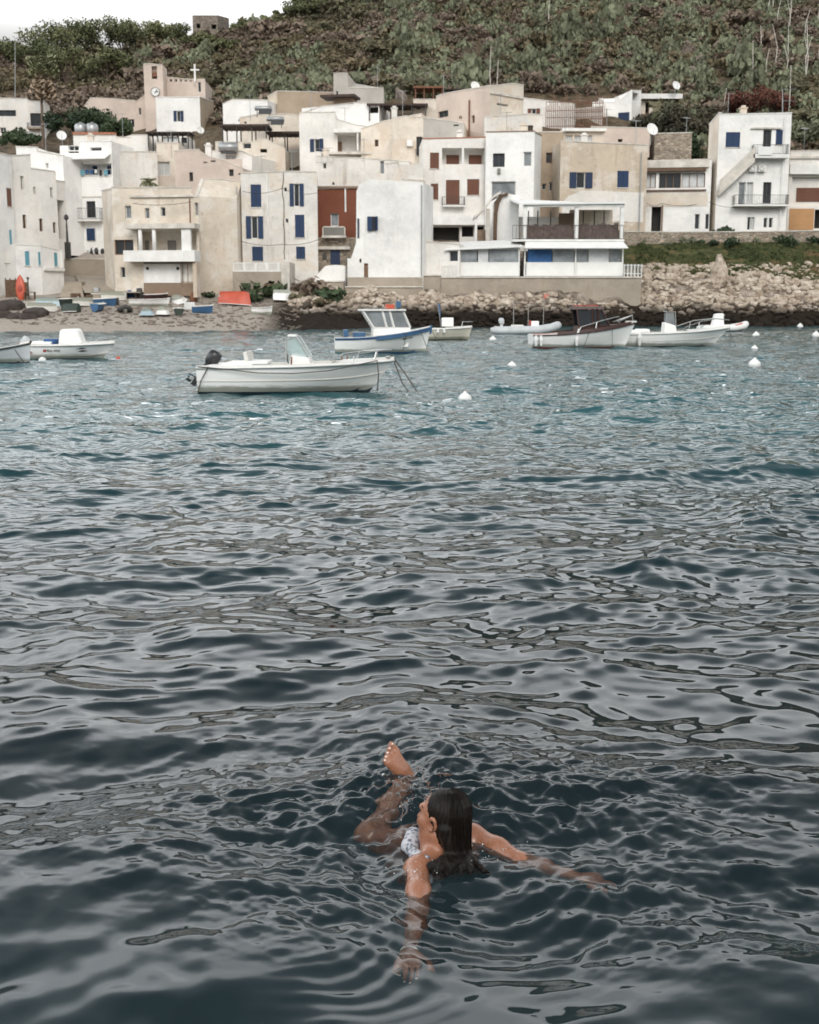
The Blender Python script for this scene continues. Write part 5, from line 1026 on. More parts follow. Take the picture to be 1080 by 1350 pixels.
def boat_hull(e_, L, B, fs, fb, draft, mh='hull', mb='boot', rub='capw', floor=.12, gun=.16, deck_t=.62, bootz=.05, stripe=None, decked=False, **kw):
    S = hull_mesh(L, B, fs, fb, draft, bz=bootz, **kw); n = len(S)-1; lv = len(S[0])-1; m = MB()
    for sg in (1, -1):
        vs = [Vector((p.x, p.y*sg, p.z)) for r in S for p in r]; fs_ = []; ms = []
        for i in range(n):
            for j in range(lv):
                a = i*(lv+1)+j; q = [a, a+lv+1, a+lv+2, a+1]; fs_.append(q if sg < 0 else q[::-1]); zc = sum(vs[k].z for k in q)/4; ms.append(1 if zc < bootz else 0)
        b0 = len(m.v); m.v += vs; m.f += [[b0+k for k in q] for q in fs_]; m.m += ms
    tr_ = [p for p in S[0]] + [Vector((p.x,-p.y,p.z)) for p in S[0][::-1][:-1]]; m.add(tr_, [list(range(len(tr_)))], 0)
    o = m.build('hull', [M[mh], M[mb]], e_, True, local=True); mod = o.modifiers.new('edge', 'EDGE_SPLIT'); mod.split_angle = R(35)
    def pat(i, z, y, sg, x):
        r = S[i]
        for p, q in zip(r[:-1], r[1:]):
            if p.z <= z <= q.z: t = (z-p.z)/max(q.z-p.z, 1e-5); return Vector((p.x+(q.x-p.x)*t, max(.01, min(y, p.y+(q.y-p.y)*t-.03))*sg, z))
        return Vector((x, (y if z > r[-1].z else .01)*sg, z))
    m = MB(); top = [S[i][lv] for i in range(n+1)]
    for sg in (1, -1):
        for i in range(n):
            a, b = top[i], top[i+1]; ga, gb = min(gun, a.y*.8), min(gun, b.y*.8); q = [Vector((a.x,a.y*sg,a.z+.001)), Vector((b.x,b.y*sg,b.z+.001)), Vector((b.x,(b.y-gb)*sg,b.z+.03)), Vector((a.x,(a.y-ga)*sg,a.z+.03))]
            m.add(q, [(0,1,2,3) if sg < 0 else (3,2,1,0)])
            if not decked and (i+.5)/n < deck_t: zm_ = floor*.4+a.z*.6; A1, B1 = pat(i,floor,abs(q[3].y),sg,q[3].x), pat(i+1,floor,abs(q[2].y),sg,q[2].x); A2, B2 = pat(i,zm_,abs(q[3].y),sg,q[3].x), pat(i+1,zm_,abs(q[2].y),sg,q[2].x); m.add([q[3], q[2], B2, A2], [(0,1,2,3)]); m.add([A2, B2, B1, A1], [(0,1,2,3)]); m.add([Vector((A1.x,0,floor)), Vector((B1.x,0,floor)), B1, A1], [(0,1,2,3)])
            else: m.add([q[3], q[2], Vector((q[2].x,0,q[2].z+.05)), Vector((q[3].x,0,q[3].z+.05))], [(0,1,2,3)])
    k = int(deck_t*n)
    if not decked:
        a = top[k]; g = min(gun, a.y*.8); pk = pat(k,floor,a.y-g,1,a.x); m.add([Vector((a.x,a.y-g,a.z+.03)), Vector((a.x,-a.y+g,a.z+.03)), Vector((pk.x,-pk.y,floor)), pk], [(0,1,2,3)])
        a = top[0]; m.box((a.x+.06, 0, (a.z+floor)/2), (.1, 2*a.y-.2, a.z-floor)); 
    m.build('deck', M['inner'], e_, local=True)
    m = MB()
    for sg in (1, -1): m.tube([Vector((p.x, p.y*sg+.01*sg, p.z-.02)) for p in top], .03, 5)
    m.build('rub_rail', M[rub], e_, True, local=True)
    if stripe:
        zf, mt, th = stripe; m = MB()
        for sg in (1, -1):
            for i in range(n):
                def at(r):
                    j = zf*lv; a = int(j); return r[a].lerp(r[min(a+1,lv)], j-a)
                a, b = at(S[i]), at(S[i+1]); m.hexa([Vector((a.x,(a.y+q1)*sg,a.z+q2)) if w1 == 0 else Vector((b.x,(b.y+q1)*sg,b.z+q2)) for w1,q1,q2 in ((0,0,-th),(1,0,-th),(1,.012,-th),(0,.012,-th),(0,0,th),(1,0,th),(1,.012,th),(0,.012,th))])
        m.build('stripe', M[mt], e_, local=True)
    return S, top
def B_(mb, name, mat, e_, **k): return mb.build(name, M[mat], e_, local=True, **k)
def outboard(e_, x, z, s=1.0, y=0, tilt=.0, mat='black'):
    Mx = Matrix.Rotation(tilt, 3, 'Y'); o_ = Vector((x, y, z))
    def T(p): return o_ + Mx @ (Vector(p)*s)
    m = MB(); prof = [(0,.17,.13),(.12,.22,.17),(.32,.24,.18),(.45,.2,.15),(.5,.1,.08)]; n = 12; vs = []
    for zz, rx_, ry_ in prof: vs += [T((-.18+rx_*cos(2*pi*j/n)-.1*zz, ry_*sin(2*pi*j/n), .15+zz)) for j in range(n)]
    m.add(vs, [(i*n+j, i*n+(j+1)%n, (i+1)*n+(j+1)%n, (i+1)*n+j) for i in range(4) for j in range(n)] + [tuple(range(n))[::-1], tuple(4*n+j for j in range(n))])
    c = B_(m, 'outboard_motor', mat, e_, smooth=True)
    m = MB(); m.add([T(q) for q in [(-.26,-.06,-.75),(-.1,-.06,-.75),(-.1,.06,-.75),(-.26,.06,-.75),(-.3,-.07,.2),(-.08,-.07,.2),(-.08,.07,.2),(-.3,.07,.2)]], [(3,2,1,0),(4,5,6,7),(0,1,5,4),(1,2,6,5),(2,3,7,6),(3,0,4,7)])
    m.add([T(q) for q in [(-.5,-.02,-.5),(-.06,-.02,-.5),(-.06,.02,-.5),(-.5,.02,-.5),(-.5,-.02,-.46),(-.06,-.02,-.46),(-.06,.02,-.46),(-.5,.02,-.46)]], [(3,2,1,0),(4,5,6,7),(0,1,5,4),(1,2,6,5),(2,3,7,6),(3,0,4,7)])
    B_(m, 'motor_leg', mat, c)
    m = MB()
    for k in range(3):
        a = k*2.09; p = [(-.42, .03*cos(a), -.68+.03*sin(a)), (-.42, .17*cos(a-.3), -.68+.17*sin(a-.3)), (-.46, .17*cos(a+.35), -.68+.17*sin(a+.35))]; m.add([T(q) for q in p], [(0,1,2)])
    m.tube([T((-.3,0,-.68)), T((-.46,0,-.68))], .05*s, 6); B_(m, 'propeller', mat, c)
def rail(e_, pts, r=.018, posts=(), name='bow_rail', mat='tube'):
    m = MB(); m.tube(pts, r, 6)
    for a, b in posts: m.tube([a, b], r, 6)
    return B_(m, name, mat, e_)
def boat_at(px, py, yaw, label, cat='boat', name='motor_boat', z=0):
    q = G(px, py, z); return empty(name, q, label, cat, None, R(yaw)), q
# main boat: bow right
e_, q = boat_at(394, 516, -1.5, 'nearest and largest white open motor boat with windscreen console and raised black outboard'); L = 251/F*q.y/ct*.985; q_ = q
S, top = boat_hull(e_, L, 1.9, .70, .86, .28, floor=.25, gun=.22, deck_t=.72, stripe=(.70,'inner',.018), rake=.13, boxy=.16, full=.5, tr=.9, bootz=.045)
h2 = L/2
c_0 = set(e_.children)
m = MB(); m.hexa([(.10,-.36,.25),(.82,-.36,.25),(.82,.36,.25),(.10,.36,.25),(.25,-.33,1.08),(.66,-.33,1.0),(.66,.33,1.0),(.25,.33,1.08)]); m.hexa([(.82,-.3,.25),(1.25,-.26,.25),(1.25,.26,.25),(.82,.3,.25),(.82,-.3,.72),(1.2,-.26,.66),(1.2,.26,.66),(.82,.3,.72)]); B_(m, 'console', 'hull', e_, bevel=.03)
m = MB(); m.hexa([(.62,-.34,1.0),(.66,-.34,1.0),(.66,.34,1.0),(.62,.34,1.0),(.36,-.30,1.55),(.38,-.30,1.55),(.38,.30,1.55),(.36,.30,1.55)]); m.add([(.62,-.34,1.0),(.18,-.35,1.06),(.12,-.33,1.46),(.36,-.30,1.55)], [(0,1,2,3)]); m.add([(.62,.34,1.0),(.18,.35,1.06),(.12,.33,1.46),(.36,.30,1.55)], [(0,1,2,3)]); B_(m, 'windscreen', 'screen', e_)
rail(e_, [(.66,-.35,1.0),(.38,-.32,1.57),(.14,-.34,1.5),(.14,-.36,.9)], .02, [((.66,.35,1.0),(.38,.32,1.57)),((.38,.32,1.57),(.38,-.32,1.57)),((.38,.32,1.57),(.14,.34,1.5)),((.14,.34,1.5),(.14,.36,.9)),((.14,.34,1.5),(.14,-.34,1.5))], 'windscreen_frame')
m = MB(); m.box((.26,0,1.6), (.2,.36,.05)); B_(m, 'electronics_box', 'hull', e_)
st_ = B_(MB().tube([(.16+.02*cos(a*.52), .17*cos(a*.5236), .98+.17*sin(a*.5236)) for a in range(13)], .014, 5), 'steering_wheel', 'black', e_); 
m = MB(); m.box((-.55,0,.52), (.5,.8,.54)); m.box((-.56,0,.84), (.54,.86,.1)); B_(m, 'helm_seat', 'hull', e_, bevel=.03); B_(MB().box((-.80,0,1.0),(.1,.86,.3), ry=-.15), 'seat_backrest', 'inner', e_, bevel=.03)
for ch in set(e_.children)-c_0:
    ch.location.x -= .38; ch.scale.z = .94
m = MB(); m.box((-1.35,0,.62), (.7,1.35,.36)); B_(m, 'stern_bench', 'hull', e_, bevel=.04); m = MB(); m.box((-1.9,0,.66), (.35,1.3,.16)); B_(m, 'stern_platform', 'hull', e_, bevel=.03)
for sg in (-1,1): rail(e_, [(.85,sg*.86,.86),(1.0,sg*.85,.98),(1.5,sg*.70,1.06),(h2-.25,sg*.16,1.12),(h2-.06,0,1.12)], .018, [((1.35,sg*.76,.85),(1.4,sg*.72,1.04)),((h2-.45,sg*.24,.88),(h2-.4,sg*.2,1.10))], 'bow_rail', 'tube')
B_(MB().ball((h2-.14,0,.92),(.07,.05,.05)), 'bow_roller', 'metal', e_)
outboard(e_, -h2+.20, .56, .78, 0, R(36))
m = MB(); rp = [(-h2+.05,-.9,.72),(-1.6,-.97,.66),(-.8,-1.0,.56),(0,-1.01,.55),(.8,-.97,.62),(1.4,-.84,.75),(1.9,-.5,.86)]; m.tube(rp, .014, 5); m.tube([(1.9,-.5,.86),(1.93,-.5,.5),(1.9,-.42,.05)], .014, 5); m.tube([(-h2+.3,-.9,.72),(-h2+.12,-.9,.35),(-h2+.02,-.86,.0)], .014, 5); B_(m, 'side_rope', 'rope', e_)
for x, y in ((-.15,-.45),(1.0,-.1),(1.1,.2)): B_(MB().tube([(x,y,.3),(x+.05,y,.95)], .02, 5), 'rod_holder', 'rust', e_)
c0 = Vector(q); m = MB(); m.tube([c0+Vector((h2-.05,0,.85)), c0+Vector((h2+.35,-.1,.3)), c0+Vector((h2+.62,-.3,-.1))], .016, 5); m.tube([c0+Vector((h2-.05,0,.85)), c0+Vector((h2+.2,-.2,.2)), c0+Vector((h2+.45,-.5,-.1))], .016, 5)
for ch in e_.children: ch.scale.z *= .88; ch.location.z *= .88
tag(m.build('mooring_line', M['rope']), 'dark mooring ropes running from the nearest boat bow into the water', 'mooring line')
# left small cabin boat
e_, q = boat_at(92, 473, -1, 'small white boat with a white cabin hood, blue cover and coloured graphics on its side'); L = 120/F*q.y
S, top = boat_hull(e_, L, 1.45, .52, .60, .15, floor=.15, deck_t=.5, rake=.14, boxy=.22, mb='boot', bootz=.03, stripe=(.5,'inner',.012)); h2 = L/2
m = MB(); m.hexa([(-.32,-.42,.45),(.62,-.40,.45),(.62,.40,.45),(-.32,.42,.45),(-.24,-.38,1.1),(.42,-.36,1.12),(.42,.36,1.12),(-.24,.38,1.1)]); B_(m, 'cabin_hood', 'hull', e_, bevel=.12)
m = MB(); m.box((-.62,0,.62),(.44,.8,.24)); B_(m, 'cover', 'bluecloth', e_, bevel=.04)
m = MB(); m.box((-.95,0,.6),(.9,1.1,.1)); B_(m, 'stern_seat', 'hull', e_, bevel=.03); outboard(e_, -h2-.02, .35, .7, 0, R(45), 'rubgrey')
rail(e_, [(.85,-.5,.62),(1.0,-.45,.76),(h2-.1,0,.8),(1.0,.45,.76),(.85,.5,.62)], .013)
def hull_side(S, t, s, sg=-1):
    i = t*(len(S)-1); a = int(i); r0, r1 = S[a], S[min(a+1,len(S)-1)]; j = s*(len(S[0])-1); b = int(j)
    p = r0[b].lerp(r0[min(b+1,len(r0)-1)], j-b).lerp(r1[b].lerp(r1[min(b+1,len(r0)-1)], j-b), i-a); return Vector((p.x, p.y*sg, p.z))
def decal(e_, S, shapes, name, mat):
    m = MB()
    for poly in shapes:
        vs = [hull_side(S, t, s)+Vector((0,-.012,0)) for t, s in poly]; m.add(vs, [list(range(len(vs)))])
    return B_(m, name, mat, e_)
def letters(e_, S, txt, t0, s0, hgt, mat, sc_=1.0, sg=-1):
    cu = bpy.data.curves.new('lettering', 'FONT'); cu.body = txt; cu.size = hgt; cu.extrude = .004; o = link(bpy.data.objects.new('lettering', cu)); bpy.context.view_layer.update()
    me = bpy.data.meshes.new_from_object(o.evaluated_get(bpy.context.evaluated_depsgraph_get())); bpy.data.objects.remove(o); me.materials.clear(); me.materials.append(M[mat]); o = link(bpy.data.objects.new('lettering', me))
    a = hull_side(S, t0, s0, sg); b = hull_side(S, min(t0+.12,1), s0, sg); up = hull_side(S, t0, min(s0+.12, 1), sg)-a; X = (b-a).normalized(); Z = (up-X*up.dot(X)).normalized(); N = X.cross(Z)
    Mt = Matrix((X, Z, N)).transposed().to_4x4(); Mt.translation = a+N*.015; me.transform(Mt); o.parent = e_; return o
decal(e_, S, [[(.03,.78),(.10,.80),(.17,.66),(.09,.70)],[(.05,.70),(.10,.70),(.17,.62),(.08,.62)]], 'graphic', 'redv'); decal(e_, S, [[(.04,.84),(.12,.80),(.18,.62),(.13,.74)],[(.64,.80),(.70,.86),(.76,.82),(.70,.80)],[(.66,.70),(.72,.76),(.78,.70),(.72,.68)]], 'graphic', 'black')
decal(e_, S, [[(.285,.82),(.32,.82),(.32,.70),(.285,.70)]], 'graphic', 'redv'); letters(e_, S, 'Rio whal', .33, .72, .14, 'black')
# far left boat bow
e_, q = boat_at(-8, 480, -2, 'grey white boat cut off by the left edge, only its bow in view'); L = 2.6
S, top = boat_hull(e_, L, 1.1, .42, .72, .12, 'hullg', 'boot', 'iron', floor=.12, deck_t=.85, rake=.02, boxy=.3, bootz=.07); m = MB(); m.tube([(L/2,0,.74),(L/2+.04,0,.80)], .04, 6); B_(m, 'bow_post', 'black', e_); B_(MB().tube([(L/2-.5,-.3,.6),(L/2-.2,-.1,.05)], .012, 4), 'rope', 'rope', e_)
# blue and white fishing boat
e_, q = boat_at(505, 465, 6, 'blue and white fishing boat with a white wheelhouse and an orange box on its roof', name='fishing_boat'); L = 126/F*q.y; h2 = L/2
S, top = boat_hull(e_, L, 1.9, .72, 1.22, .3, 'hull', 'pblue', 'pblue', floor=.3, gun=.14, deck_t=.45, rake=.06, boxy=.32, tr=.5, full=.5, stripe=(.96,'pblue',.05), bootz=.06)
m = MB(); 
for sg in (1,-1):
    for i in range(9, 22):
        a, b = top[i], top[i+1]; m.hexa([Vector((a.x,a.y*sg,a.z-.16)), Vector((b.x,b.y*sg,b.z-.16)), Vector((b.x,b.y*sg+.02*sg,b.z-.16)), Vector((a.x,a.y*sg+.02*sg,a.z-.16)), Vector((a.x,a.y*sg,a.z+.03)), Vector((b.x,b.y*sg,b.z+.03)), Vector((b.x,b.y*sg+.02*sg,b.z+.03)), Vector((a.x,a.y*sg+.02*sg,a.z+.03))])
B_(m, 'blue_bulwark', 'pblue', e_); zt = 2.02; x0, x1 = -.72, .95
m = MB(); m.hexa([(-.45,-.55,.3),(1.0,-.5,.3),(1.0,.5,.3),(-.45,.55,.3),(-.45,-.55,1.22),(1.12,-.5,1.22),(1.12,.5,1.22),(-.45,.55,1.22)]); wh = B_(m, 'wheelhouse', 'hull', e_)
def quad_post(a, b, w=.05):
    return MB().tube([a, b], w, 4)
m = MB()
for sg in (-1,1):
    for a, b in (((-.42,.54),(-.86,.54)),((.12,.52),(-.06,.52)),((.42,.52),(.24,.52)),((1.1,.48),(.80,.48))): m.tube([(a[0],sg*a[1],1.22),(b[0],sg*b[1],zt)], .05, 5)
    m.tube([(-.42,sg*.54,1.22),(1.1,sg*.48,1.22)], .03, 4); B_(m, 'window_frame', 'capw', wh); m = MB()
for (a0,a1,b0,b1) in ((-.36,.08,-.76,-.10),(.16,.38,-.02,.20),(.46,1.04,.28,.76)):
    for sg in (-1,1): B_(MB().add([(a0,sg*.51,1.24),(a1,sg*.51,1.24),(b1,sg*.51,zt-.04),(b0,sg*.51,zt-.04)], [(0,1,2,3)]), 'window', 'paneg', wh)
B_(MB().add([(1.08,-.45,1.24),(1.08,.45,1.24),(.79,.45,zt-.03),(.79,-.45,zt-.03)], [(0,1,2,3)]), 'window', 'paneb', wh)
B_(MB().box((-.05,0,zt+.03),(1.95,1.25,.08)), 'roof', 'capw', wh, bevel=.03); B_(MB().box((.28,-.1,zt+.2),(.34,.4,.22)), 'orange_box', 'orangeb', wh, bevel=.02)
m = MB(); m.tube([(.62,0,zt),(.6,0,zt+.55)], .02, 5); m.box((.66,0,zt+.3),(.2,.04,.3)); B_(m, 'mast', 'pblue', wh)
rail(e_, [(-.9,-.6,zt+.12),(.2,-.6,zt+.14)], .015, [], 'roof_rail'); m = MB(); m.box((-1.0,0,.85),(.5,.8,.3)); m.box((-1.55,0,.95),(.2,.5,.35)); B_(m, 'deck_box', 'pblue', e_, bevel=.03)
letters(e_, S, '6PA1347', .70, .80, .13, 'black'); m = MB(); m.tube([(h2-.05,0,1.25),(h2+.35,-.1,.4),(h2+.6,-.15,-.05)], .014, 4); m.tube([(h2-.5,-.5,1.1),(h2-.25,-.6,.3),(h2-.2,-.6,-.05)], .014, 4); m.tube([(.9,-.86,.95),(.8,-.9,.4),(.7,-.9,-.05)], .012, 4); B_(m, 'rope', 'rope', e_)
B_(MB().tube([(h2-.02,0,.9),(h2+.02,0,1.32)], .05, 6), 'bow_post', 'pblue', e_)
for ch in e_.children: ch.scale.z *= .86; ch.location.z *= .86
# cream small boat behind
e_, q = boat_at(590, 448, 0, 'small cream boat with a square white cuddy lying against the dark rocks'); L = 64/F*q.y; h2 = L/2
boat_hull(e_, L, 1.3, .62, .72, .15, 'cream2', 'wood', 'capw', floor=.3, deck_t=.45, rake=.08, boxy=.25, tr=.8); B_(MB().box((0,0,.98),(.66,.6,.5)), 'cuddy', 'hull', e_, bevel=.05)
rail(e_, [(.8,-.3,.75),(.85,-.3,1.0),(h2+.05,0,1.02),(.85,.3,1.0),(.8,.3,.75)], .016); 
for x in (-.55,-.2): B_(MB().tube([(x,-.7,.62),(x,-.72,.42)], .07, 7), 'fender', 'canvas', e_)
p_ = MB(); p_.tube([(-.35,.2,.7),(-.55,.2,2.0)], .02, 5); B_(p_, 'pole', 'metal', e_); B_(MB().add([(-.55,.2,2.05),(-.42,.22,1.95),(-.38,.2,1.3),(-.48,.2,1.45)], [(0,1,2,3)]), 'flag', 'pblue', e_)
# inflatable
def rib(px, py, yaw, L, label, cons=True, mat='rubgrey', cat='inflatable boat', name='inflatable_boat', z=0, col2=None, s=1.0, at=None):
    if at is None: e_, q = boat_at(px, py, yaw, label, cat, name, z)
    else: e_ = empty(name, at, label, cat, None, R(yaw))
    r = .11*L**.5*1.1; W = L*.19; h2 = L/2; m = MB()
    def path(k): return [(-h2,-W,r*1.0),(-h2*.4,-W,r*1.0),(h2*.35,-W*.95,r*1.15),(h2*.72,-W*.6,r*1.7),(h2-r,0,r*2.3),(h2*.72,W*.6,r*1.7),(h2*.35,W*.95,r*1.15),(-h2*.4,W,r*1.0),(-h2,W,r*1.0)]
    pp = [Vector(p) for p in path(0)]; sm = []
    for i in range(len(pp)-1):
        for k in range(4): sm.append(pp[i].lerp(pp[i+1], k/4))
    sm.append(pp[-1]); rs = [r*.55]+[r]*(len(sm)-2)+[r*.55]; m.tube(sm, rs, 10); B_(m, 'tube_collar', mat, e_, smooth=True)
    B_(MB().hexa([(-h2*.9,-W*.6,-.1),(h2*.6,-W*.3,-.05),(h2*.6,W*.3,-.05),(-h2*.9,W*.6,-.1),(-h2*.9,-W*.9,r),(h2*.8,-W*.3,r),(h2*.8,W*.3,r),(-h2*.9,W*.9,r)]), 'hull', 'hull', e_); B_(MB().box((-h2*.88,0,r*1.1),(.06,W*1.7,r*1.9)), 'transom', 'inner', e_)
    return e_, h2, W, r
e_, h2, W, r = rib(694, 441, -1, 4.6, 'long grey inflatable boat with an outboard and thin poles behind the brown cabin boat')
B_(MB().box((.55,0,.62),(.5,.5,.5)), 'console', 'hull', e_, bevel=.05); outboard(e_, -h2*.9+.6, .55, .8, 0, 0, 'rubgrey'); B_(MB().box((-.6,0,.48),(.8,.6,.3)), 'seat', 'inner', e_, bevel=.04)
m = MB(); m.tube([(-.85,0,.3),(-.85,0,2.3)], .025, 5); m.tube([(.1,0,.3),(.12,0,1.9)], .02, 5); m.tube([(1.1,0,.5),(1.1,0,2.4)], .02, 5); B_(m, 'pole', 'tube', e_); B_(MB().box((.25,.1,.75),(.16,.2,.3)), 'seat_cushion', 'redv', e_)
# brown cabin boat
e_, q = boat_at(768, 459, 4, 'white wooden boat with a dark brown cabin and a red waterline', name='cabin_boat'); L = 138/F*q.y; h2 = L/2
S, top = boat_hull(e_, L, 1.8, .62, 1.15, .25, 'hull', 'bootred', 'mahog', floor=.3, gun=.14, deck_t=.4, rake=.1, boxy=.3, tr=.8, bootz=.08, full=.45)
m = MB(); m.hexa([(-.35,-.6,.4),(1.25,-.30,.7),(1.25,.30,.7),(-.35,.6,.4),(-.30,-.6,1.02),(1.55,-.45,1.08),(1.55,.45,1.08),(-.30,.6,1.02)]); cb = B_(m, 'cabin', 'mahog', e_)
m = MB()
for sg in (-1,1): 
    for a, b in (((-.3,.58),(-.42,.58)),((.35,.56),(.3,.56)),((.62,.54),(.55,.54)),((1.15,.48),(.72,.5))): m.tube([(a[0],sg*a[1],1.0),(b[0],sg*b[1],1.78)], .05, 4)
    m.tube([(-.3,sg*.58,1.0),(1.15,sg*.48,1.0)], .03, 4); B_(m, 'window_frame', 'mahog', cb); m = MB()
for sg in (-1,1):
    B_(MB().add([(-.28,sg*.55,1.02),(.33,sg*.53,1.04),(.28,sg*.53,1.74),(-.40,sg*.55,1.74)], [(0,1,2,3)]), 'window', 'pane', cb); B_(MB().add([(.38,sg*.53,1.05),(1.1,sg*.46,1.07),(.70,sg*.48,1.74),(.33,sg*.53,1.74)], [(0,1,2,3)]), 'window', 'pane', cb)
B_(MB().add([(1.14,-.44,1.06),(1.14,.44,1.06),(.72,.46,1.74),(.72,-.46,1.74)], [(0,1,2,3)]), 'window', 'paneb', cb); B_(MB().hexa([(-.55,-.66,1.77),(.85,-.6,1.80),(.85,.6,1.80),(-.55,.66,1.77),(-.52,-.62,1.9),(.80,-.56,1.9),(.80,.56,1.9),(-.52,.62,1.9)]), 'roof', 'mahog', cb); B_(MB().box((.1,0,1.94),(1.0,.9,.05)), 'roof_hatch', 'redv', cb)
rail(e_, [(-.3,-.75,.85),(-.25,-.75,.98),(.8,-.62,1.28),(1.55,-.45,1.45),(1.6,-.4,1.15)], .022, [((.45,-.7,.9),(.5,-.66,1.2))], 'side_rail'); rail(e_, [(1.5,-.4,1.2),(h2-.15,-.05,1.5),(1.5,.4,1.2)], .022, [((h2-.15,0,1.5),(h2-.1,0,1.15))])
B_(MB().box((h2-.2,0,1.2),(.5,.22,.08)), 'bow_plank', 'inner', e_, bevel=.02); B_(MB().box((-h2+.75,0,.58),(1.1,.9,.16)), 'stern_cushion', 'redv', e_, bevel=.03)
for x in (-h2+.35,-h2+.12,-.45): B_(MB().tube([(x,-.84,.6),(x,-.86,.42),(x,-.86,.15)], [.05,.09,.05], 7), 'fender', 'canvas', e_)
B_(MB().tube([(-.45,-.86,.62),(-.35,-.88,.9)], .05, 6), 'fender', 'canvas', e_); B_(MB().tube([(.1,-.9,.75),(-.05,-.92,.3),(-.2,-.9,-.02)], .012, 4).tube([(1.2,-.72,.95),(1.22,-.7,.4),(1.22,-.7,0)], .012, 4), 'rope', 'rope', e_)
for sg in (1,-1):
    m = MB()
    for i in range(5, 21):
        a, b = top[i], top[i+1]; m.hexa([Vector((a.x,a.y*sg*.98,a.z-.02)), Vector((b.x,b.y*sg*.98,b.z-.02)), Vector((b.x,b.y*sg*.92,b.z-.02)), Vector((a.x,a.y*sg*.92,a.z-.02)), Vector((a.x,a.y*sg*.96,a.z+.12)), Vector((b.x,b.y*sg*.96,b.z+.12)), Vector((b.x,b.y*sg*.9,b.z+.12)), Vector((a.x,a.y*sg*.9,a.z+.12))])
    B_(m, 'coaming', 'mahog', e_)
# white console boat right
e_, q = boat_at(889, 457, 3, 'white open motor boat with a small grey windscreen moored right of the brown cabin boat'); L = 146/F*q.y; h2 = L/2
S, top = boat_hull(e_, L, 1.8, .62, .92, .22, floor=.3, gun=.22, deck_t=.6, rake=.17, boxy=.22, full=.5, stripe=(.68,'inner',.014))
m = MB(); m.hexa([(-.62,-.36,.3),(.1,-.36,.3),(.1,.36,.3),(-.62,.36,.3),(-.55,-.33,1.16),(-.05,-.33,1.0),(-.05,.33,1.0),(-.55,.33,1.16)]); B_(m, 'console', 'hull', e_, bevel=.04)
B_(MB().hexa([(-.46,-.3,1.12),(-.08,-.3,1.02),(-.08,.3,1.02),(-.46,.3,1.12),(-.46,-.27,1.6),(-.14,-.27,1.6),(-.14,.27,1.6),(-.46,.27,1.6)]), 'windscreen', 'paneg', e_); rail(e_, [(-.5,-.33,1.1),(-.5,-.33,1.66),(-.1,-.33,1.66),(-.05,-.33,1.0)], .02, [((-.5,-.33,1.66),(-.5,.33,1.66))], 'windscreen_frame')
m = MB(); m.box((-h2+.5,0,.7),(.8,1.2,.18)); m.box((-h2+1.1,0,.74),(.5,1.0,.2)); B_(m, 'stern_bench', 'hull', e_, bevel=.05)
for sg in (-1,1): rail(e_, [(.1,sg*.84,.78),(.3,sg*.82,.95),(1.1,sg*.72,1.22),(1.9,sg*.35,1.32),(h2-.05,0,1.25)], .02, [((.9,sg*.76,.82),(.95,sg*.74,1.17))], 'side_rail')
B_(MB().tube([(-h2+.75,-.9,.6),(-h2+.75,-.93,.45),(-h2+.75,-.93,.1)], [.05,.11,.06], 8), 'fender', 'canvas', e_); m = MB(); m.tube([(h2-.05,0,.95),(h2+.05,-.1,.5),(h2+.25,-.3,-.05)], .012, 4); m.tube([(h2-.05,0,.95),(h2-.02,-.2,.4),(h2-.12,-.4,-.05)], .012, 4); B_(m, 'rope', 'rope', e_)
# second white boat behind with raised cuddy + inflatable with orange
e_, h2, W, r = rib(955, 437, 4, 3.6, 'white inflatable tender with a red orange tube panel behind the right hand white boat', mat='canvas')
m = MB(); m.hexa([(-1.0,-.35,.2),(-.1,-.35,.2),(-.1,.35,.2),(-1.0,.35,.2),(-.75,-.3,1.25),(-.2,-.3,1.3),(-.2,.3,1.3),(-.75,.3,1.25)]); B_(m, 'console', 'hull', e_, bevel=.05); B_(MB().tube([(.55,-W*.97,r*1.45),(.95,-W*.78,r*1.8),(1.2,-W*.5,r*2.1)], r*.75, 8), 'tube_panel', 'orangeb', e_); B_(MB().ball((-.12,-.05,1.15),.1), 'lamp', 'metal', e_)
# ---------------------------------------------------------------- boats on the beach
def dinghy(px, py, yaw, L, B, mh, label, turned=False, name='dinghy', h=.35, floorm=None, deck_t=.9, tilt=0):
    q = GT(px, py); h *= 1.75; L *= .92; e_ = empty(name, q+Vector((0,0,.04)), label, 'dinghy')
    e_.rotation_euler = (R(180)+tilt if turned else tilt, 0, R(yaw))
    if turned: e_.location.z += h*.92
    S, top = boat_hull(e_, L, B, h*.85, h, .1, mh, mh, 'capw' if mh != 'hull' else 'inner', floor=.06, gun=.09, deck_t=deck_t, rake=.06, boxy=.35, tr=.7, n=14)
    B_(MB().box((0,0,h*.7),(.16,B*.8,.04)), 'seat', 'wood', e_); 
    if turned: B_(MB().tube([(-L/2,0,-.11),(L*.35,0,-.11)], .02, 4), 'keel', mh, e_)
    return e_
dinghy(57,411,5,2.6,1.0,'dirtyw','upturned white dinghy on the left end of the beach',True); dinghy(92,412,160,1.9,.9,'greenb','small upturned dark dinghy beside the white upturned dinghy',True)
dinghy(88,403,25,2.2,1.0,'greenb','dark dinghy leaning higher up the beach left of the blue boats'); dinghy(113,404,30,2.2,.9,'dirtyw','white dinghy half hidden behind the blue boats on the beach',True)
dinghy(131,410,80,2.0,1.0,'pblue','blue and white dinghy pointing at the sea left of the black inflatable'); dinghy(140,403,-20,2.2,1.0,'pblue','bright blue rowing boat higher up the beach left of the black inflatable')
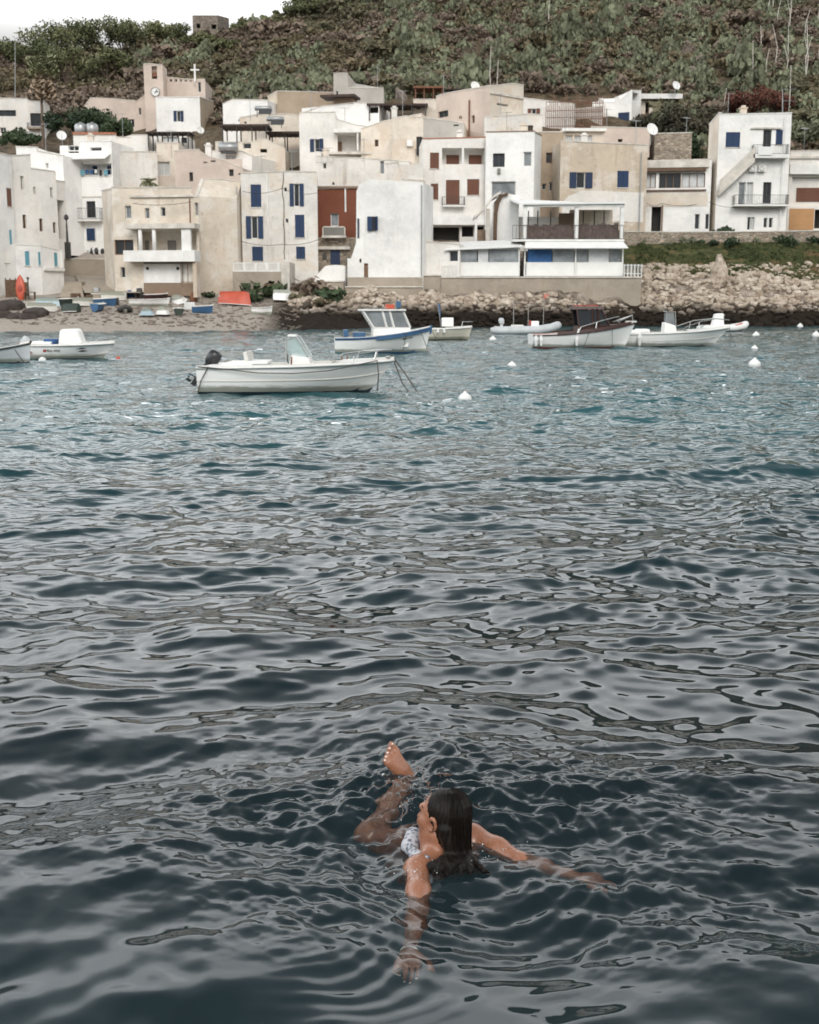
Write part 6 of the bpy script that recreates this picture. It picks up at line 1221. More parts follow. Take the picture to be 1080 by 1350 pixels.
q = GT(165,412); e_, h2, W, r = rib(0,0,-75,2.3,'round black inflatable dinghy sitting on the beach', mat='iron', at=q+Vector((0,0,.05)), cat='dinghy', name='inflatable_dinghy')
dinghy(198,404,3,3.6,1.2,'hull','long white rowing boat lying broadside in the middle of the beach'); dinghy(194,417,100,1.9,1.2,'ltblue','pale blue upturned dinghy nearest the water',True); dinghy(215,416,95,2.0,1.2,'hull','white upturned dinghy beside the pale blue one',True)
dinghy(234,400,-60,2.4,1.2,'hull','white boat hull propped up right of the broadside rowing boat',True,tilt=.5); dinghy(236,416,100,1.5,.9,'greenb','small dark dinghy with a yellow bow right of the upturned pair'); dinghy(268,413,-12,1.9,.8,'pblue','small blue and white dinghy alone on the right part of the beach')
dinghy(178,386,-5,2.6,1.1,'hull','white covered boat stored under the garage left corner',True); dinghy(220,387,3,2.8,1.0,'dirtyw','white boat stored in front of the white garage door',True); dinghy(311,402,-22,3.2,1.2,'orangeb','bright orange upturned boat on the beach below the bushes',True,h=.6)
dinghy(373,397,0,1.7,1.2,'hull','white boat hull upside down on top of the rock ledge',True,h=.5); dinghy(346,415,0,1.8,.8,'hull','small white boat on a trolley at the right end of the beach')
dinghy(205,384,12,2.4,1.0,'greenb','dark tarpaulin covered boat at the garage wall',True); dinghy(240,384,0,2.0,1.0,'mahog','old brown boat under the metal gate of the beige terrace house',True)
V = []; Fc = []; rr = random.Random(31); o0 = 0
for i in range(900):
    px = rr.uniform(20, 400); Y = rr.uniform(90, 104); x = (px-540)/F*Y; z = float(ground_z(np.array(x), np.array(Y))); s = rr.uniform(.05, .2)*(1.5 if rr.random() < .1 else 1)
    k = rr.randrange(6); V.append(TV[k]*np.array([s*rr.uniform(.8,1.6), s, s*.6])+np.array([x, Y, z])); Fc.append(TF[k]+o0); o0 += len(TV[k])
tag(np_mesh('beach_stones', np.concatenate(V), np.concatenate(Fc), M['rockd'], tris=True), kind='stuff')
JK = [(100,396,'crate','wood'),(150,402,'crate','iron'),(172,392,'crate','bluecloth'),(185,393,'barrel','iron'),(246,395,'crate','wood'),(255,398,'barrel','rust'),(212,396,'crate','terra'),(128,392,'barrel','metal'),(118,398,'crate','wood'),(74,402,'crate','wood'),(250,408,'crate','canvas'),(226,392,'barrel','iron'),(160,395,'crate','canvas'),(140,394,'crate','rust')]
for i, (px, py, kd, mt) in enumerate(JK):
    q = GT(px, py); m = MB()
    if kd == 'crate':
        for k in range(4): m.box(q+Vector((0,0,.08+.14*k)), (.75,.5,.1), i)
        m.box(q+Vector((0,0,.3)), (.68,.44,.6), i)
    else: m.tube([q, q+Vector((0,0,.1)), q+Vector((0,0,.45)), q+Vector((0,0,.8)), q+Vector((0,0,.85))], [.26,.3,.33,.3,.26], 10)
    tag(m.build(kd, M[mt]), {'crate':'small slatted crate','barrel':'squat drum'}[kd]+' among the dinghies stored at the back of the beach', kd, kd+'s among the stored dinghies')
dinghy(150,396,10,2.2,1.0,'dirtyw','white dinghy at the foot of the ramp beside the low concrete wall',True); dinghy(64,404,-8,2.2,.9,'ltblue','faded pale dinghy against the crusty sea wall',True); dinghy(206,397,20,2.2,1.1,'mahog','brown rowing boat behind the long broadside rowing boat')
# kayak
q = P(28, 397, 103.2); e_ = empty('kayak', q, 'bright orange kayak standing upright against the low white annex', 'kayak'); m = MB(); n = 12
vs = []; prof = [(0,.06),(.15,.22),(.5,.36),(1.0,.42),(1.5,.38),(1.9,.26),(2.2,.06)]
for z, r in prof: vs += [q+Vector((r*cos(2*pi*j/n)-.05*z, .16*r/.42*sin(2*pi*j/n)+.15*z, z)) for j in range(n)]
m.add(vs, [(i*n+j, i*n+(j+1)%n, (i+1)*n+(j+1)%n, (i+1)*n+j) for i in range(len(prof)-1) for j in range(n)]+[tuple(range(n))[::-1]]); m.build('hull', M['orangeb'], e_, True); MB().ball(q+Vector((-.05,-.02,1.05)),(.2,.06,.3)).build('seat_well', M['redv'], e_)
q = P(40,397,103.2); m = MB(); m.box(q+Vector((0,0,.75)),(.9,.5,.06)); [m.box(q+Vector((a,0,.36)),(.05,.4,.72)) for a in (-.4,.4)]; tag(m.build('table', M['wood']), 'small dark wooden table beside the orange kayak', 'table')
m = MB(); q = P(38,392,103.3); m.tube([q-Vector((0,0,.4)), q+Vector((0,0,1.5))], .05, 6); m.ball(q+Vector((0,0,1.6)),.12); tag(m.build('post', M['iron']), 'dark upright post right of the orange kayak', 'post')
# ---------------------------------------------------------------- buoys
def buoy(px, py, r, label, mat='canvas', group=None, cone=True):
    q = G(px, py); e_ = empty('buoy', q, label, 'buoy', group); m = MB(); n = 14; prof = [(-.5,.6),(-.1,.95),(.3,1),(.65,.85),(.95,.5),(1.15,.22),(1.35,.16)] if cone else [(-.7,.6),(0,1),(.6,.8),(.95,.3)]
    vs = []
    for z, k in prof: vs += [(r*k*cos(2*pi*j/n), r*k*sin(2*pi*j/n), z*r) for j in range(n)]
    m.add(vs, [(i*n+j, i*n+(j+1)%n, (i+1)*n+(j+1)%n, (i+1)*n+j) for i in range(len(prof)-1) for j in range(n)]+[tuple((len(prof)-1)*n+j for j in range(n)), tuple(range(n))[::-1]])
    B_(m, 'float', mat, e_, smooth=True); B_(MB().tube([(r*.12*cos(a*.6), 0, r*1.4+r*.14*sin(a*.6)) for a in range(11)], r*.04, 5), 'ring', 'rust', e_); return e_
buoy(613,528,.15,'round white mooring buoy on the open water right of the nearest boat'); buoy(675,484,.15,'small white buoy midway below the grey inflatable boat'); buoy(995,482,.20,'pear shaped white buoy with a rusty underside, largest of the right hand buoys'); buoy(995,461,.16,'white buoy directly behind the pear shaped one')
buoy(1076,443,.24,'white buoy at the right edge of the water'); buoy(997,443,.22,'flattened white buoy near the bow of the tender'); buoy(650,449,.2,'white buoy floating below the stern of the grey inflatable'); buoy(787,459,.17,'round white buoy touching the side of the brown cabin boat',cone=False); buoy(156,474,.10,'small orange buoy at the bow of the cabin hood boat','orangeb'); buoy(1055,431,.25,'far white buoy close to the right hand rocks'); buoy(56,476,.15,'small white buoy under the cabin hood boat stern',cone=False)
q = GT(773,388); 
buoy(721,391,.01,'x') if False else None
q = GT(720,393); m = MB(); M['fade'] = plain('faded_red_plastic', (.50,.17,.14), .7); m.ball(q+Vector((0,0,.1)),.26,10,7); tag(m.build('red_buoy', M['fade']), 'faded red buoy washed up on the rocks behind the brown cabin boat', 'buoy')
# ---------------------------------------------------------------- swimmer (signed distance field -> one continuous skin)
def smin(f, d, k): h_ = np.clip(.5+.5*(f-d)/k, 0, 1); return f*(1-h_)+d*h_-k*h_*(1-h_)
class SDF:
    def __init__(s, lo, hi, h): s.h = h; s.lo = np.array(lo, float); n = np.ceil((np.array(hi)-s.lo)/h).astype(int)+1; s.f = np.full(n, .3, np.float32)
    def _blk(s, lo, hi):
        a = np.maximum(((np.array(lo)-s.lo)/s.h).astype(int), 0); b = np.minimum(((np.array(hi)-s.lo)/s.h).astype(int)+2, s.f.shape)
        sl = tuple(slice(i, j) for i, j in zip(a, b)); g = np.meshgrid(*[s.lo[i]+s.h*np.arange(a[i], b[i]) for i in range(3)], indexing='ij'); return sl, np.stack(g, -1)
    def cap(s, a, b, ra, rb, k=.02, flat=None):
        a, b = np.array(a, float), np.array(b, float); m = max(ra, rb)+k+.03; sl, g = s._blk(np.minimum(a, b)-m, np.maximum(a, b)+m)
        if min(g.shape[:3]) == 0: return
        d = b-a; t = np.clip(((g-a)@d)/(d@d), 0, 1); q = g-a-t[...,None]*d
        if flat is not None: n_, c_ = flat; n_ = np.array(n_)/np.linalg.norm(n_); q = q + (q@n_)[...,None]*n_*(c_-1)
        s.f[sl] = smin(s.f[sl], np.linalg.norm(q, axis=-1)-(ra+(rb-ra)*t), k)
    def ell(s, c, ax, r, k=.02):
        c = np.array(c, float); m = max(r)+k+.03; sl, g = s._blk(c-m, c+m); A = np.array([list(v) for v in ax]); q = (g-c)@A.T/np.array(r); n_ = np.linalg.norm(q, axis=-1); s.f[sl] = smin(s.f[sl], (n_-1)*min(r), k)
    def mesh(s, name, mat, parent, disp=None):
        f = s.f; S = f < 0; nx, ny, nz = f.shape; c8 = [(i,j,k) for i in (0,1) for j in (0,1) for k in (0,1)]
        cnt = sum(S[i:nx-1+i, j:ny-1+j, k:nz-1+k].astype(np.int8) for i,j,k in c8); act = np.argwhere((cnt > 0) & (cnt < 8)); idx = -np.ones((nx-1,ny-1,nz-1), np.int32); idx[tuple(act.T)] = np.arange(len(act))
        pos_ = np.zeros((len(act),3)); num = np.zeros(len(act))
        for a in c8:
            for ax in range(3):
                if a[ax] == 0:
                    b = list(a); b[ax] = 1; fa = f[tuple((act+np.array(a)).T)]; fb = f[tuple((act+np.array(b)).T)]; cr_ = (fa < 0) != (fb < 0); t = np.where(cr_, fa/(fa-fb+1e-12), 0)
                    p = np.array(a)+t[:,None]*(np.array(b)-np.array(a)); pos_ += p*cr_[:,None]; num += cr_
        V = s.lo + s.h*(act+pos_/num[:,None]); Q = []
        for ax in range(3):
            u, v = (ax+1)%3, (ax+2)%3; sh = [nx,ny,nz]; s1 = [slice(None)]*3; s2 = [slice(None)]*3; s1[ax] = slice(0,-1); s2[ax] = slice(1,None); A, B = S[tuple(s1)], S[tuple(s2)]; e = np.argwhere(A != B); e = e[(e[:,u] > 0)&(e[:,v] > 0)&(e[:,u] < sh[u]-1)&(e[:,v] < sh[v]-1)]
            inside = A[tuple(e.T)]; U = np.zeros(3, int); U[u] = 1; W = np.zeros(3, int); W[v] = 1
            q = np.stack([idx[tuple((e-U-W).T)], idx[tuple((e-W).T)], idx[tuple(e.T)], idx[tuple((e-U).T)]], 1); q[~inside] = q[~inside][:, ::-1]; Q.append(q)
        Q = np.concatenate(Q); Q = Q[(Q >= 0).all(1)]
        if disp is not None: V = disp(V)
        V = V-np.array(parent_origin(parent)); o = np_mesh(name, V, Q, mat, parent, True); sm = o.modifiers.new('smooth', 'SMOOTH'); sm.iterations = 2; sm.factor = .5; return o
def v3(p): return np.array([p.x, p.y, p.z])
def Wp(px, py, z): return v3(G(px, py, z))
m_, n_, l_, b_ = _new('wet_skin'); p_ = pos(n_, l_); t_ = noise(n_, l_, p_, 7, 3)
l_.new(ramp(n_, l_, t_, [(.25, (.23,.100,.058)), (.75, (.33,.150,.090))]), b_.inputs['Base Color']); l_.new(ramp(n_, l_, noise(n_, l_, p_, 45, 4, .7), [(.4, .20), (.65, .46)]), b_.inputs['Roughness']); b_.inputs['Subsurface Weight'].default_value = .12; b_.inputs['Subsurface Radius'].default_value = (.02,.008,.004); b_.inputs['Subsurface Scale'].default_value = .5
bump(n_, l_, b_, noise(n_, l_, p_, 160, 3, .6), .0004); M['skin'] = m_
m_, n_, l_, b_ = _new('wet_dark_hair'); p_ = pos(n_, l_, (70,9,4)); t_ = noise(n_, l_, p_, 3.2, 5, .7)
l_.new(ramp(n_, l_, t_, [(.35, (.003,.002,.002)), (.6, (.010,.007,.005)), (.8, (.060,.038,.027))]), b_.inputs['Base Color']); b_.inputs['Roughness'].default_value = .36; b_.inputs['Specular IOR Level'].default_value = .16; bump(n_, l_, b_, t_, .004); M['hair'] = m_
m_, n_, l_, b_ = _new('printed_bikini'); p_ = pos(n_, l_); v_ = n_.new("ShaderNodeTexVoronoi"); v_.inputs['Scale'].default_value = 55; l_.new(p_, v_.inputs['Vector'])
l_.new(ramp(n_, l_, v_.outputs['Distance'], [(.12, (.05,.06,.09)), (.38, (.16,.17,.20)), (.6, (.42,.42,.45))]), b_.inputs['Base Color']); b_.inputs['Roughness'].default_value = .6; M['bikini'] = m_
M['nail'] = plain('pale_nail', (.78,.72,.68), .25, .05); M['bead'] = plain('pearl_bead', (.8,.78,.74), .2, .05); M['eye'] = plain('eye_white', (.7,.68,.65), .2, .05); M['iris'] = plain('dark_iris', (.04,.02,.01), .1, .05); M['lip'] = plain('lip', (.42,.13,.10), .4, .1)
sw = empty('person', G(583,1125), 'woman with long wet dark hair swimming in the near water, arms spread at the surface', 'person')
Hc = Wp(583, 1079, .125)                                   # head centre
fw = np.array([-.80,.58,.06]); fw /= np.linalg.norm(fw); up = np.array([.03,.14,.99]); up -= fw*(up@fw); up /= np.linalg.norm(up); lf = np.cross(up, fw)   # her left
def hp(f, l, u): return Hc + fw*f + lf*l + up*u
body = SDF((-.85,3.0,-.62), (1.15,5.75,.42), .0052)
AX = (fw, lf, up)
body.ell(hp(-.010,0,.032), AX, (.085,.068,.082), .02); body.ell(hp(.035,0,-.03), AX, (.058,.055,.085), .03)
body.cap(hp(.05,0,-.09), hp(.062,0,-.095), .030, .026, .03); body.cap(hp(.0,.045,-.055), hp(.045,.02,-.092), .022, .02, .025); body.cap(hp(.0,-.045,-.055), hp(.045,-.02,-.092), .022, .02, .025)
body.cap(hp(.078,0,.015), hp(.104,0,-.022), .008, .011, .014); body.cap(hp(.092,.010,-.026), hp(.092,-.010,-.026), .009, .009, .008)
body.cap(hp(.080,.032,.032), hp(.084,.008,.028), .010, .010, .018); body.cap(hp(.080,-.032,.032), hp(.084,-.008,.028), .010, .010, .018); body.cap(hp(.055,.038,-.02), hp(.072,.03,-.025), .02, .018, .02); body.cap(hp(.055,-.038,-.02), hp(.072,-.03,-.025), .02, .018, .02)
body.cap(hp(.080,.016,-.055), hp(.088,0,-.054), .008, .010, .008); body.cap(hp(.080,-.016,-.055), hp(.088,0,-.054), .008, .010, .008); body.cap(hp(.082,.010,-.066), hp(.082,-.010,-.066), .009, .009, .006)
for sg in (1,-1):
    for a in range(5): t0 = -.6+a*.62; t1 = t0+.62; body.cap(hp(-.008-.014*cos(t0), sg*(.076+.006*sin(t0)), -.008+.028*sin(t0)), hp(-.008-.014*cos(t1), sg*(.076+.006*sin(t1)), -.008+.028*sin(t1)), .0065, .0065, .006)
    body.ell(hp(.0, sg*.072, -.03), AX, (.010,.008,.011), .006)
SL = Wp(551, 1148, -.030); SR = Wp(622, 1104, -.006); NB = (SL+SR)/2+np.array([.0,.03,.008]); PV = NB+np.array([-.05,.36,-.36])
chn = hp(-.02,0,-.10)
body.cap(chn+up*.03, NB, .052, .056, .03); ch2 = NB+(PV-NB)*.33; wst = NB+(PV-NB)*.62
body.cap(NB, SL, .050, .050, .04); body.cap(NB, SR, .050, .050, .04); sx_ = (SR-SL)/np.linalg.norm(SR-SL)
for o_ in (-.075,0,.075): body.cap(NB+sx_*o_-np.array([0,-.02,.085]), wst+sx_*o_*.75, .09, .075, .06); body.cap(wst+sx_*o_*.75, PV+sx_*o_*1.1, .075, .095, .06)
for sg in (-1,1): body.ell(ch2+sx_*sg*.075+np.array([-.03,.10,.06]), ((1,0,0),(0,1,0),(0,0,1)), (.055,.055,.055), .04)
def limb(pts, rs, k=.03):
    for a, b, r0, r1 in zip(pts[:-1], pts[1:], rs[:-1], rs[1:]): body.cap(a, b, r0, r1, k)
# left arm, reaching towards the camera
EL = Wp(550,1208,-.062); WL = Wp(538,1262,-.050)
limb([SL, (SL+EL)/2+np.array([.004,0,.0]), EL, (EL*.6+WL*.4), WL], [.052,.044,.036,.036,.025])
def hand(Wr, dirv, nrm, sgn, curls, s=1.0, spread=.16):
    d = dirv/np.linalg.norm(dirv); nn_ = nrm-d*(nrm@d); nn_ /= np.linalg.norm(nn_); sd_ = np.cross(nn_, d)*sgn; nails = []   # sd_: towards the thumb
    kn = []
    for i, q in enumerate((.030,.010,-.010,-.029)):
        K_ = Wr + d*(.088-.004*abs(i-1))*s + sd_*q*s; kn.append(K_); body.cap(Wr+d*.015*s+sd_*q*.55*s, K_, .015*s, .0115*s, .012)
    for i, (K_, L_) in enumerate(zip(kn, (.072,.080,.075,.060))):
        a = curls[i]; p = K_; dd = d + sd_*(1.5-i)*spread*.55; dd /= np.linalg.norm(dd); r0 = .0092*s
        for j, fr_ in enumerate((.46,.30,.24)):
            ang = a*(j+.6); v_ = dd*cos(ang)-nn_*sin(ang); q_ = p+v_*L_*fr_*s; body.cap(p, q_, r0, r0*.9, .004); p = q_; r0 *= .9
        nails.append((p - v_*.004 + nn_*cos(ang)*.0055*s + dd*sin(ang)*.0055, v_))
    b0 = Wr+d*.02*s+sd_*.022*s; t1 = b0+(d*.55+sd_*.75-nn_*.2)*.042*s; t2 = t1+(d*.8+sd_*.45-nn_*.25)*.032*s; t3 = t2+(d*.95+sd_*.15-nn_*.3)*.026*s
    body.cap(b0, t1, .016*s, .0125*s, .012); body.cap(t1, t2, .0115*s, .0105*s, .006); body.cap(t2, t3, .0105*s, .009*s, .004); nails.append((t3+nn_*.005, d)); return nails
nl = hand(WL, Wp(534,1318,-.040)-WL, np.array([.0,.15,1.0]), 1, (.75,.55,.62,.85), 1.05, .12)
# right arm, sweeping out to the right
ER = Wp(690,1139,-.038); WR_ = Wp(758,1163,-.05)
limb([SR, (SR*.5+ER*.5)+np.array([0,0,.005]), ER, (ER*.6+WR_*.4), WR_], [.050,.043,.036,.034,.024])
nl2 = hand(WR_, Wp(800,1176,-.10)-WR_, np.array([.1,-.1,1.0]), -1, (.12,.1,.14,.2), 1.0, .2)
# legs: left knee out to the side just under the surface, shin going away, foot kicked clear of the water
HL = PV-sx_*.09+np.array([0,0,-.02]); KL = Wp(487,1112,-.10); AL = Wp(541,1030,-.015); HR = PV+sx_*.09
HL2 = Wp(560,1128,-.16); limb([HL, HL2*.5+HL*.5, KL], [.085,.075,.056]); limb([HL2, KL], [.07,.056]); limb([KL, KL*.6+AL*.4+np.array([0,0,-.01]), AL], [.055,.050,.034])
KR = HR+np.array([.02,.30,-.16]); AR = KR+np.array([-.04,.34,-.03]); limb([HR, KR, AR], [.085,.055,.034]); body.cap(AR, AR+np.array([0,.14,.03]), .035, .022, .02)
# foot
TO = Wp(511,991,.135); HE = AL; fd = TO-HE; Lf = np.linalg.norm(fd); fd /= Lf; sn = np.array([.25,-.75,.6]); sn -= fd*(sn@fd); sn /= np.linalg.norm(sn); fs_ = np.cross(sn, fd)
body.cap(HE, HE+fd*.05, .035, .034, .02); body.cap(HE+fd*.02-sn*.02, HE+fd*Lf*.45, .03, .028, .025)
for q in (-.030,-.010,.012,.032): body.cap(HE+fd*Lf*.40+fs_*q*.5, HE+fd*Lf*.80+fs_*q, .024, .0165, .02)
tn = []
for i, q in enumerate((-.038,-.016,.004,.021,.036)):
    r0 = (.0145,.0105,.0100,.0092,.0090)[i]; a = HE+fd*Lf*(.80-.012*i)+fs_*q; b = a+fd*(.045,.042,.037,.032,.027)[i]-sn*.004; body.cap(a, b, r0, r0*.92, .005); tn.append((b+sn*r0*.8+fd*.002, fd))
body.mesh('body', M['skin'], sw)
for (p, v_) in nl+tn:
    MB().ball(Vector(p), (.0052,.0052,.0036), 8, 5).build('nail', M['nail'], sw, True)
for i in range(7):
    a = i/7*2*pi; d_ = (Wp(534,1318,-.045)-WL); d_ /= np.linalg.norm(d_); s1 = np.cross(d_, [0,0,1.0]); s1 /= np.linalg.norm(s1); s2 = np.cross(s1, d_)
bm_ = MB()
for i in range(26): a = i/26*2*pi; bm_.ball(Vector(WL+d_*.004+s1*.029*cos(a)+s2*.029*sin(a)), .0042, 6, 4)
bm_.build('bracelet', M['bead'], sw, True)
for sg in (1,-1):
    MB().ball(Vector(hp(.0655,sg*.031,.010)), .0115, 12, 8).build('eye', M['eye'], sw, True); MB().ball(Vector(hp(.0745,sg*.032,.010)), .0050, 8, 6).build('iris', M['iris'], sw, True)
    MB().tube([hp(.084,sg*.012,.034), hp(.080,sg*.032,.041), hp(.064,sg*.050,.034)], [.003,.003,.0015], 5).build('eyebrow', M['hair'], sw)
MB().tube([hp(.084,.020,-.060), hp(.0945,0,-.060), hp(.084,-.020,-.060)], [.003,.0065,.003], 6).build('mouth', M['lip'], sw, True)
# hair
hair = SDF((Hc[0]-.25, Hc[1]-.45, -.14), (Hc[0]+.42, Hc[1]+.25, .36), .004)
hair.ell(hp(-.022,0,.040), AX, (.089,.077,.084), .01); hair.ell(hp(-.048,0,-.02), AX, (.064,.070,.095), .03)
ENDS = []
rr = random.Random(8)
for i in range(15):
    a = -1.3+2.45*i/14; o_ = hp(-.028-.062*cos(a), .066*sin(a), -.015); mid = hp(-.056-.058*cos(a*.8), .054*sin(a), -.115)
    e0 = Wp(567+ (14-i)*3.9+rr.uniform(-2,2), 1136+rr.uniform(0,10), .010)
    hair.cap(o_, mid, .021, .018, .014); hair.cap(mid, e0, .020, .012, .012); e1 = e0 + np.array([rr.uniform(-.005,.02), rr.uniform(-.06,-.015), -.010]); ENDS.append((a, mid, e0, e1)); hair.cap(e0, e1, .012, .004, .01)
for i in range(7):       # strands fanning over the right shoulder into the water
    e0 = Wp(608+i*5, 1118+i*5.0, .022-.004*i); e1 = Wp(616+i*5, 1136+i*2.5, -.012); hair.cap(hp(-.08,-.05,-.09-.006*i), e0, .016, .010, .012); hair.cap(e0, e1, .010, .004, .008)
def groove(V):
    d = V-Hc; a = np.arctan2(d@lf, -(d@fw)); g = np.sin(a*34+2*np.sin(d[:,2]*22))*.0014+np.sin(a*71+5*d[:,2]*10)*.0008; n_ = d/np.linalg.norm(d, axis=1)[:,None]; return V+n_*g[:,None]
ho = hair.mesh('hair', M['hair'], sw, groove); ho.modifiers['smooth'].iterations = 1
m = MB()
for i in range(90):
    a = rr.uniform(-1.3, 1.3); r_ = 1.03; top_ = hp(.02-.03*rr.random(), .05*a*.6, .128); pts_ = []
    for k in range(6):
        b = k/5; ph = b*1.9; rad = 0; u_ = .040+.087*cos(ph); pts_.append(Vector(hp(-.022-.092*sin(ph)*cos(a*.75), (.080*sin(ph)*sin(a*.95)) + .02*a*(1-b)*.5, u_)))
    j = int((a+1.3)/2.6*14); _, md, e0_, e1_ = ENDS[min(max(j,0),14)]; jt = np.array([rr.uniform(-.012,.012), rr.uniform(-.01,.01), .0])
    pts_ = pts_[:5] + [Vector(md + jt + (md-Hc)*.16), Vector((md+e0_)/2 + jt*1.3 + np.array([0,-.014,.012])), Vector(e0_+jt*1.6+np.array([0,0,.008])), Vector(e1_+jt*3)]
    m.tube(pts_, .0012, 4, cap=False)
m.build('hair_strands', M['hair'], sw)
# bikini
bk = SDF((-.4,3.9,-.4), (.7,5.2,.2), .005)
def off(a, b, ra, rb, k=.01): bk.cap(a, b, ra, rb, k)
n1 = NB+sx_*.055; 
off(SR-sx_*.055+np.array([0,-.035,.030]), SR-sx_*.085+np.array([.01,.06,.034]), .017, .017); off(SR-sx_*.055+np.array([0,-.035,.030]), SR-sx_*.06+np.array([.0,-.09,-.04]), .017, .017)
off(SL+sx_*.045+np.array([0,-.02,.034]), SL+sx_*.02+np.array([-.03,.07,.03]), .017, .017); off(SL+sx_*.045+np.array([0,-.02,.034]), SL+sx_*.05+np.array([.01,-.09,-.04]), .017, .017)
off(Wp(545,1100,-.005), Wp(541,1116,-.012), .030, .036, .02); off(Wp(541,1116,-.012), Wp(552,1135,.0), .028, .018, .02)
bk.mesh('bikini_top', M['bikini'], sw)
# ---------------------------------------------------------------- water
def water_material():
    m, n, l, b = _new('sea_water'); out = n['Material Output']; n.remove(b)
    fr = n.new("ShaderNodeFresnel"); fr.inputs['IOR'].default_value = 1.333; gl = n.new("ShaderNodeBsdfGlossy"); gl.inputs['Roughness'].default_value = .015
    rf = n.new("ShaderNodeBsdfRefraction"); rf.inputs['IOR'].default_value = 1.333; rf.inputs['Roughness'].default_value = 0; rf.inputs['Color'].default_value = (.93,.96,.95,1)
    df = n.new("ShaderNodeBsdfDiffuse"); df.inputs['Color'].default_value = (.006,.030,.040,1)
    geo = n.new("ShaderNodeNewGeometry"); ln = n.new("ShaderNodeVectorMath"); ln.operation = 'LENGTH'; l.new(geo.outputs['Position'], ln.inputs[0])
    # the water's diffuse upwelling colour, greener and cloudier further out
    mr = n.new("ShaderNodeMapRange"); mr.inputs['From Min'].default_value = 5.5; mr.inputs['From Max'].default_value = 22; mr.inputs['To Min'].default_value = .12; mr.inputs['To Max'].default_value = .9; l.new(ln.outputs['Value'], mr.inputs[0])
    ccol = mix(n, l, mr.outputs[0], (.004,.030,.043), (.024,.090,.100)); l.new(ccol, df.inputs['Color'])
    m1 = n.new("ShaderNodeMixShader"); l.new(mr.outputs[0], m1.inputs[0]); l.new(rf.outputs[0], m1.inputs[1]); l.new(df.outputs[0], m1.inputs[2])
    m2 = n.new("ShaderNodeMixShader"); l.new(fr.outputs[0], m2.inputs[0]); l.new(m1.outputs[0], m2.inputs[1]); l.new(gl.outputs[0], m2.inputs[2]); l.new(m2.outputs[0], out.inputs['Surface'])
    # small ripples that the mesh is too coarse to carry further out
    p = pos(n, l, (.75,1.6,1)); t1 = noise(n, l, p, 3.6, 2, .55); t2 = noise(n, l, p, 1.3, 3, .5)
    am = n.new("ShaderNodeMapRange"); am.inputs['From Min'].default_value = 6; am.inputs['From Max'].default_value = 26; am.inputs['To Min'].default_value = 0; am.inputs['To Max'].default_value = 1; l.new(ln.outputs['Value'], am.inputs[0])
    bp = n.new("ShaderNodeBump"); bp.inputs['Distance'].default_value = .048; l.new(am.outputs[0], bp.inputs['Strength']); ad = n.new("ShaderNodeMath"); ad.operation = 'MULTIPLY_ADD'; l.new(t2, ad.inputs[0]); ad.inputs[1].default_value = 1.8; t3 = noise(n, l, p, .42, 2, .5); a9 = n.new('ShaderNodeMath'); a9.operation = 'MULTIPLY_ADD'; l.new(t3, a9.inputs[0]); a9.inputs[1].default_value = 4.0; l.new(t1, a9.inputs[2]); l.new(a9.outputs[0], ad.inputs[2]); l.new(ad.outputs[0], bp.inputs['Height'])
    for s_ in (fr, gl, rf, df): l.new(bp.outputs[0], s_.inputs['Normal'])
    return m
rows = [1.2]
while rows[-1] < 135: rows.append(rows[-1]*(1.0031 if rows[-1] < 60 else 1.006))
rows = np.array(rows); cen = np.linspace(-.42, .42, 640); side = .42*1.045**np.arange(1, 44); cols_ = np.concatenate([-side[::-1], cen, side])
Yw, Aw = np.meshgrid(rows, cols_, indexing='ij'); Xw = Aw*Yw; Zw = np.zeros_like(Xw); DX = np.zeros_like(Xw); DY = np.zeros_like(Xw)
rg = np.random.default_rng(12); cell = Yw*.0031; cellx = Yw*.00135
wx = (fbm(Xw*.35, Yw*.35, 3, 5)-.45)*.9; wy = (fbm(Xw*.35+40, Yw*.35, 3, 6)-.45)*.9
patch = .55+1.0*fbm(Xw*.22, Yw*.14, 3, 55)
NW = 120
for i in range(NW):
    lam = .11*(3.0/.11)**(((i+.5)/NW)**1.15); th = R(90)+rg.normal(0, .62)+(.22 if i % 2 else -.12)
    if i % 9 == 0: th += rg.normal(0, 1.2)
    k = 2*pi/lam; sl = .0235*(1.3 if .12 < lam < .42 else (.95 if lam < .9 else 1.08))
    if lam < .17: sl *= .7
    if lam < .55: sl = sl*(.62+.42*np.clip((Yw-4.5)/6, 0, 1))
    kx, ky = k*cos(th), k*sin(th); ph = rg.uniform(0, 2*pi); arg = kx*(Xw+wx)+ky*(Yw+wy)+ph; at_ = np.clip((lam/np.maximum(cell*2, cellx)-.95)/1.3, 0, 1)*patch
    a = sl/k; Zw += a*np.cos(arg)*at_; ch = .75*a; DX -= cos(th)*ch*np.sin(arg)*at_; DY -= sin(th)*ch*np.sin(arg)*at_
c = G(583,1120); d = np.hypot(Xw-c.x, Yw-c.y); Zw -= Zw[d < .5].mean()*np.exp(-(d/1.1)**2)
for (a_, b2_, rr_, lv_) in ((534,1305,.34,.002),(549,1200,.18,-.012),(790,1166,.22,.0),(700,1140,.18,-.005),(500,1105,.20,-.01),(590,1150,.14,.0),(520,1020,.18,.0)):
    c = G(a_, b2_); d = np.hypot(Xw-c.x, Yw-c.y); Zw -= (Zw[d < rr_*.5].mean()-lv_)*np.exp(-(d/rr_)**2)
for (a_, b2_, rr_, k_) in ((535,1300,.26,.85),(545,1220,.2,.5),(785,1166,.24,.7),(690,1140,.2,.5)):
    c = G(a_, b2_); d = np.hypot(Xw-c.x, Yw-c.y); Zw *= 1-k_*np.exp(-(d/rr_)**2)
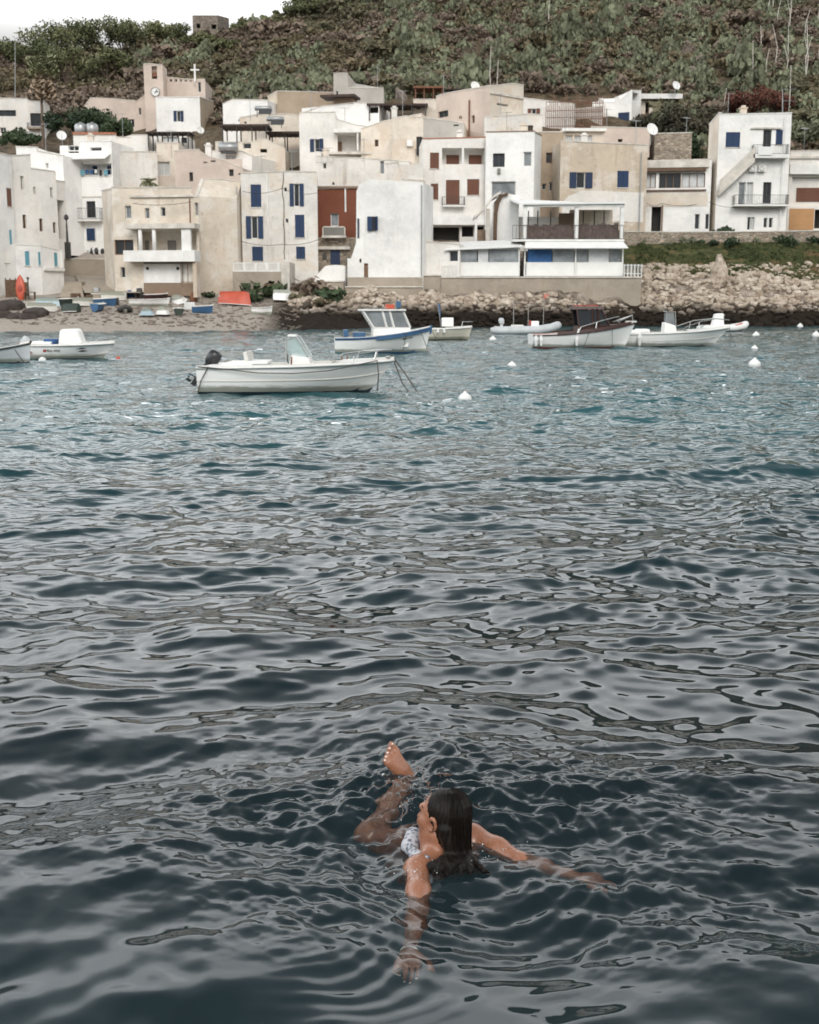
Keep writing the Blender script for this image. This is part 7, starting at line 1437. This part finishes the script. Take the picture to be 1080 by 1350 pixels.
# the swimmer's own disturbance: ring waves and small chop round her
for (cx_, cy_, am_, rad, lam) in ((583,1130,.005,.6,.20),(540,1010,.005,.4,.12),(790,1165,.004,.4,.14)):
    c = G(cx_, cy_); d = np.hypot(Xw-c.x, Yw-c.y); Zw += am_*np.exp(-(d/rad)**2)*np.cos(2*pi*d/lam+3*fbm(Xw*2, Yw*2, 2, 3))*np.clip(d/.12, 0, 1)
c = G(560, 1060); dd_ = np.hypot((Xw-c.x)/1.7, Yw-c.y); msk = np.exp(-(dd_/.75)**2); c = G(860,1170); msk = np.maximum(msk, .55*np.exp(-(np.hypot((Xw-c.x)/1.5, Yw-c.y)/.45)**2)); c = G(400,1200); msk = np.maximum(msk, .5*np.exp(-(np.hypot((Xw-c.x)/1.2, Yw-c.y)/.3)**2))
Zw += msk*((fbm(Xw*8, Yw*13, 3, 91)-.45)*.085 + (fbm(Xw*24, Yw*32, 3, 92)-.44)*.016)
c = G(524,1055); Zw += np.exp(-(np.hypot((Xw-c.x), (Yw-c.y)/1.6)/.22)**2)*(fbm(Xw*30, Yw*34, 3, 95)-.42)*.050
c = G(380,1235); d = np.hypot((Xw-c.x)/1.25, Yw-c.y); ang = np.arctan2(Yw-c.y, Xw-c.x); Zw += .042*np.exp(-(d/.30)**2)            # the swell thrown up by her stroke, with arcs running off it
Zw += .0035*np.exp(-((d-.36)/.17)**2)*np.cos(2*pi*(d+.10*fbm(Xw*3, Yw*3, 3, 8))/.062)*np.clip(np.cos(ang-.3)*.9+.35, 0, 1)
c = G(600,1130); d = np.hypot(Xw-c.x, Yw-c.y); Zw += .0030*np.exp(-((d-.55)/.25)**2)*np.cos(2*pi*(d+.06*fbm(Xw*2.5, Yw*2.5, 2, 18))/.085)
Zw[:, :] *= np.clip((Yw-1.0)/.5, 0, 1)
wo = grid_mesh('water', Xw+DX, Yw+DY, Zw, water_material()); tag(wo, kind='structure')
# splash
rr = random.Random(21); m = MB()
for i in range(300):
    a = rr.gauss(0,1); q = G(532+rr.gauss(0,15), 1046+rr.gauss(0,20), .015+abs(rr.gauss(0,.03))) if i < 220 else G(*((645+rr.gauss(0,22), 1118+rr.gauss(0,10)) if i < 260 else (548+rr.gauss(0,14), 1150+rr.gauss(0,8))), .012+abs(rr.gauss(0,.012))); m.ball(q, abs(rr.gauss(0,.0013))+.0006, 6, 4)
for i in range(0): q = G(540+rr.gauss(0,8), 1272+rr.gauss(0,8), .004); m.ball(q, rr.uniform(.0015,.004), 6, 4)
m_, n_, l_, b_ = _new('water_drop'); b_.inputs['Transmission Weight'].default_value = .7; b_.inputs['IOR'].default_value = 1.33; b_.inputs['Roughness'].default_value = .05; b_.inputs['Base Color'].default_value = (.9,.95,.95,1)
tag(m.build('splash', m_, None, True), kind='stuff')
